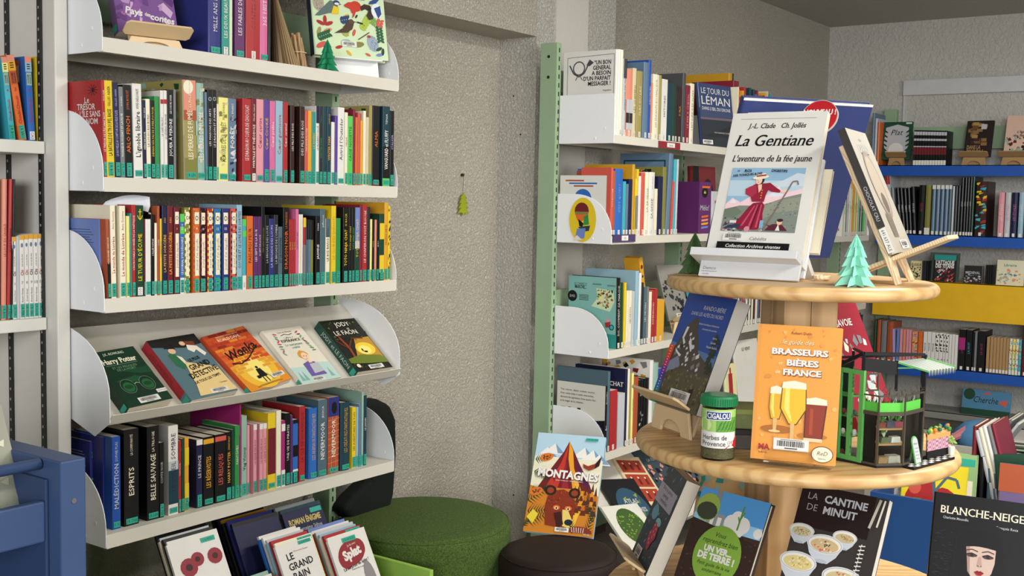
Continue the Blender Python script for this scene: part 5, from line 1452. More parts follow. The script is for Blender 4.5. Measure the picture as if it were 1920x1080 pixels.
def a_gd(p, w, h):
    p.poly([(0, 1), (1, 1), (1, 0.83), (0.6, 0.80), (0, 0.88)], '#1A1C1C')
    for k in range(9): p.line([(0.03 + k * 0.03, 0.72), (0.05 + k * 0.03, 0.1)], 0.006, '#6F8E96', False)
    p.z += p.dz
    p.poly([(0.18, 0.72), (0.30, 0.76), (0.38, 0.66), (0.42, 0.52), (0.30, 0.46), (0.20, 0.55)], '#2E6A48'); p.ell(0.32, 0.775, 0.075, 0.06, '#E0B898', 14); p.poly([(0.20, 0.83), (0.42, 0.80), (0.36, 0.88), (0.26, 0.88)], '#1A1A1C'); p.poly([(0.34, 0.70), (0.42, 0.66), (0.45, 0.50), (0.40, 0.50)], '#E4DCC8')
    p.ell(0.62, 0.87, 0.06, 0.05, '#E0B898', 12); p.poly([(0.68, 0.84), (0.86, 0.80), (0.95, 0.66), (0.88, 0.62), (0.80, 0.74), (0.72, 0.70), (0.64, 0.76)], '#E6E0D0'); p.poly([(0.66, 0.90), (0.86, 0.88), (0.86, 0.80), (0.68, 0.84)], '#7A3A24')
    p.poly([(0.40, 0.58), (0.95, 0.42), (1, 0.02), (0.22, 0.03), (0.30, 0.2)], '#E2C88A')
    for t, u, v, hh, mw in (('LE PLUS', 0.62, 0.60, 0.0095, 0.04), ('GRAND', 0.64, 0.495, 0.016, 0.072), ('DÉTECTIVE', 0.62, 0.375, 0.016, 0.098), ('DE TOUS LES TEMPS', 0.60, 0.265, 0.0075, 0.092)): p.text(t, u, v, hh, 'ink', mw, bold=0.03, rot=0.16, fill=True)
    p.text('Caroline', 0.84, 0.17, 0.005, 'brown', shear=0.4); p.barcode(0.66, 0.065, 0.36, 0.07)
def a_wonka(p, w, h):
    rg = random.Random(31)
    p.rect(0, 0.0, 1, 0.55, '#E0902A'); p.rect(0, 0.42, 1, 0.72, '#D8602A'); p.ell(0.5, 0.30, 0.42, 0.42, '#EDB93A', 26); p.ell(0.5, 0.28, 0.25, 0.28, '#F6E27A', 22)
    for r in range(14):
        for c in range(5):
            v = 0.30 + r * 0.05; u = c * 0.22 + (0.11 if r % 2 else 0)
            if v > 0.4 or not 0.25 < u < 0.65: p.poly([(u + 0.01, v), (min(1, u + 0.2), v), (min(1, u + 0.2), v + 0.04), (u + 0.01, v + 0.04)], rg.choice(['#B03A22', '#C9502A', '#8E2A1E', '#D8702A', '#E08A30']) if v > 0.42 else rg.choice(['#E0A03A', '#E8B84A']), False)
    p.z += p.dz
    p.text('ROALD DAHL', 0.50, 0.875, 0.0095, '#F0DCC0', 0.085, bold=0.01); p.text('INSPIRÉ DES PERSONNAGES CRÉÉS PAR', 0.5, 0.93, 0.0035, '#F0DCC0', 0.085)
    p.text('Wonka', 0.52, 0.64, 0.030, 'ink', 0.118, bold=0.02, shear=0.35, rot=0.16, fill=True); p.line([(0.12, 0.48), (0.3, 0.44), (0.55, 0.50), (0.78, 0.60), (0.92, 0.66)], 0.022, 'ink')
    p.poly([(0.46, 0.30), (0.56, 0.30), (0.60, 0.16), (0.42, 0.16)], 'ink'); p.ell(0.51, 0.325, 0.028, 0.03, 'ink', 12); p.line([(0.47, 0.17), (0.47, 0.07)], 0.022, 'ink'); p.line([(0.54, 0.17), (0.55, 0.07)], 0.022, 'ink'); p.rect(0.36, 0.15, 0.43, 0.20, 'ink'); p.line([(0.60, 0.20), (0.66, 0.08)], 0.008, 'ink')
    p.barcode(0.80, 0.13, 0.30, 0.07); p.rect(0.2, 0.03, 0.8, 0.036, 'brown', False); p.rect(0.25, 0.045, 0.75, 0.05, 'brown')
def a_esper(p, w, h):
    p.poly([(0, 0), (1, 0), (1, 0.30), (0.7, 0.33), (0.4, 0.28), (0, 0.30)], '#B9D4CE')
    for u in (0.2, 0.85, 0.1): p.poly([(u - 0.05, 0.05), (u, 0.22), (u + 0.05, 0.05)], '#7FB0A6', False)
    p.z += p.dz
    p.text('Laure de Dinechin', 0.5, 0.925, 0.005, 'ink', 0.06); p.line([(0.35, 0.865), (0.45, 0.885), (0.55, 0.865), (0.65, 0.885)], 0.014, 'ink'); p.text("L'affaire d'", 0.5, 0.82, 0.006, 'grey', 0.04); p.text('ESPÉRANCE', 0.5, 0.765, 0.0095, 'ink', 0.075, serif=True); p.text('Le testament', 0.5, 0.69, 0.0085, 'teal', 0.075, shear=0.25); p.text('oublié', 0.5, 0.635, 0.0085, 'teal', 0.035, shear=0.25)
    rg = random.Random(8)
    for s_ in (-1, 1):
        for k in range(9): p.ell(0.5 + s_ * (0.28 + 0.012 * k), 0.90 - k * 0.045, 0.05, 0.018, rg.choice(['#5E8A66', '#C0526A', '#8E3A50', '#7FA486']), 10, rot=rg.uniform(-1, 1), next_=False)
    p.z += p.dz
    p.ell(0.52, 0.485, 0.12, 0.10, '#D89A3E', 20); p.ell(0.54, 0.455, 0.085, 0.095, '#F0CDB0', 18); p.poly([(0.44, 0.50), (0.52, 0.55), (0.64, 0.50), (0.60, 0.54), (0.5, 0.57)], '#D89A3E'); p.ell(0.51, 0.46, 0.012, 0.014, 'ink', 8, next_=False); p.ell(0.57, 0.455, 0.012, 0.014, 'ink', 8); p.line([(0.52, 0.41), (0.56, 0.41)], 0.01, 'red')
    p.poly([(0.36, 0.33), (0.50, 0.36), (0.66, 0.34), (0.74, 0.10), (0.34, 0.10)], '#6F5AA0'); p.poly([(0.52, 0.38), (0.59, 0.38), (0.60, 0.33), (0.52, 0.33)], '#F0CDB0'); p.poly([(0.46, 0.14), (0.72, 0.16), (0.72, 0.32), (0.50, 0.31)], 'silver'); p.barcode(0.45, 0.045, 0.32, 0.06)
def a_jody(p, w, h):
    p.poly([(0.30, 0.28), (0.55, 0.60), (0.98, 0.62), (0.98, 0.2)], '#B8892A'); p.ell(0.66, 0.40, 0.26, 0.17, '#E6C83A', 22); p.ell(0.62, 0.38, 0.17, 0.12, '#F3E27A', 20)
    rg = random.Random(17)
    p.line([(0.22, 0.25), (0.26, 0.45), (0.18, 0.70)], 0.06, '#8A3E22'); p.line([(0.26, 0.45), (0.50, 0.62), (0.8, 0.60)], 0.03, '#6A2E1A'); p.line([(0.25, 0.42), (0.05, 0.60)], 0.03, '#6A2E1A')
    for k in range(100):
        u, v = rg.uniform(0, 0.97), rg.choice([rg.uniform(0.58, 0.98), rg.uniform(0.0, 0.24)]); s_ = rg.uniform(0.02, 0.06); p.poly([(u, v), (min(1, u + s_), v + s_ * 0.4), (min(1, u + s_), max(0, v - s_ * 0.4))], rg.choice(['#22381E', '#3E5A2A', '#14180F', '#5E6E2A', '#12130E']), False)
    p.z += p.dz
    p.poly([(0, 0.24), (0.4, 0.30), (0.9, 0.25), (1, 0.18), (1, 0.10), (0.5, 0.12), (0, 0.16)], '#6A7A26')
    p.text('JODY', 0.52, 0.90, 0.0165, '#E6E4D4', 0.065, bold=0.005); p.text('et', 0.60, 0.81, 0.009, '#E6E4D4'); p.text('LE FAON', 0.46, 0.735, 0.0165, '#E6E4D4', 0.095, bold=0.005)
    p.ell(0.55, 0.38, 0.02, 0.04, 'ink', 8); p.poly([(0.56, 0.36), (0.66, 0.35), (0.64, 0.32), (0.57, 0.33)], 'ink'); p.ell(0.14, 0.10, 0.05, 0.05, 'cream', 14); p.barcode(0.58, 0.055, 0.40, 0.075)
def a_leman(p, w, h):
    p.rect(0, 0.0, 1, 0.55, '#2A3038'); p.poly([(0, 0.45), (1, 0.48), (1, 0.6), (0, 0.6)], '#3A4668'); p.poly([(0, 0.42), (1, 0.43), (1, 0.47), (0, 0.45)], '#6A5A66'); p.poly([(0.4, 0.22), (0.7, 0.30), (1, 0.38), (1, 0.15), (0, 0.15)], '#23262A')
    p.text('LE TOUR DU', 0.5, 0.885, 0.024, 'white', w * 0.86, bold=-0.005); p.text('LÉMAN', 0.5, 0.73, 0.034, 'white', w * 0.86, bold=0.0, fill=True); p.text("DANS L'ŒIL DU DRONE", 0.5, 0.60, 0.013, 'white', w * 0.86)
    p.text("PHOTOGRAPHIES D'OLIVIER", 0.62, 0.22, 0.006, 'silver', w * 0.5); p.barcode(0.16, 0.06, 0.30, 0.07)
def a_splat(p, w, h):
    p.ell(0.50, 0.74, 0.36, 0.24, '#8E2A30', 24, rot=0.15); p.ell(0.30, 0.68, 0.18, 0.20, '#8E2A30', 18); p.ell(0.72, 0.78, 0.16, 0.18, '#8E2A30', 18)
    p.text('Je lis avec', 0.55, 0.86, 0.006, 'white', 0.05, rot=0.1); p.text('Splat', 0.50, 0.74, 0.024, 'white', 0.088, bold=0.05, rot=0.15); p.text('La surprise de Splat !', 0.52, 0.555, 0.0085, 'ink', 0.10, rot=0.1, bold=0.01); p.text("D'après Rob Scotton", 0.55, 0.50, 0.004, 'ink')
    p.ell(0.30, 0.20, 0.20, 0.24, '#3A3A3C', 20); p.ell(0.31, 0.20, 0.12, 0.15, 'silver', 18); p.ell(0.78, 0.30, 0.14, 0.34, '#8A8488', 16)
    p.rect(0.35, 0.91, 0.72, 0.98, 'tealtag'); p.text('J 1e A SCO', 0.53, 0.945, 0.006, 'ink', 0.045)
def a_bain(p, w, h):
    for t, u, v in (('LE', 0.30, 0.80), ('GRAND', 0.52, 0.66), ('BAIN', 0.45, 0.51)): p.text(t, u, v, 0.0175, 'ink', 0.085, bold=0.02, rot=0.06)
    p.text('Marie-Lenne Fouquet', 0.62, 0.86, 0.004, 'red'); p.rect(0.60, 0.93, 0.95, 0.985, 'tealtag'); p.text('J 1e A FOU', 0.775, 0.957, 0.005, 'ink', 0.04)
    for u, c in ((0.30, 'wine'), (0.60, 'orange'), (0.88, 'coral')): p.ell(u, 0.24, 0.10, 0.12, c, 16); p.ell(u, 0.20, 0.085, 0.10, '#F0CDB0', 16)
def a_coq(p, w, h):
    for u, v, r in ((0.30, 0.62, 0.17), (0.50, 0.70, 0.13), (0.85, 0.68, 0.15)): p.ell(u, v, r, r * 0.9, '#8E2A38', 14); p.ell(u, v, r * 0.4, r * 0.35, '#3A1A1A', 12)
    p.rect(0.66, 0.90, 0.95, 0.97, 'tealtag'); p.text('J 1e MOU', 0.8, 0.935, 0.005, 'ink', 0.035)
def a_enigme(p, w, h):
    p.text('ROMAN ÉNIGME', 0.5, 0.84, 0.016, '#C9B46A', w * 0.8, bold=0.03); p.text('Geronimo Stilton', 0.58, 0.72, 0.011, 'silver', w * 0.6, serif=True); p.rect(0.68, 0.91, 0.97, 0.98, 'tealtag')
def a_apprentis(p, w, h):
    p.rect(0, 0.7, 1, 1, '#8FB4D8'); p.text('Hélène Montardre', 0.4, 0.90, 0.005, 'white'); p.text('Les apprentis', 0.5, 0.78, 0.016, 'lime', w * 0.85, bold=0.02, shear=0.1); p.rect(0.68, 0.91, 0.97, 0.98, 'tealtag')

def slope_book(cx, cs, w, h, t, roll, cover, art, label, group, hard=False, sy=SY, sz=SZ, tilt=TILT, spine=None, tealc=True, z0=0.0005):
    r = math.radians(roll)
    u = Vector((0, math.sin(tilt), math.cos(tilt))); n = Vector((0, -math.cos(tilt), math.sin(tilt)))
    ex = Vector((1, 0, 0)) * math.cos(r) - u * math.sin(r); ez = u * math.cos(r) + Vector((1, 0, 0)) * math.sin(r)
    kx = 1.02 if sy == SY else 1.0; cx *= kx; w *= kx; h *= kx; cs *= kx
    c = Vector((0, sy, sz)) + Vector((1, 0, 0)) * cx + u * cs + n * (t + z0)
    O = c - ex * w / 2 - ez * h / 2
    M = Matrix(((ex.x, -n.x, ez.x, O.x), (ex.y, -n.y, ez.y, O.y), (ex.z, -n.z, ez.z, O.z), (0, 0, 0, 1)))
    return cover_book(M, w, h, t, cover, art, label, 'book', group, hard, spine, tealc=tealc)
G4 = 'novels lying on the sloping display shelf'
def sp_title(t_, c, v=0.5): return lambda p, t, h: p.text(t_, 0.5, v, t * 0.42, c, h * 0.6, rot=-math.pi / 2, bold=0.01)
slope_book(1.643, 0.098, 0.128, 0.176, 0.030, -4, '#123524', a_harry, 'dark green novel with round spectacles on its cover, leftmost on the sloping shelf', G4)
slope_book(1.826, 0.105, 0.150, 0.202, 0.030, -3.5, '#56737C', a_gd, 'grey-blue detective novel with thick red spine on the sloping shelf', G4, spine=lambda p, t, h: (p.rect(0, 0.14, 1, 1, '#9C1E2C'), p.text('LE PLUS GRAND DÉTECTIVE', 0.5, 0.6, t * 0.3, 'ink', h * 0.5, rot=-math.pi / 2)))
slope_book(2.018, 0.118, 0.158, 0.205, 0.016, -9, '#C24A26', a_wonka, 'orange and red novel with a man in a long coat, middle of the sloping shelf', G4)
slope_book(2.205, 0.107, 0.148, 0.204, 0.016, -1.5, '#E2DCCB', a_esper, 'cream novel with a fair-haired girl reading, fourth on the sloping shelf', G4)
slope_book(2.411, 0.106, 0.146, 0.203, 0.030, 0.5, '#1C1D18', a_jody, 'dark forest-cover novel with green spine, rightmost on the sloping shelf', G4, spine=lambda p, t, h: (p.rect(0, 0, 1, 1, '#1D4A3C'), p.text('JODY et LE FAON', 0.5, 0.5, t * 0.42, 'silver', h * 0.75, rot=-math.pi / 2)))

# ---- things on the top shelf of bookcase A -------------------------------------------------
M_ply = wood('plywood_light', '#D9BE93', '#C7A678', 0, 6, 2, knots=False)
M_plye = mat('#B08E62', 0.6)
def ply_stand(M, w, label, h=0.06, lip=0.045, m=None, group=None):
    """bent plywood book stand: arched foot, back rest and a wide sloping lip"""
    m = m or M_ply
    root = empty('book_stand', M)
    b = MB(); pts = [(-w * 0.42, 0)]
    pts += [(-w * 0.22, 0)] + [(-w * 0.22 * math.cos(a), h * 0.55 * math.sin(a)) for a in [math.pi * k / 10 for k in range(1, 10)]] + [(w * 0.22, 0), (w * 0.42, 0), (w * 0.36, h), (-w * 0.36, h)]
    b.prism(pts, 'y', 0, 0.006, m); b.build('foot_panel', root, bevel=0.001)
    b = MB(); c = 0.008; pts = [(-w / 2 + c, 0), (w / 2 - c, 0), (w / 2, c), (w / 2, lip - c), (w / 2 - c, lip), (-w / 2 + c, lip), (-w / 2, lip - c), (-w / 2, c)]
    b.prism(pts, 'y', 0, 0.005, m); l = b.build('lip', root, bevel=0.001); l.matrix_local = Matrix.Translation((0, -lip * 0.75, h + lip * 0.55)) @ Matrix.Rotation(math.radians(55), 4, 'X') @ Matrix.Translation((0, 0, -lip * 0.9))
    b = MB(); b.box((-w * 0.36, 0, 0), (w * 0.36, 0.006, 0.16), m); l = b.build('back_rest', root, bevel=0.001); l.matrix_local = Matrix.Translation((0, 0.010, 0.004)) @ Matrix.Rotation(-math.radians(22), 4, 'X')
    return tag(root, label, 'book stand', group)

cover_book(pose((1.668, 2.335, ZA[0] + 0.030), -14, 20), 0.150, 0.21, 0.03, '#7A5690', a_contes, 'purple storybook on a plywood stand, leftmost on the top white shelf', 'book', None, False, tealc=True)
ply_stand(pose((1.742, 2.295, ZA[0]), -14, 0), 0.165, 'pale plywood stand holding the purple storybook on the top white shelf', h=0.020)
cover_book(pose((2.335, 2.365, ZA[0] + 0.055), -22, 12), 0.232, 0.25, 0.026, 'palegreen', a_poesie, 'pale green poetry book with birds, leaves and squirrel on its cover', 'book', None, True, spine=lambda p, t, h: p.rect(0, 0, 1, 1, 'navy'))
def stand_white(M, w, label):
    root = empty('book_stand', M); m = mat('#E4E6E6', 0.35)
    b = MB(); b.prism([(0, 0), (0.07, 0), (0.055, 0.05), (0.012, 0.05)], 'x', -w / 2, w / 2, m); b.build('base', root, bevel=0.001)
    b = MB(); b.box((-w / 2, -0.022, 0.046), (w / 2, 0.012, 0.050), m); b.build('ledge', root, bevel=0.001)
    return tag(root, label, 'book stand')
stand_white(pose((2.44, 2.305, ZA[0]), -22, 0), 0.15, 'white stand under the green poetry book at the top shelf end')

def paper_tree(name, loc, h, r, c, label, tiers=5, group='folded paper fir trees', tall=1.0):
    root = empty(name, Matrix.Translation(loc)); m = mat(c, 0.7, 0.05, 60, 0.03)
    n = 8
    for k in range(tiers):
        b = MB(); f0 = k / tiers; rr = r * (1 - 0.80 * f0); zb = h * f0 * 0.92; zt = min(h, zb + h * (0.34 if k < tiers - 1 else 0.26)); rt = rr * (0.30 if k < tiers - 1 else 0.03)
        top = []; bot = []
        for j in range(n * 2):
            a = math.pi * j / n + 0.2 * (k % 2)
            ridge = j % 2 == 0
            q = rr if ridge else rr * 0.45
            bot.append((q * math.cos(a), q * math.sin(a), zb + (0 if ridge else h * 0.045))); q2 = rt if ridge else rt * 0.5
            top.append((q2 * math.cos(a), q2 * math.sin(a), zt))
        N2 = n * 2
        b.add(bot + top, [(j, (j + 1) % N2, N2 + (j + 1) % N2, N2 + j) for j in range(N2)] + [tuple(range(N2, 2 * N2))], m)
        b.build('branch_tier', root)
    b = MB(); b.tube([(0, 0, 0), (0, 0, h * 0.9)], r * 0.12, m, 6); b.build('trunk', root)
    return tag(root, label, 'decoration', group)
paper_tree('paper_tree', (2.305, 2.285, ZA[0]), 0.088, 0.033, '#1F8A5E', 'emerald green folded paper fir tree on the top white shelf')

# folded book hedgehog and bundle
root = empty('folded_book', Matrix.Translation((2.152, 2.345, ZA[0])))
b = MB(); mp = mat('#CBB188', 0.85, 0.1, 300, 0.06); mp2 = mat('#8E7450', 0.85, 0.1, 300, 0.06)
for k in range(44):
    a = math.radians(-178 + k * 4.1); dx, dy = math.cos(a), math.sin(a)
    r0 = 0.07 if dx > -0.2 else 0.012
    b.add([(0, 0, 0), (dx * r0 * 1.25, dy * 0.065, 0), (0.0, 0, 0.235), (dx * r0 * 1.25 + 0.0006, dy * 0.065 + 0.0012, 0)], [(0, 1, 2), (2, 3, 0)], mp if k % 2 else mp2)
b.build('folded_page', root)['kind'] = 'stuff'
b = MB(); b.tube([(0, 0, 0), (0, 0, 0.236)], 0.004, mp, 6); b.build('spine', root)
tag(root, 'cone of folded old book pages standing beside the black book, top shelf', 'decoration')
root = empty('stick_bundle', Matrix.Translation((2.245, 2.325, ZA[0])))
ms = wood('sticks', '#A88658', '#7C5C38', 2, 30, 2, knots=False)
for k in range(7):
    b = MB(); a = k * 0.9; b.tube([(0.014 * math.cos(a), 0.012 * math.sin(a), 0), (-0.022 + 0.012 * math.cos(a), 0.012 * math.sin(a), 0.085 + 0.006 * (k % 3))], 0.0055, ms, 6); b.build('stick', root)
b = MB(); b.tube([(-0.010 + 0.022 * math.cos(a), 0.020 * math.sin(a), 0.045) for a in [k * math.pi / 6 for k in range(13)]], 0.0012, mat('#D8C9A0', 0.8), 5); b.build('tie', root)
tag(root, 'small bundle of tied wooden sticks beside the folded page cone', 'decoration')

# ---- bin of young readers' books under bookcase A -------------------------------------------
BINZ = EYE - 1.22
root = empty('book_bin', Matrix.Translation((0, 0, BINZ))); ml = mat('#9CC45A', 0.45); ml2 = mat('#7FA844', 0.45)
for nm, a, c in (('bottom', (1.42, 1.99, 0), (2.46, 2.44, 0.012)), ('front_board', (1.42, 1.99, 0.012), (2.46, 2.005, 0.115)), ('end_board', (2.445, 2.005, 0.012), (2.46, 2.44, 0.175)), ('end_board', (1.42, 2.005, 0.012), (1.435, 2.44, 0.175)), ('back_board', (1.435, 2.425, 0.012), (2.445, 2.44, 0.12))):
    b = MB(); b.box(a, c, ml); b.build(nm, root, bevel=0.002)
for x in (1.70, 1.955, 2.16):
    b = MB(); b.prism([(2.006, 0.012), (2.42, 0.012), (2.42, 0.10), (2.02, 0.07)], 'x', x, x + 0.004, ml2); b.build('divider', root)
b = MB(); b.box((1.42, 1.99, -BINZ), (1.46, 2.44, 0), mat('#D6D4CC', 0.4)); b.box((2.42, 1.99, -BINZ), (2.46, 2.44, 0), mat('#D6D4CC', 0.4)); b.build('leg_frame', root)
tag(root, 'lime green divided bin full of young readers\' books under the white bookcase', 'book bin')
side_plate(A, AX1 + 0.005, 2.21, 2.49, EYE - 1.20, EYE - 1.005)
GB = 'early readers\' books leaning in the green bin'
def pile(x, w, h, yt, zt, n, lean, step, arts, cols, labels):
    desc = labels[-1]; labels = labels[:-1]
    """books leaning back; the front one has its top edge at (yt, zt); others follow behind"""
    l = math.radians(lean)
    for k in range(n):
        y = yt + k * step; z = zt + k * 0.0012 + 0.004 * (k % 3)
        hh = h * (0.97 + 0.03 * (k % 2)); xx = x + 0.004 * ((k * 5) % 3 - 1)
        p = (xx, y - hh * math.sin(l), z - hh * math.cos(l))
        cover_book(pose(p, 0, lean, 0), w * (1 + 0.02 * (k % 2)), hh, min(0.008, step * 0.8), cols[k % len(cols)], arts[k] if k < len(arts) else None, labels[k] if k < len(labels) else f'{cols[k % len(cols)]} early reader, {ORD[k]} from the front of {desc}', 'picture book', GB, False, name='picture_book')
C1 = ['white', 'white', 'red', 'cream', 'skyblue', 'silver', 'orange', 'white', 'periwinkle']
pile(2.182, 0.142, 0.19, 2.145, EYE - 0.925, 9, 27, 0.010, [a_splat, None, a_simple('POUR LIRE', 'ink', bar=False, tag_=True, v=0.88)], C1, ['white early reader with a dark red cloud title, front of the right bin pile', 'white early reader directly behind the dark red cloud one', 'right bin pile'])
pile(2.165, 0.15, 0.20, 2.305, EYE - 0.875, 4, 27, 0.016, [a_enigme], ['navy', 'slate', 'silver', 'charcoal'], ['dark blue puzzle novel with gold lettering at the back of the bin', 'the back right bin pile'])
pile(1.992, 0.128, 0.18, 2.145, EYE - 0.895, 8, 27, 0.010, [a_bain, a_simple("J'apprends", 'red', bar=False, tag_=True, v=0.88)], ['white', 'cream', 'red', 'skyblue', 'silver', 'white', 'blue'], ['white early reader with hand-drawn black title and bathing children', 'cream early reader with red title behind the bathing children one', 'the middle bin pile'])
pile(1.965, 0.155, 0.19, 2.275, EYE - 0.862, 7, 27, 0.013, [], ['navy', 'black', 'indigo', 'black', 'ochre'], ['navy reader in the dark pile behind the middle of the bin', 'the dark back pile'])
pile(1.725, 0.15, 0.18, 2.235, EYE - 0.845, 6, 27, 0.009, [a_coq], ['white', 'white', 'black', 'cream', 'silver', 'black'], ['white early reader with two red poppies on its cover', 'the poppy pile'])
pile(1.80, 0.165, 0.19, 2.085, EYE - 0.965, 7, 27, 0.013, [a_apprentis], ['teal', 'white', 'red', 'blue', 'white', 'sage'], ['teal early reader with lime lettering in front of the poppy pile', 'the teal pile'])
pile(1.56, 0.15, 0.18, 2.13, EYE - 0.93, 6, 27, 0.013, [], ['salmon', 'gold', 'cream', 'white', 'rust', 'white'], ['salmon early reader at the left end of the bin', 'the left bin pile'])

# ------------------------------------------------------------------ pine display carousel
CXc, CYc = 2.015, 0.785
ZD = [EYE - 0.131, EYE - 0.43, EYE - 0.725]
RD = [0.243, 0.292, 0.345]
M_pine = wood('pine', '#D2AE78', '#B0824A', 0, 13, 6, stretch=4)
M_pinep = wood('pine_plank', '#C6A273', '#98733F', 2, 5, 3, stretch=14)
car = empty('display_stand', Matrix.Translation((CXc, CYc, 0)))
tag(car, 'round pine display stand with three tiers around a square plank column', 'display stand')
def disc(z, r, th, ang):
    b = MB(); q = th / 2; prof = [(0.001, z - th)] + [(r - q + q * math.cos(a), z - q + q * math.sin(a)) for a in [(-90 + 15 * k) * math.pi / 180 for k in range(13)]] + [(0.001, z)]
    b.lathe(prof, M_pine, 96); o = b.build('tier', car, smooth=False)
    o.rotation_euler = (0, 0, math.radians(ang))
    for p_ in o.data.polygons: p_.use_smooth = abs(p_.normal.z) < 0.98
for z, r, a in zip(ZD, RD, (-40, -35, -50)): disc(z, r, 0.024, a)
disc(0.16, 0.36, 0.028, 0)
def column(z0, z1, hw, ang, planks):
    for s in range(4):
        for k in range(planks):
            b = MB(); w = 2 * hw / planks
            b.box((-hw + k * w + 0.0004, -hw, z0), (-hw + (k + 1) * w - 0.0004, -hw + 0.018, z1), M_pinep)
            o = b.build('column_plank', car, bevel=0.0015); o.rotation_euler = (0, 0, math.radians(ang + 90 * s))
column(ZD[1], ZD[0] - 0.024, 0.052, -43, 2)
column(ZD[2], ZD[1] - 0.024, 0.068, -47, 2)
column(0.16, ZD[2] - 0.024, 0.068, -47, 2)

# --- top tier
MG = pose((1.919, 0.931, EYE - 0.09), -87.5, 22.9)
cover_book(MG, 0.183, 0.288, 0.016, '#DAD9D2', a_gentiane, 'white book with a lady in a red dress holding a crook, on the top tier', 'book', 'books shown on the pine display stand', False, pages='#CFC8B4')
M_acw = mat('#D3D6D8', 0.35, coat=0.2)
root = empty('book_stand', MG)
b = MB(); b.box((0.0, 0.018, -0.030), (0.186, 0.026, 0.20), M_acw); b.build('back_panel', root, bevel=0.001)
b = MB(); b.box((-0.001, -0.010, -0.0455), (0.187, -0.004, -0.006), M_acw); b.build('front_panel', root, bevel=0.001)
b = MB(); b.box((-0.012, -0.040, -0.016), (0.187, 0.024, -0.001), M_acw); b.build('ledge', root, bevel=0.001)
b = MB()
for x in (0.01, 0.168): b.bar((x, 0.024, 0.028), (x, 0.112, -0.005), 0.016, 0.012, M_acw)
b.build('rear_strut', root)
pr = Print((-0.0, -0.0103, -0.0455), (1, 0, 0), (0, 0, 1), 0.187, 0.038); pr.text('Demco', 0.10, 0.42, 0.0058, 'grey', 0.028); pr.rect(0.02, 0.24, 0.18, 0.26, 'grey'); pr.text('vendée', 0.07, 0.12, 0.003, 'grey'); pr.build('maker_print', root)
tag(root, 'white plastic book stand carrying the white book on the top tier', 'book stand')
cover_book(MG @ Matrix.Translation((-0.002, 0.030, 0.02)), 0.165, 0.285, 0.014, '#E4E2DA', None, 'second white book hidden behind the lady in red, top tier', 'book', 'books shown on the pine display stand', False)
cover_book(MG @ Matrix.Translation((0.045, 0.050, 0.03)), 0.148, 0.165, 0.010, 'cream', None, 'small cream booklet peeping out right of the white book, top tier', 'book', 'books shown on the pine display stand', False)
root = empty('sign_disc', MG @ Matrix.Translation((0.150, 0.049, 0.302)))
b = MB(); b.tube([(0, 0, 0), (0, 0.004, 0)], 0.0355, mat('#BDB8AE', 0.6), 40); b.build('rim', root)
b = MB(); b.tube([(0, -0.0006, 0), (0, 0, 0)], 0.034, mat('#B3202A', 0.35, coat=0.3), 40); b.build('disc_face', root)
b = MB(); b.box((-0.005, 0.001, -0.25), (0.005, 0.004, -0.03), M_acw); b.build('stem', root)
pr = Print((-0.034, -0.0007, -0.034), (1, 0, 0), (0, 0, 1), 0.068, 0.068); pr.text('NOUVEAU !', 0.5, 0.64, 0.0105, 'white', 0.062, bold=0.04); pr.build('lettering', root)
tag(root, 'round red sign lettered in white behind the top right corner of the white book', 'sign')
# large blue book facing away
MBb = pose((2.118, 1.025, EYE - 0.106), -35, -22)
def a_back(p, w, h):
    p.rect(0.0, 0.985, 1, 1.0, 'white')
cover_book(MBb, 0.295, 0.337, 0.016, '#2E3A6C', a_back, 'large dark blue album leaning backwards behind the round red sign', 'book', 'books shown on the pine display stand', True, pages='white')
root = empty('book_stand', Matrix.Translation((2.20, 0.93, ZD[0])) @ Matrix.Rotation(math.radians(-35), 4, 'Z'))
b = MB(); b.box((-0.06, -0.02, 0), (0.06, -0.012, 0.10), M_ply); b.build('back_rest', root, bevel=0.001)
b = MB(); b.box((-0.06, -0.03, 0.0), (0.06, 0.03, 0.008), M_ply); b.build('ledge', root, bevel=0.001)
tag(root, 'plywood stand behind the large blue album on the top tier', 'book stand')
# raw chocolate book on the crossed plywood stand
MC = pose((1.987, 0.594, ZD[0] + 0.002), 6.5, 24)
M_plyl = wood('plywood_laminated', '#DCC6A2', '#B4946A', 0, 60, 1, knots=False)
root = empty('book_stand', MC)
b = MB(); b.prism([(0, 0), (0.02, 0), (0.05, 0.05), (0.095, 0.05), (0.125, 0), (0.145, 0), (0.145, 0.262), (0, 0.262)], 'y', 0, 0.009, M_plyl); b.build('back_panel', root, bevel=0.0015)
b = MB(); b.box((0.012, -0.100, 0.042), (0.133, 0.0, 0.050), M_plyl); b.box((0.012, 0.009, 0.042), (0.133, 0.085, 0.050), M_plyl); b.build('cross_panel', root, bevel=0.0015)
tag(root, 'crossed plywood book stand at the right of the top tier', 'book stand')
cover_book(MC @ Matrix.Translation((-0.004, -0.0145, 0.052)), 0.165, 0.236, 0.0135, '#A8A296', a_choco, 'raw chocolate cookbook seen edge-on with a dark spine, top tier', 'book', 'books shown on the pine display stand', True, spine=sp_choco)
paper_tree('paper_tree', (1.895, 0.642, ZD[0]), 0.088, 0.036, '#8FDCC2', 'pale mint folded paper fir tree at the right of the top tier')
paper_tree('paper_tree', (1.985, 0.985, ZD[0]), 0.080, 0.032, '#3E5A32', 'dark green folded paper fir tree at the left edge of the top tier')
b = MB(); b.tube([(1.99 + 0.02 * math.cos(a), 0.735 + 0.012 * math.sin(a), ZD[0] + 0.006) for a in [k * math.pi / 8 for k in range(17)]], 0.004, M_plyl, 8)
o = b.build('wooden_ring', None); tag(o, 'small wooden ring lying behind the mint paper tree', 'ring')

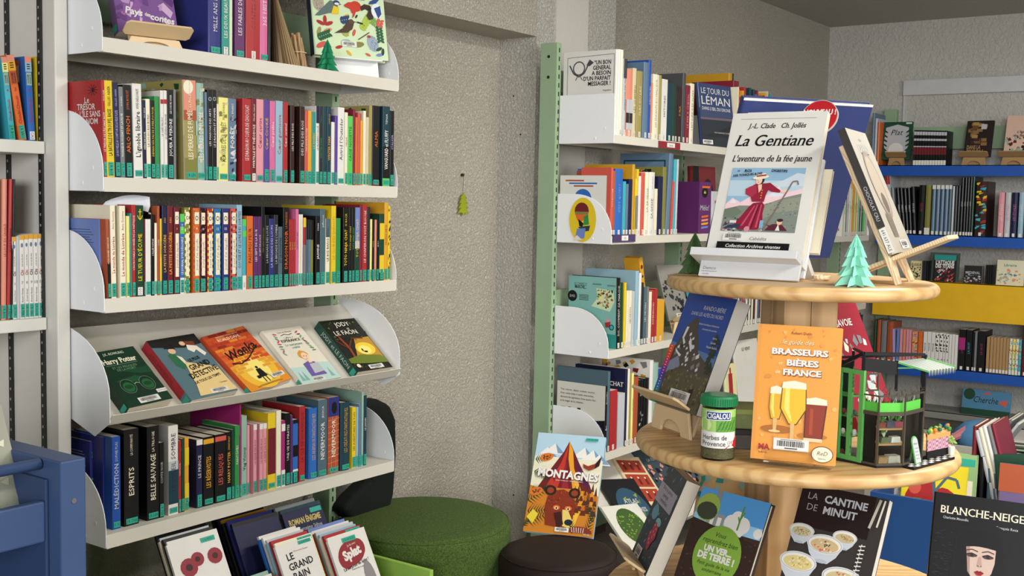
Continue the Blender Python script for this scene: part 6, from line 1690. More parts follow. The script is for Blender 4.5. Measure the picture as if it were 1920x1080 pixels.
# --- middle tier
M2 = pose((1.773, 0.765, EYE - 0.421), -76.3, 8.5)
cover_book(M2, 0.137, 0.226, 0.016, '#E59A3C', a_brasseurs, 'orange beer guide with three filled glasses on its cover, middle tier', 'book', 'books shown on the pine display stand', False, pages='#D9A868')
M_clear = bpy.data.materials.new('clear_acrylic'); M_clear.use_nodes = True
bs = M_clear.node_tree.nodes['Principled BSDF']; bs.inputs['Base Color'].default_value = (0.95, 0.97, 0.98, 1); bs.inputs['Roughness'].default_value = 0.05; bs.inputs['Transmission Weight'].default_value = 1.0; bs.inputs['IOR'].default_value = 1.35
root = empty('book_stand', M2)
b = MB(); b.box((0.025, -0.022, 0.0), (0.105, -0.0195, 0.020), M_clear); b.build('lip', root); b = MB(); b.box((0.025, -0.022, -0.0025), (0.105, 0.02, -0.0004), M_clear); b.build('ledge', root)
b = MB(); b.box((0.025, 0.0175, -0.0025), (0.105, 0.020, 0.12), M_clear); b.build('back_rest', root)
tag(root, 'clear acrylic stand under the orange beer guide', 'book stand')
MR = pose((1.926, 1.039, EYE - 0.376), -121, 21)
cover_book(MR, 0.160, 0.222, 0.032, '#3A4048', a_rando, 'thick hiking guide with a rocky peak under blue sky, middle tier', 'book', 'books shown on the pine display stand', False, pages='#B9B6AE')
ply = ply_stand(Matrix.Translation((1.936, 1.01, ZD[1])) @ Matrix.Rotation(math.radians(-121), 4, 'Z') @ Matrix.Translation((0.035, -0.012, 0)), 0.165, 'arched plywood stand under the hiking guide, left of the spice jar', h=0.048, lip=0.052)
# spice jar
root = empty('spice_jar', Matrix.Translation((1.775, 0.826, ZD[1])))
M_jar = bpy.data.materials.new('jar_plastic'); M_jar.use_nodes = True
bs = M_jar.node_tree.nodes['Principled BSDF']; bs.inputs['Base Color'].default_value = (0.9, 0.93, 0.9, 1); bs.inputs['Roughness'].default_value = 0.06; bs.inputs['Transmission Weight'].default_value = 1.0; bs.inputs['IOR'].default_value = 1.2
b = MB(); b.lathe([(0.026, 0.0), (0.0288, 0.002), (0.029, 0.006), (0.0282, 0.012), (0.029, 0.018), (0.029, 0.083), (0.0275, 0.090), (0.0265, 0.092)], M_jar, 40); b.build('jar_body', root, smooth=True)
b = MB(); b.lathe([(0.0262, 0.003), (0.0272, 0.008), (0.0272, 0.081)], mat('#6E6A4C', 0.9, 0.8, 500, 0.22, 160), 32); b.build('dried_herbs', root)
b = MB(); b.lathe([(0.0285, 0.092), (0.0310, 0.0925), (0.0310, 0.106), (0.0300, 0.109), (0.026, 0.110)], mat('#1E7A4A', 0.35, coat=0.3), 48)
for k in range(48):
    a = 2 * math.pi * k / 48; b.bar((0.0311 * math.cos(a), 0.0311 * math.sin(a), 0.094), (0.0311 * math.cos(a), 0.0311 * math.sin(a), 0.105), 0.0012, 0.0012, mat('#1E7A4A', 0.35, coat=0.3))
b.build('lid', root)
class CylPrint(Print):
    def __init__(s, R, z0, h, a_mid, span):
        Print.__init__(s, (0, 0, 0), (1, 0, 0), (0, 0, 1), R * span, h, z0=0.0004, dz=0.00012); s.R = R; s.zz = z0; s.am = a_mid; s.sp = span
    def cy(s, x, z, off): a = s.am + (x / s.w - 0.5) * s.sp; return ((s.R + off) * math.cos(a), (s.R + off) * math.sin(a), s.zz + z)
    def add(s, verts, faces, m):
        out = []
        for v in verts: out.append(s.cy(v[0], v[2], -v[1]))
        MB.add(s, out, faces, m)
    def strip(s, u0, v0, u1, v1, c, n=14):
        for k in range(n): s.rect(u0 + (u1 - u0) * k / n, v0, u0 + (u1 - u0) * (k + 1) / n, v1, c, False)
        s.z += s.dz
cp = CylPrint(0.0292, 0.022, 0.066, math.atan2(-0.826, -1.775) - 0.0, 2.5)
cp.strip(0, 0, 1, 1, 'white', 24); cp.strip(0, 0.42, 1, 1, '#9CC46A', 24); cp.strip(0.45, 0.42, 1, 0.80, '#5E9A3A', 14); cp.ell(0.18, 0.60, 0.16, 0.16, '#C6DC9A', 18)
for k in range(26): 
    u = 0.45 + 0.016 * k; v = 0.42 + 0.24 * (k % 5) / 5; cp.poly([(u, v), (u + 0.02, v + 0.02), (u + 0.10, v + 0.10), (u + 0.07, v + 0.10)], ['#2F5A2A', '#4A7A34', '#3A6A30'][k % 3], False)
cp.z += cp.dz
cp.strip(0.20, 0.72, 0.80, 0.95, 'white', 10); cp.strip(0.22, 0.74, 0.78, 0.93, '#1E3A78', 10)
cp.text('CIGALOU', 0.5, 0.835, 0.0088, 'white', 0.038, bold=0.03); cp.text('Herbes de', 0.42, 0.28, 0.0080, 'darkgrey', 0.042, bold=0.01); cp.text('Provence', 0.40, 0.12, 0.0080, 'darkgrey', 0.040, bold=0.01)
cp.poly([(0.66, 0.0), (1.0, 0.0), (1.0, 0.30), (0.86, 0.14)], '#C8202C'); cp.ell(0.80, 0.15, 0.07, 0.07, 'white', 16); cp.text('2€', 0.80, 0.15, 0.005, 'red')
cp.build('jar_label', root)
tag(root, 'jar of dried herbs with a ribbed green lid between hiking and beer guides', 'spice jar')
# flat boxes behind the jar
for k, (c, nm) in enumerate((('#4E4A46', 'grey patterned tin box lying behind the spice jar, lower of the pair'), ('#6E7A48', 'green patterned box on the grey tin box behind the spice jar'))):
    root = empty('box', Matrix.Translation((1.905, 0.83, ZD[1] + 0.0005 + k * 0.036)) @ Matrix.Rotation(math.radians(-55 - 5 * k), 4, 'Z'))
    b = MB(); b.box((-0.055, -0.04, 0), (0.055, 0.045, 0.035), mat(c, 0.4, 0.3, 90, 0.2, 60)); b.build('box_body', root, bevel=0.002)
    b = MB(); b.box((-0.056, -0.041, 0.025), (0.056, 0.046, 0.0353), mat('#2E2C2A' if k == 0 else '#8A9450', 0.4)); b.build('lid', root, bevel=0.002)
    tag(root, nm, 'box')
# savoie book leaning behind the greenhouse
def sp_savoie(p, t, h): p.rect(0, 0, 1, 1, '#8E1F30'); p.text('Histoires des PAYS de SAVOIE', 0.5, 0.45, t * 0.42, '#D8B0A8', h * 0.62, rot=-math.pi / 2, bold=0.01)
MS = pose((2.145, 0.70, ZD[1]), -8, 24)
cover_book(MS, 0.16, 0.275, 0.028, '#8E1F30', a_simple('SAVOIE', 'white', blobs=['silver', 'grey', 'cream']), 'dark red regional guide leaning behind the miniature greenhouse', 'book', 'books shown on the pine display stand', True, spine=sp_savoie)
root = empty('book_stand', MS); b = MB(); b.box((0.01, 0.030, 0), (0.15, 0.036, 0.16), M_ply); b.build('back_rest', root, bevel=0.001); tag(root, 'plywood rest behind the dark red regional guide', 'book stand')

# --- miniature greenhouse
g = empty('miniature_greenhouse', Matrix.Translation((0, 0, ZD[1])))
tag(g, 'miniature greenhouse shop with green frames and striped awning on the middle tier', 'model')
M_gb = mat('#17161A', 0.5); M_gg = mat('#5FA858', 0.5); M_gl = mat('#5FC04A', 0.5); M_gbr = mat('#4A4438', 0.5); M_gw = mat('#B08A5A', 0.6)
M_glass = bpy.data.materials.new('mini_glass'); M_glass.use_nodes = True
bs = M_glass.node_tree.nodes['Principled BSDF']; bs.inputs['Base Color'].default_value = (0.9, 0.95, 0.95, 1); bs.inputs['Roughness'].default_value = 0.05; bs.inputs['Transmission Weight'].default_value = 1.0; bs.inputs['IOR'].default_value = 1.1
def foot(x, y): q = onZ(x, y, -0.43); return Vector((q.x, q.y, 0))
def hz(P, y, x=None):
    """height above the tier of pixel row y over the foot point P"""
    base = Vector((P.x, P.y, 0)); c = CR.x * 0
    # solve (CR,CD,CF) projection for z
    def py(z):
        v = Vector((P.x, P.y, z - 0.43)); return 540 + FPX * v.dot(CD) / v.dot(CF)
    lo, hi = -0.1, 0.5
    for _ in range(40):
        m_ = (lo + hi) / 2
        if py(m_) > y: lo = m_
        else: hi = m_
    return lo
F1, F2, F3, F4, F5 = foot(1569, 861), foot(1611, 871), foot(1643, 878), foot(1692, 877), foot(1727, 866)
back = Vector((0.07, 0.03, 0))
back2 = Vector((0.075, 0.045, 0))
zt = hz(F2, 690)
# base plate
b = MB(); poly = [F1 + Vector((-0.01, 0.006, 0)), F2, F3, F4, foot(1714, 882), foot(1790, 861), F5 + back + Vector((0.01, -0.01, 0)), F1 + back2]
b.add([(p.x, p.y, 0.0) for p in poly] + [(p.x, p.y, 0.004) for p in poly], [tuple(range(8)), tuple(range(8, 16))[::-1]] + [(i, (i + 1) % 8, 8 + (i + 1) % 8, 8 + i) for i in range(8)], M_gb); b.build('base', g)
def frame(P, Q, z0, z1, w, m, name, mull=0, glass=True, rails=()):
    b = MB(); d = (Q - P)
    for pt in [P, Q] + [P + d * ((k + 1) / (mull + 1)) for k in range(mull)]: b.bar(pt + Vector((0, 0, z0)), pt + Vector((0, 0, z1)), w, w * 0.7, m, upv=tuple(d.normalized().cross(Vector((0, 0, 1)))))
    for z in (z0 + w / 2, z1 - w / 2) + tuple(rails): b.bar(P + Vector((0, 0, z)), Q + Vector((0, 0, z)), w * 0.6, w, m)
    o = b.build(name, g)
    if glass:
        b = MB(); n = d.normalized().cross(Vector((0, 0, 1))) * 0.0005; b.add([P + n + Vector((0, 0, z0)), Q + n + Vector((0, 0, z0)), Q + n + Vector((0, 0, z1)), P + n + Vector((0, 0, z1)), P - n + Vector((0, 0, z0)), Q - n + Vector((0, 0, z0)), Q - n + Vector((0, 0, z1)), P - n + Vector((0, 0, z1))], [(0, 1, 2, 3), (7, 6, 5, 4), (0, 4, 5, 1), (1, 5, 6, 2), (2, 6, 7, 3), (3, 7, 4, 0)], M_glass); b.build('window_pane', o)
    return o
U = Vector((0, 0, 1))
frame(F1, F2, 0.004, zt - 0.004, 0.008, M_gg, 'door_frame', mull=1)
zl = hz(F3, 776); zm = hz(F3, 742)
for P, Q in ((F2, F3), (F3, F4), (F4, F5)): frame(P, Q, 0.004, zl, 0.0035, M_gbr, 'window_frame')
for P, Q in ((F2, F3), (F3, F4), (F4, F5)): frame(P, Q, zl, zm, 0.0025, M_gbr, 'railing', glass=False)
# green planter behind the railing
def inn(P, f=0.90): c = (F2 + F5) / 2 + Vector((0.02, 0.02, 0)); return c + (P - c) * f
for P, Q in ((F2, F3), (F3, F4), (F4, F5)):
    b = MB(); p, q = inn(P), inn(Q); b.bar(p + U * (zl + 0.009), q + U * (zl + 0.009), 0.002, 0.016, M_gl); b.build('planter', g)
    b = MB(); rg = random.Random(5)
    for k in range(22):
        t = rg.random(); c = p + (q - p) * t + Vector((0.003, 0.002, 0)); h_ = rg.uniform(0.016, 0.028); a = rg.uniform(-0.004, 0.004)
        b.add([c + U * (zl + 0.012) + Vector((-0.002, 0, 0)), c + U * (zl + 0.012) + Vector((0.002, 0, 0)), c + U * (zl + h_) + Vector((a, a, 0)), c + U * (zl + 0.014) + Vector((0, 0.002, 0))], [(0, 1, 2), (1, 3, 2), (3, 0, 2)], mat(rg.choice(['#2F5A2E', '#3E7A38', '#D8D8CC', '#24402A']), 0.7))
    b.build('plants', g)['kind'] = 'stuff'
# floors inside, back wall, items
b = MB(); 
for z in (0.036, 0.062): b.add([tuple(p + U * z) for p in (F3 + back * 0.12, F4 + back * 0.12, F4 + back * 0.5, F3 + back * 0.5)] + [tuple(p + U * (z + 0.003)) for p in (F3 + back * 0.12, F4 + back * 0.12, F4 + back * 0.5, F3 + back * 0.5)], [(0, 1, 2, 3), (7, 6, 5, 4), (0, 4, 5, 1), (1, 5, 6, 2), (2, 6, 7, 3), (3, 7, 4, 0)], M_gw)
b.build('inner_shelf', g)
b = MB(); b.bar(F4 + back * 0.1, F4 + back * 0.1 + U * 0.08, 0.003, 0.003, M_gw); b.bar(F3 + back * 0.1, F3 + back * 0.1 + U * 0.08, 0.003, 0.003, M_gw); b.build('shelf_upright', g)
cm = (F3 + F4) / 2
for dx, z, sz, c in ((0.15, 0.004, 0.012, '#C9C2AE'), (-0.25, 0.004, 0.010, '#A8865A'), (0.2, 0.039, 0.009, '#D8D4C8'), (-0.2, 0.039, 0.008, '#5A6A4A'), (0.0, 0.065, 0.009, '#5A5A6A'), (0.3, 0.065, 0.008, '#A84A5A'), (-0.3, 0.065, 0.007, '#8A4A3A')):
    p = cm + (F4 - F3) * dx + back * 0.3; b = MB(); b.prism([(-sz, z), (sz, z), (sz * 0.85, z + sz * 1.1), (-sz * 0.85, z + sz * 1.1)], 'y', -sz * 0.6, sz * 0.6, mat(c, 0.7)); o = b.build('tiny_crate', g); o.location = (p.x, p.y, 0); o.rotation_euler = (0, 0, -0.7)
    if z > 0.06 or dx == -0.2:
        b = MB(); rg = random.Random(int(dx * 100))
        for k in range(14):
            a = rg.uniform(0, 6.28); q = rg.uniform(0.002, 0.006); b.tube([(0, 0, z + sz), (q * math.cos(a), q * math.sin(a), z + sz + rg.uniform(0.006, 0.014))], [0.0006, 0.0016], mat(rg.choice(['#E8E6DC', '#4A7A3A', '#6A8A4A']), 0.7), 5)
        o = b.build('tiny_plant', g); o.location = (p.x, p.y, 0)
# dark interior wall and side shelving behind the green door frame
b = MB(); p, q = F1 + back2 * 0.9, F2 + back2 * 0.9; b.bar(p + U * zt / 2, q + U * zt / 2, 0.002, zt, mat('#22302A', 0.8)); b.build('rear_wall', g)
b = MB()
for z in (0.04, 0.075, 0.11):
    p, q = F1 + back2 * 0.45, F2 + back2 * 0.45; b.bar(p + U * z, q + U * z, 0.03, 0.002, M_gg)
b.build('side_shelf', g)
rg = random.Random(3)
for z in (0.005, 0.042, 0.077):
    for k in range(4):
        t = 0.12 + 0.25 * k; p = F1 + (F2 - F1) * t + back2 * 0.3; c = rg.choice(['#C9C2B0', '#8A3A3A', '#B08A5A', '#D8D4C8', '#5A6A5A']); r_ = rg.uniform(0.0035, 0.006)
        b = MB(); b.lathe([(r_ * 0.6, 0), (r_, r_), (r_ * 0.8, r_ * 2), (r_ * 0.5, r_ * 2.4)], mat(c, 0.6), 12, (0, 0)); b.build('tiny_pot', g, smooth=True, loc=(p.x, p.y, z))
b = MB(); b.bar(F3 + back * 0.62 + U * (zl / 2), F5 + back * 0.50 + U * (zl / 2), 0.002, zl, mat('#2A231D', 0.8)); b.bar(F2 + back * 0.5 + U * (zl / 2), F3 + back * 0.62 + U * (zl / 2), 0.002, zl, mat('#2A231D', 0.8)); b.build('shade_backing', g)  # dark sheets added behind the bay windows, standing in for the shaded interior
# upper storey: black beams and small window
T2 = hz(F2, 665)
b = MB(); b.bar(F2, F2 + U * T2, 0.005, 0.004, M_gb)
Bk = F5 + back * 0.25
b.bar(Bk, Bk + U * hz(Bk, 665), 0.008, 0.006, M_gb); Mid = (F2 + (F5 - F2) * 0.55 + back * 0.15); b.bar(Mid + U * zm, Mid + U * hz(Mid, 676), 0.004, 0.004, M_gb)
Bk2 = F2 + back2 * 0.9; b.bar(Bk2, Bk2 + U * (T2 * 0.98), 0.004, 0.004, M_gb)
b.build('post', g)
b = MB(); a1, a2 = F1 + U * zt, F2 + U * (T2 + 0.002); b.bar(a1, a2, 0.006, 0.006, M_gb); b.bar(a2, Bk + U * (hz(Bk, 665)), 0.005, 0.005, M_gb); b.bar(F1 + back2 + U * zt, Bk + back * 0.3 + U * (hz(Bk, 668)), 0.004, 0.004, M_gb); b.bar(F2 + U * (T2 - 0.016), Mid + U * (hz(Mid, 690)), 0.003, 0.022, M_gb); b.bar(Bk2 + U * T2, a2, 0.004, 0.004, M_gb)
b.build('roof_beam', g)
W1, W2 = F2 + (Mid - F2) * 0.08, F2 + (Mid - F2) * 0.46
frame(W1, W2, zm + 0.002, hz(W1, 700), 0.003, M_gbr, 'small_window')
b = MB(); rg = random.Random(8)
for k in range(40):
    t = rg.random(); P0 = F3 + (F5 - F3) * t + back * 0.1 + U * (zm + rg.uniform(-0.002, 0.006)); b.tube([P0, P0 + Vector((rg.uniform(-0.01, 0.01), rg.uniform(-0.01, 0.01), rg.uniform(-0.012, 0.012)))], 0.0005, mat('#5A5044', 0.8), 4)
b.build('vine', g)['kind'] = 'stuff'
b = MB()
for k in range(30):
    t = rg.random(); P0 = F1 + (F2 - F1) * (0.45 + 0.1 * rg.random()) + Vector((-0.004, -0.002, 0)) + U * (zt * t); b.add([P0, P0 + Vector((0.003, -0.003, 0.003)), P0 + Vector((0.001, -0.001, 0.008))], [(0, 1, 2)], mat('#3E6A3A', 0.7))
b.build('ivy', g)['kind'] = 'stuff'
# awning
A1 = Mid + U * (hz(Mid, 677)); A2 = Bk + U * hz(Bk, 671); dv = Vector((0.010, -0.050, -0.012)); 
A3 = A2 + dv; A4 = A1 + dv * 1.0
L_ = 18
for k in range(L_):
    t0, t1 = k / L_, (k + 1) / L_; c = ['#C4C8C0', '#7E9286'][k % 2]; b = MB()
    p0, p1 = A1 + (A2 - A1) * t0, A1 + (A2 - A1) * t1; q0, q1 = A4 + (A3 - A4) * t0, A4 + (A3 - A4) * t1
    dn = U * -0.0008; tip = (q0 + q1) / 2 + U * -0.011
    b.add([p0, p1, q1, q0, p0 + dn, p1 + dn, q1 + dn, q0 + dn, tip], [(0, 1, 2, 3), (7, 6, 5, 4), (0, 3, 7, 4), (1, 5, 6, 2), (3, 2, 8), (7, 8, 6)], mat(c, 0.8)); b.build('awning_strip', g)
b = MB(); b.bar(A1 + U * -0.002, A4 + U * -0.002, 0.003, 0.003, M_gg); b.bar(A1 + U * -0.018, A1 + U * 0.002, 0.003, 0.003, M_gg); b.bar(A1 + U * -0.012, A1 + dv * 0.6 + U * -0.002, 0.002, 0.002, M_gg); b.bar(A2, A3, 0.003, 0.003, M_gg); b.build('awning_frame', g)
# checker floor strip, stall, crate, sign board, plant
b = MB(); K1, K2, K3 = foot(1696, 877), foot(1714, 882), foot(1789, 861); m1, m2 = mat('#D8D8D2', 0.5), mat('#1A1A1C', 0.5)
K4 = K1 + (K3 - K2)
for i in range(12):
    for j in range(3):
        s_, t_ = i / 12, j / 3; Pq = lambda s, t: K2 + (K3 - K2) * s + (K4 - K3) * t + U * 0.0045
        b.add([Pq(s_, t_), Pq(s_ + 1 / 12, t_), Pq(s_ + 1 / 12, t_ + 1 / 3), Pq(s_, t_ + 1 / 3)], [(0, 1, 2, 3)], m1 if (i + j) % 2 else m2)
b.build('checker_floor', g)
S1 = foot(1738, 866); S2 = foot(1778, 857); sd = Vector((0.035, 0.012, 0))
def blk(z0, z1, m, nm, infl=0.0, par=None):
    e = (S2 - S1).normalized() * infl; f_ = sd.normalized() * infl; pp = [S1 - e - f_, S2 + e - f_, S2 + e + sd + f_, S1 - e + sd + f_]
    b = MB(); b.add([tuple(p + U * z0) for p in pp] + [tuple(p + U * z1) for p in pp], [(0, 3, 2, 1), (4, 5, 6, 7), (0, 1, 5, 4), (1, 2, 6, 5), (2, 3, 7, 6), (3, 0, 4, 7)], m); return b.build(nm, par or g)
blk(0.005, 0.018, mat('#141416', 0.6), 'stall_counter')
mgm = bpy.data.materials.new('gingham'); mgm.use_nodes = True; N, L = nt(mgm); tc = N.new('ShaderNodeTexCoord'); mp_ = N.new('ShaderNodeMapping'); mp_.inputs['Rotation'].default_value = (0, 0, 0.8); ck = N.new('ShaderNodeTexChecker'); ck.inputs['Scale'].default_value = 260; ck.inputs[1].default_value = srgb('#D8A8B4'); ck.inputs[2].default_value = srgb('#9A6A84')
L.new(tc.outputs['Object'], mp_.inputs[0]); L.new(mp_.outputs[0], ck.inputs[0]); L.new(ck.outputs[0], N['Principled BSDF'].inputs['Base Color'])
blk(0.018, 0.038, mgm, 'gingham_cloth', 0.0008)
cr_ = blk(0.038, 0.046, mat('#C9985A', 0.6), 'vegetable_crate', 0.003)
rg = random.Random(4)
for k in range(12):
    p = S1 + (S2 - S1) * (0.1 + 0.8 * (k % 4) / 3) + sd * (0.15 + 0.35 * (k // 4)) + U * 0.048; c = ['#2E8A4A', '#E07A2A', '#1E6A5A', '#3A8A3A', '#D8C43A'][k % 5]
    b = MB(); b.lathe([(0.001, 0), (0.0035, 0.002), (0.0038, 0.005), (0.001, 0.008)], mat(c, 0.5), 10); o = b.build('tiny_vegetable', g, smooth=True, loc=(p.x, p.y, p.z)); o.rotation_euler = (rg.uniform(-1, 1), rg.uniform(-1, 1), 0)
e_ = (S2 - S1).normalized(); P0 = foot(1722, 874) ; b = MB(); h_ = 0.046; w_ = 0.009
arc = [(-w_, 0), (w_, 0), (w_, h_ - w_)] + [(w_ * math.cos(a), h_ - w_ + w_ * math.sin(a)) for a in [math.pi * k / 8 for k in range(1, 8)]] + [(-w_, h_ - w_)]
b.prism(arc, 'y', 0, 0.0015, M_gg); o = b.build('menu_board', g); o.location = (P0.x, P0.y, 0.005); ang = math.atan2(e_.y, e_.x); o.rotation_euler = (-0.25, 0, ang)
ps = Print((-w_ * 0.85, -0.0003, 0.001), (1, 0, 0), (0, 0, 1), w_ * 1.7, h_ * 0.95); ps.rect(0, 0, 1, 0.82, 'silver'); ps.ell(0.5, 0.80, 0.5, 0.5, 'silver'); ps.text('MENU', 0.5, 0.72, 0.003, 'ink', 0.01)
for k in range(4): ps.rect(0.15, 0.15 + 0.13 * k, 0.85, 0.17 + 0.13 * k, 'grey', False)
c_ = ps.build('menu_print', o)
b = MB(); b.bar((0, 0.018, 0), (0, 0.003, h_ * 0.75), 0.003, 0.002, M_gg); b.build('board_prop', o)
P0 = foot(1783, 858); b = MB(); b.lathe([(0.005, 0), (0.006, 0.014), (0.0055, 0.015)], mat('#D8D8C8', 0.6), 12); b.build('plant_pot', g, loc=(P0.x, P0.y, 0.005))
b = MB(); rg = random.Random(14)
for k in range(36):
    a = rg.uniform(0, 6.28); q = rg.uniform(0.002, 0.010); z = 0.018 + rg.uniform(0, 0.012); b.add([(q * math.cos(a), q * math.sin(a), z), (q * math.cos(a) + 0.004, q * math.sin(a), z + 0.002), (q * math.cos(a) + 0.001, q * math.sin(a) + 0.004, z + 0.003)], [(0, 1, 2)], mat('#7FA84A', 0.7))
b.build('plant_leaves', g, loc=(P0.x, P0.y, 0.005))['kind'] = 'stuff'

# --- lowest visible tier
def tier3(bl_px, yaw, lean, w, h, t, cover, art, label, z=ZD[2] - EYE, dz=0.02, **k):
    p = onZ(bl_px[0], bl_px[1], z + dz); return cover_book(pose(p, yaw, lean), w, h, t, cover, art, label, 'book', 'books shown on the pine display stand', **k)
SH = 'books shown on the pine display stand'
cover_book(pose((1.790, 0.908, EYE - 0.658), -103, 26), 0.148, 0.1675, 0.014, '#3B2A22', a_ver, 'earthworm guide with brown soil and a green oval on its cover, lowest tier', 'book', SH, True, pages='#B9BDB0')
cover_book(pose((1.828, 0.733, EYE - 0.658), -97, 26), 0.157, 0.194, 0.016, '#3A3634', a_cantine, 'black cookbook with bowls of noodle soup on its cover, lowest tier', 'book', SH, False, pages='#C9C6BE')
cover_book(pose((2.017, 0.537, EYE - 0.703), -84.2, 15), 0.200, 0.210, 0.016, '#101114', a_blanche, 'black album with a pale dark-haired woman, at the bottom right corner', 'book', SH, True)
cover_book(pose((1.968, 1.096, EYE - 0.700), -139, 22), 0.134, 0.198, 0.030, '#3A4650', a_baies, 'wild berry guide on a plywood stand at the left edge of the lowest tier', 'book', SH, False, pages='#CFC9BA')
ply_stand(Matrix.Translation((1.972, 1.085, ZD[2])) @ Matrix.Rotation(math.radians(-139), 4, 'Z') @ Matrix.Translation((0.055, -0.012, 0)), 0.17, 'pale plywood stand under the wild berry guide', h=0.030, lip=0.05)
ply_stand(Matrix.Translation((1.790, 0.908, ZD[2])) @ Matrix.Rotation(math.radians(-103), 4, 'Z') @ Matrix.Translation((0.074, 0.0, 0)), 0.12, 'pale plywood stand behind the earthworm guide', h=0.045, lip=0.03)
ply_stand(Matrix.Translation((1.828, 0.733, ZD[2])) @ Matrix.Rotation(math.radians(-97), 4, 'Z') @ Matrix.Translation((0.078, 0.0, 0)), 0.12, 'pale plywood stand behind the black soup cookbook', h=0.045, lip=0.03)
ply_stand(Matrix.Translation((2.017, 0.537, ZD[2])) @ Matrix.Rotation(math.radians(-84), 4, 'Z') @ Matrix.Translation((0.10, 0.03, 0)), 0.10, 'pale plywood stand behind the black portrait album', h=0.012, lip=0.02)
cover_book(pose((2.13, 1.05, EYE - 0.703), -80, 28), 0.12, 0.24, 0.02, '#C9A878', a_simple('JARDIN', 'brown', blobs=['teal', 'sage'], bar=False), 'tan garden book between the berry guide and the column, lowest tier', 'book', SH, False)

# ------------------------------------------------------------------ seats
M_green = bpy.data.materials.new('green_fabric'); M_green.use_nodes = True
N, L = nt(M_green); bs = N['Principled BSDF']; tc = N.new('ShaderNodeTexCoord'); n1 = N.new('ShaderNodeTexNoise'); n1.inputs['Scale'].default_value = 260; n1.inputs['Detail'].default_value = 3
L.new(tc.outputs['Object'], n1.inputs[0]); cr2 = N.new('ShaderNodeValToRGB'); cr2.color_ramp.elements[0].color = srgb('#2C3D12'); cr2.color_ramp.elements[1].color = srgb('#506A22'); cr2.color_ramp.elements[0].position = 0.35; cr2.color_ramp.elements[1].position = 0.7
L.new(n1.outputs['Fac'], cr2.inputs[0]); L.new(cr2.outputs[0], bs.inputs['Base Color']); bs.inputs['Roughness'].default_value = 0.95
bp = N.new('ShaderNodeBump'); bp.inputs['Strength'].default_value = 0.5; bp.inputs['Distance'].default_value = 0.002; L.new(n1.outputs['Fac'], bp.inputs['Height']); L.new(bp.outputs[0], bs.inputs['Normal'])
def pouf(name, c, r, h, m, label, rim=0.03, seam=None):
    root = empty(name, Matrix.Translation((c[0], c[1], 0)))
    prof = [(r - 0.01, 0.012), (r, 0.03), (r, h - rim)] + [(r - rim + rim * math.cos(a), h - rim + rim * math.sin(a)) for a in [math.radians(10 * k) for k in range(1, 10)]] + [(r * 0.5, h + 0.004), (0.002, h + 0.006)]
    b = MB(); b.lathe(prof, m, 72); b.build('cushion', root, smooth=True)
    b = MB(); b.tube([((r - rim * 0.25) * math.cos(a), (r - rim * 0.25) * math.sin(a), h - rim * 0.30) for a in [k * 2 * math.pi / 72 for k in range(73)]], 0.0018, seam or m, 6); b.build('seam', root)
    b = MB(); b.lathe([(r * 0.8, 0), (r * 0.8, 0.013)], mat('#1C1C1C', 0.6), 36); b.build('base', root)
    return tag(root, label, 'pouf')
pouf('pouf', (2.735, 2.27), 0.275, 0.40, M_green, 'round olive green fabric pouf in the alcove right of the white bookcase')
pouf('pouf', (2.86, 1.84), 0.185, 0.35, mat('#1E110D', 0.7, 0.15, 90, 0.12, 14), 'small round dark brown pouf under the mountain book', 0.04)
# black bent backrest cushion behind the end of the shelves
root = empty('back_cushion', Matrix.Translation((0, 2.44, 0)))
pts = [onY(672, 752, 2.46), onY(705, 748, 2.46), onY(726, 758, 2.46), onY(737, 785, 2.46), onY(738, 850, 2.46), onY(733, 925, 2.46), onY(722, 968, 2.46), onY(700, 985, 2.46), onY(655, 978, 2.46), onY(636, 955, 2.46), onY(655, 930, 2.46), onY(686, 900, 2.46), onY(675, 850, 2.46), onY(655, 800, 2.46), onY(655, 765, 2.46)]
b = MB(); b.prism([(p.x, p.z) for p in pts][::-1], 'y', 0.0, 0.07, mat('#101512', 0.9, 0.3, 300, 0.1)); o = b.build('cushion', root, bevel=0.02, seg=4)
tag(root, 'black fabric bent back cushion standing on the green pouf by the wall', 'cushion')
cover_book(pose((2.935, 2.028, EYE - 1.046), -70.1, 32), 0.227, 0.335, 0.014, '#8FB4C8', a_montagnes, 'large illustrated mountain book with a bear, leaning on the brown pouf', 'book', None, True, spine=lambda p, t, h: p.rect(0, 0, 1, 1, '#9CC0D2'))
root = empty('book_stand', pose((2.935, 2.028, EYE - 1.046), -70.1, 32)); b = MB(); b.box((0.08, 0.016, 0.0), (0.15, 0.021, 0.25), M_ply); b.build('back_rest', root)
b = MB(); b.bar((0.115, 0.022, 0.22), (0.115, 0.16, 0.10), 0.03, 0.005, M_ply); b.build('prop', root); tag(root, 'plywood rest hidden behind the large mountain book', 'book stand')
pt = onZ(945, 1072, -1.2)
o = cover_book(pose((2.62, 1.86, 0.02), -60, 75), 0.2, 0.24, 0.01, '#8A8F86', None, 'grey-green book lying on the floor in front of the green pouf', 'book')

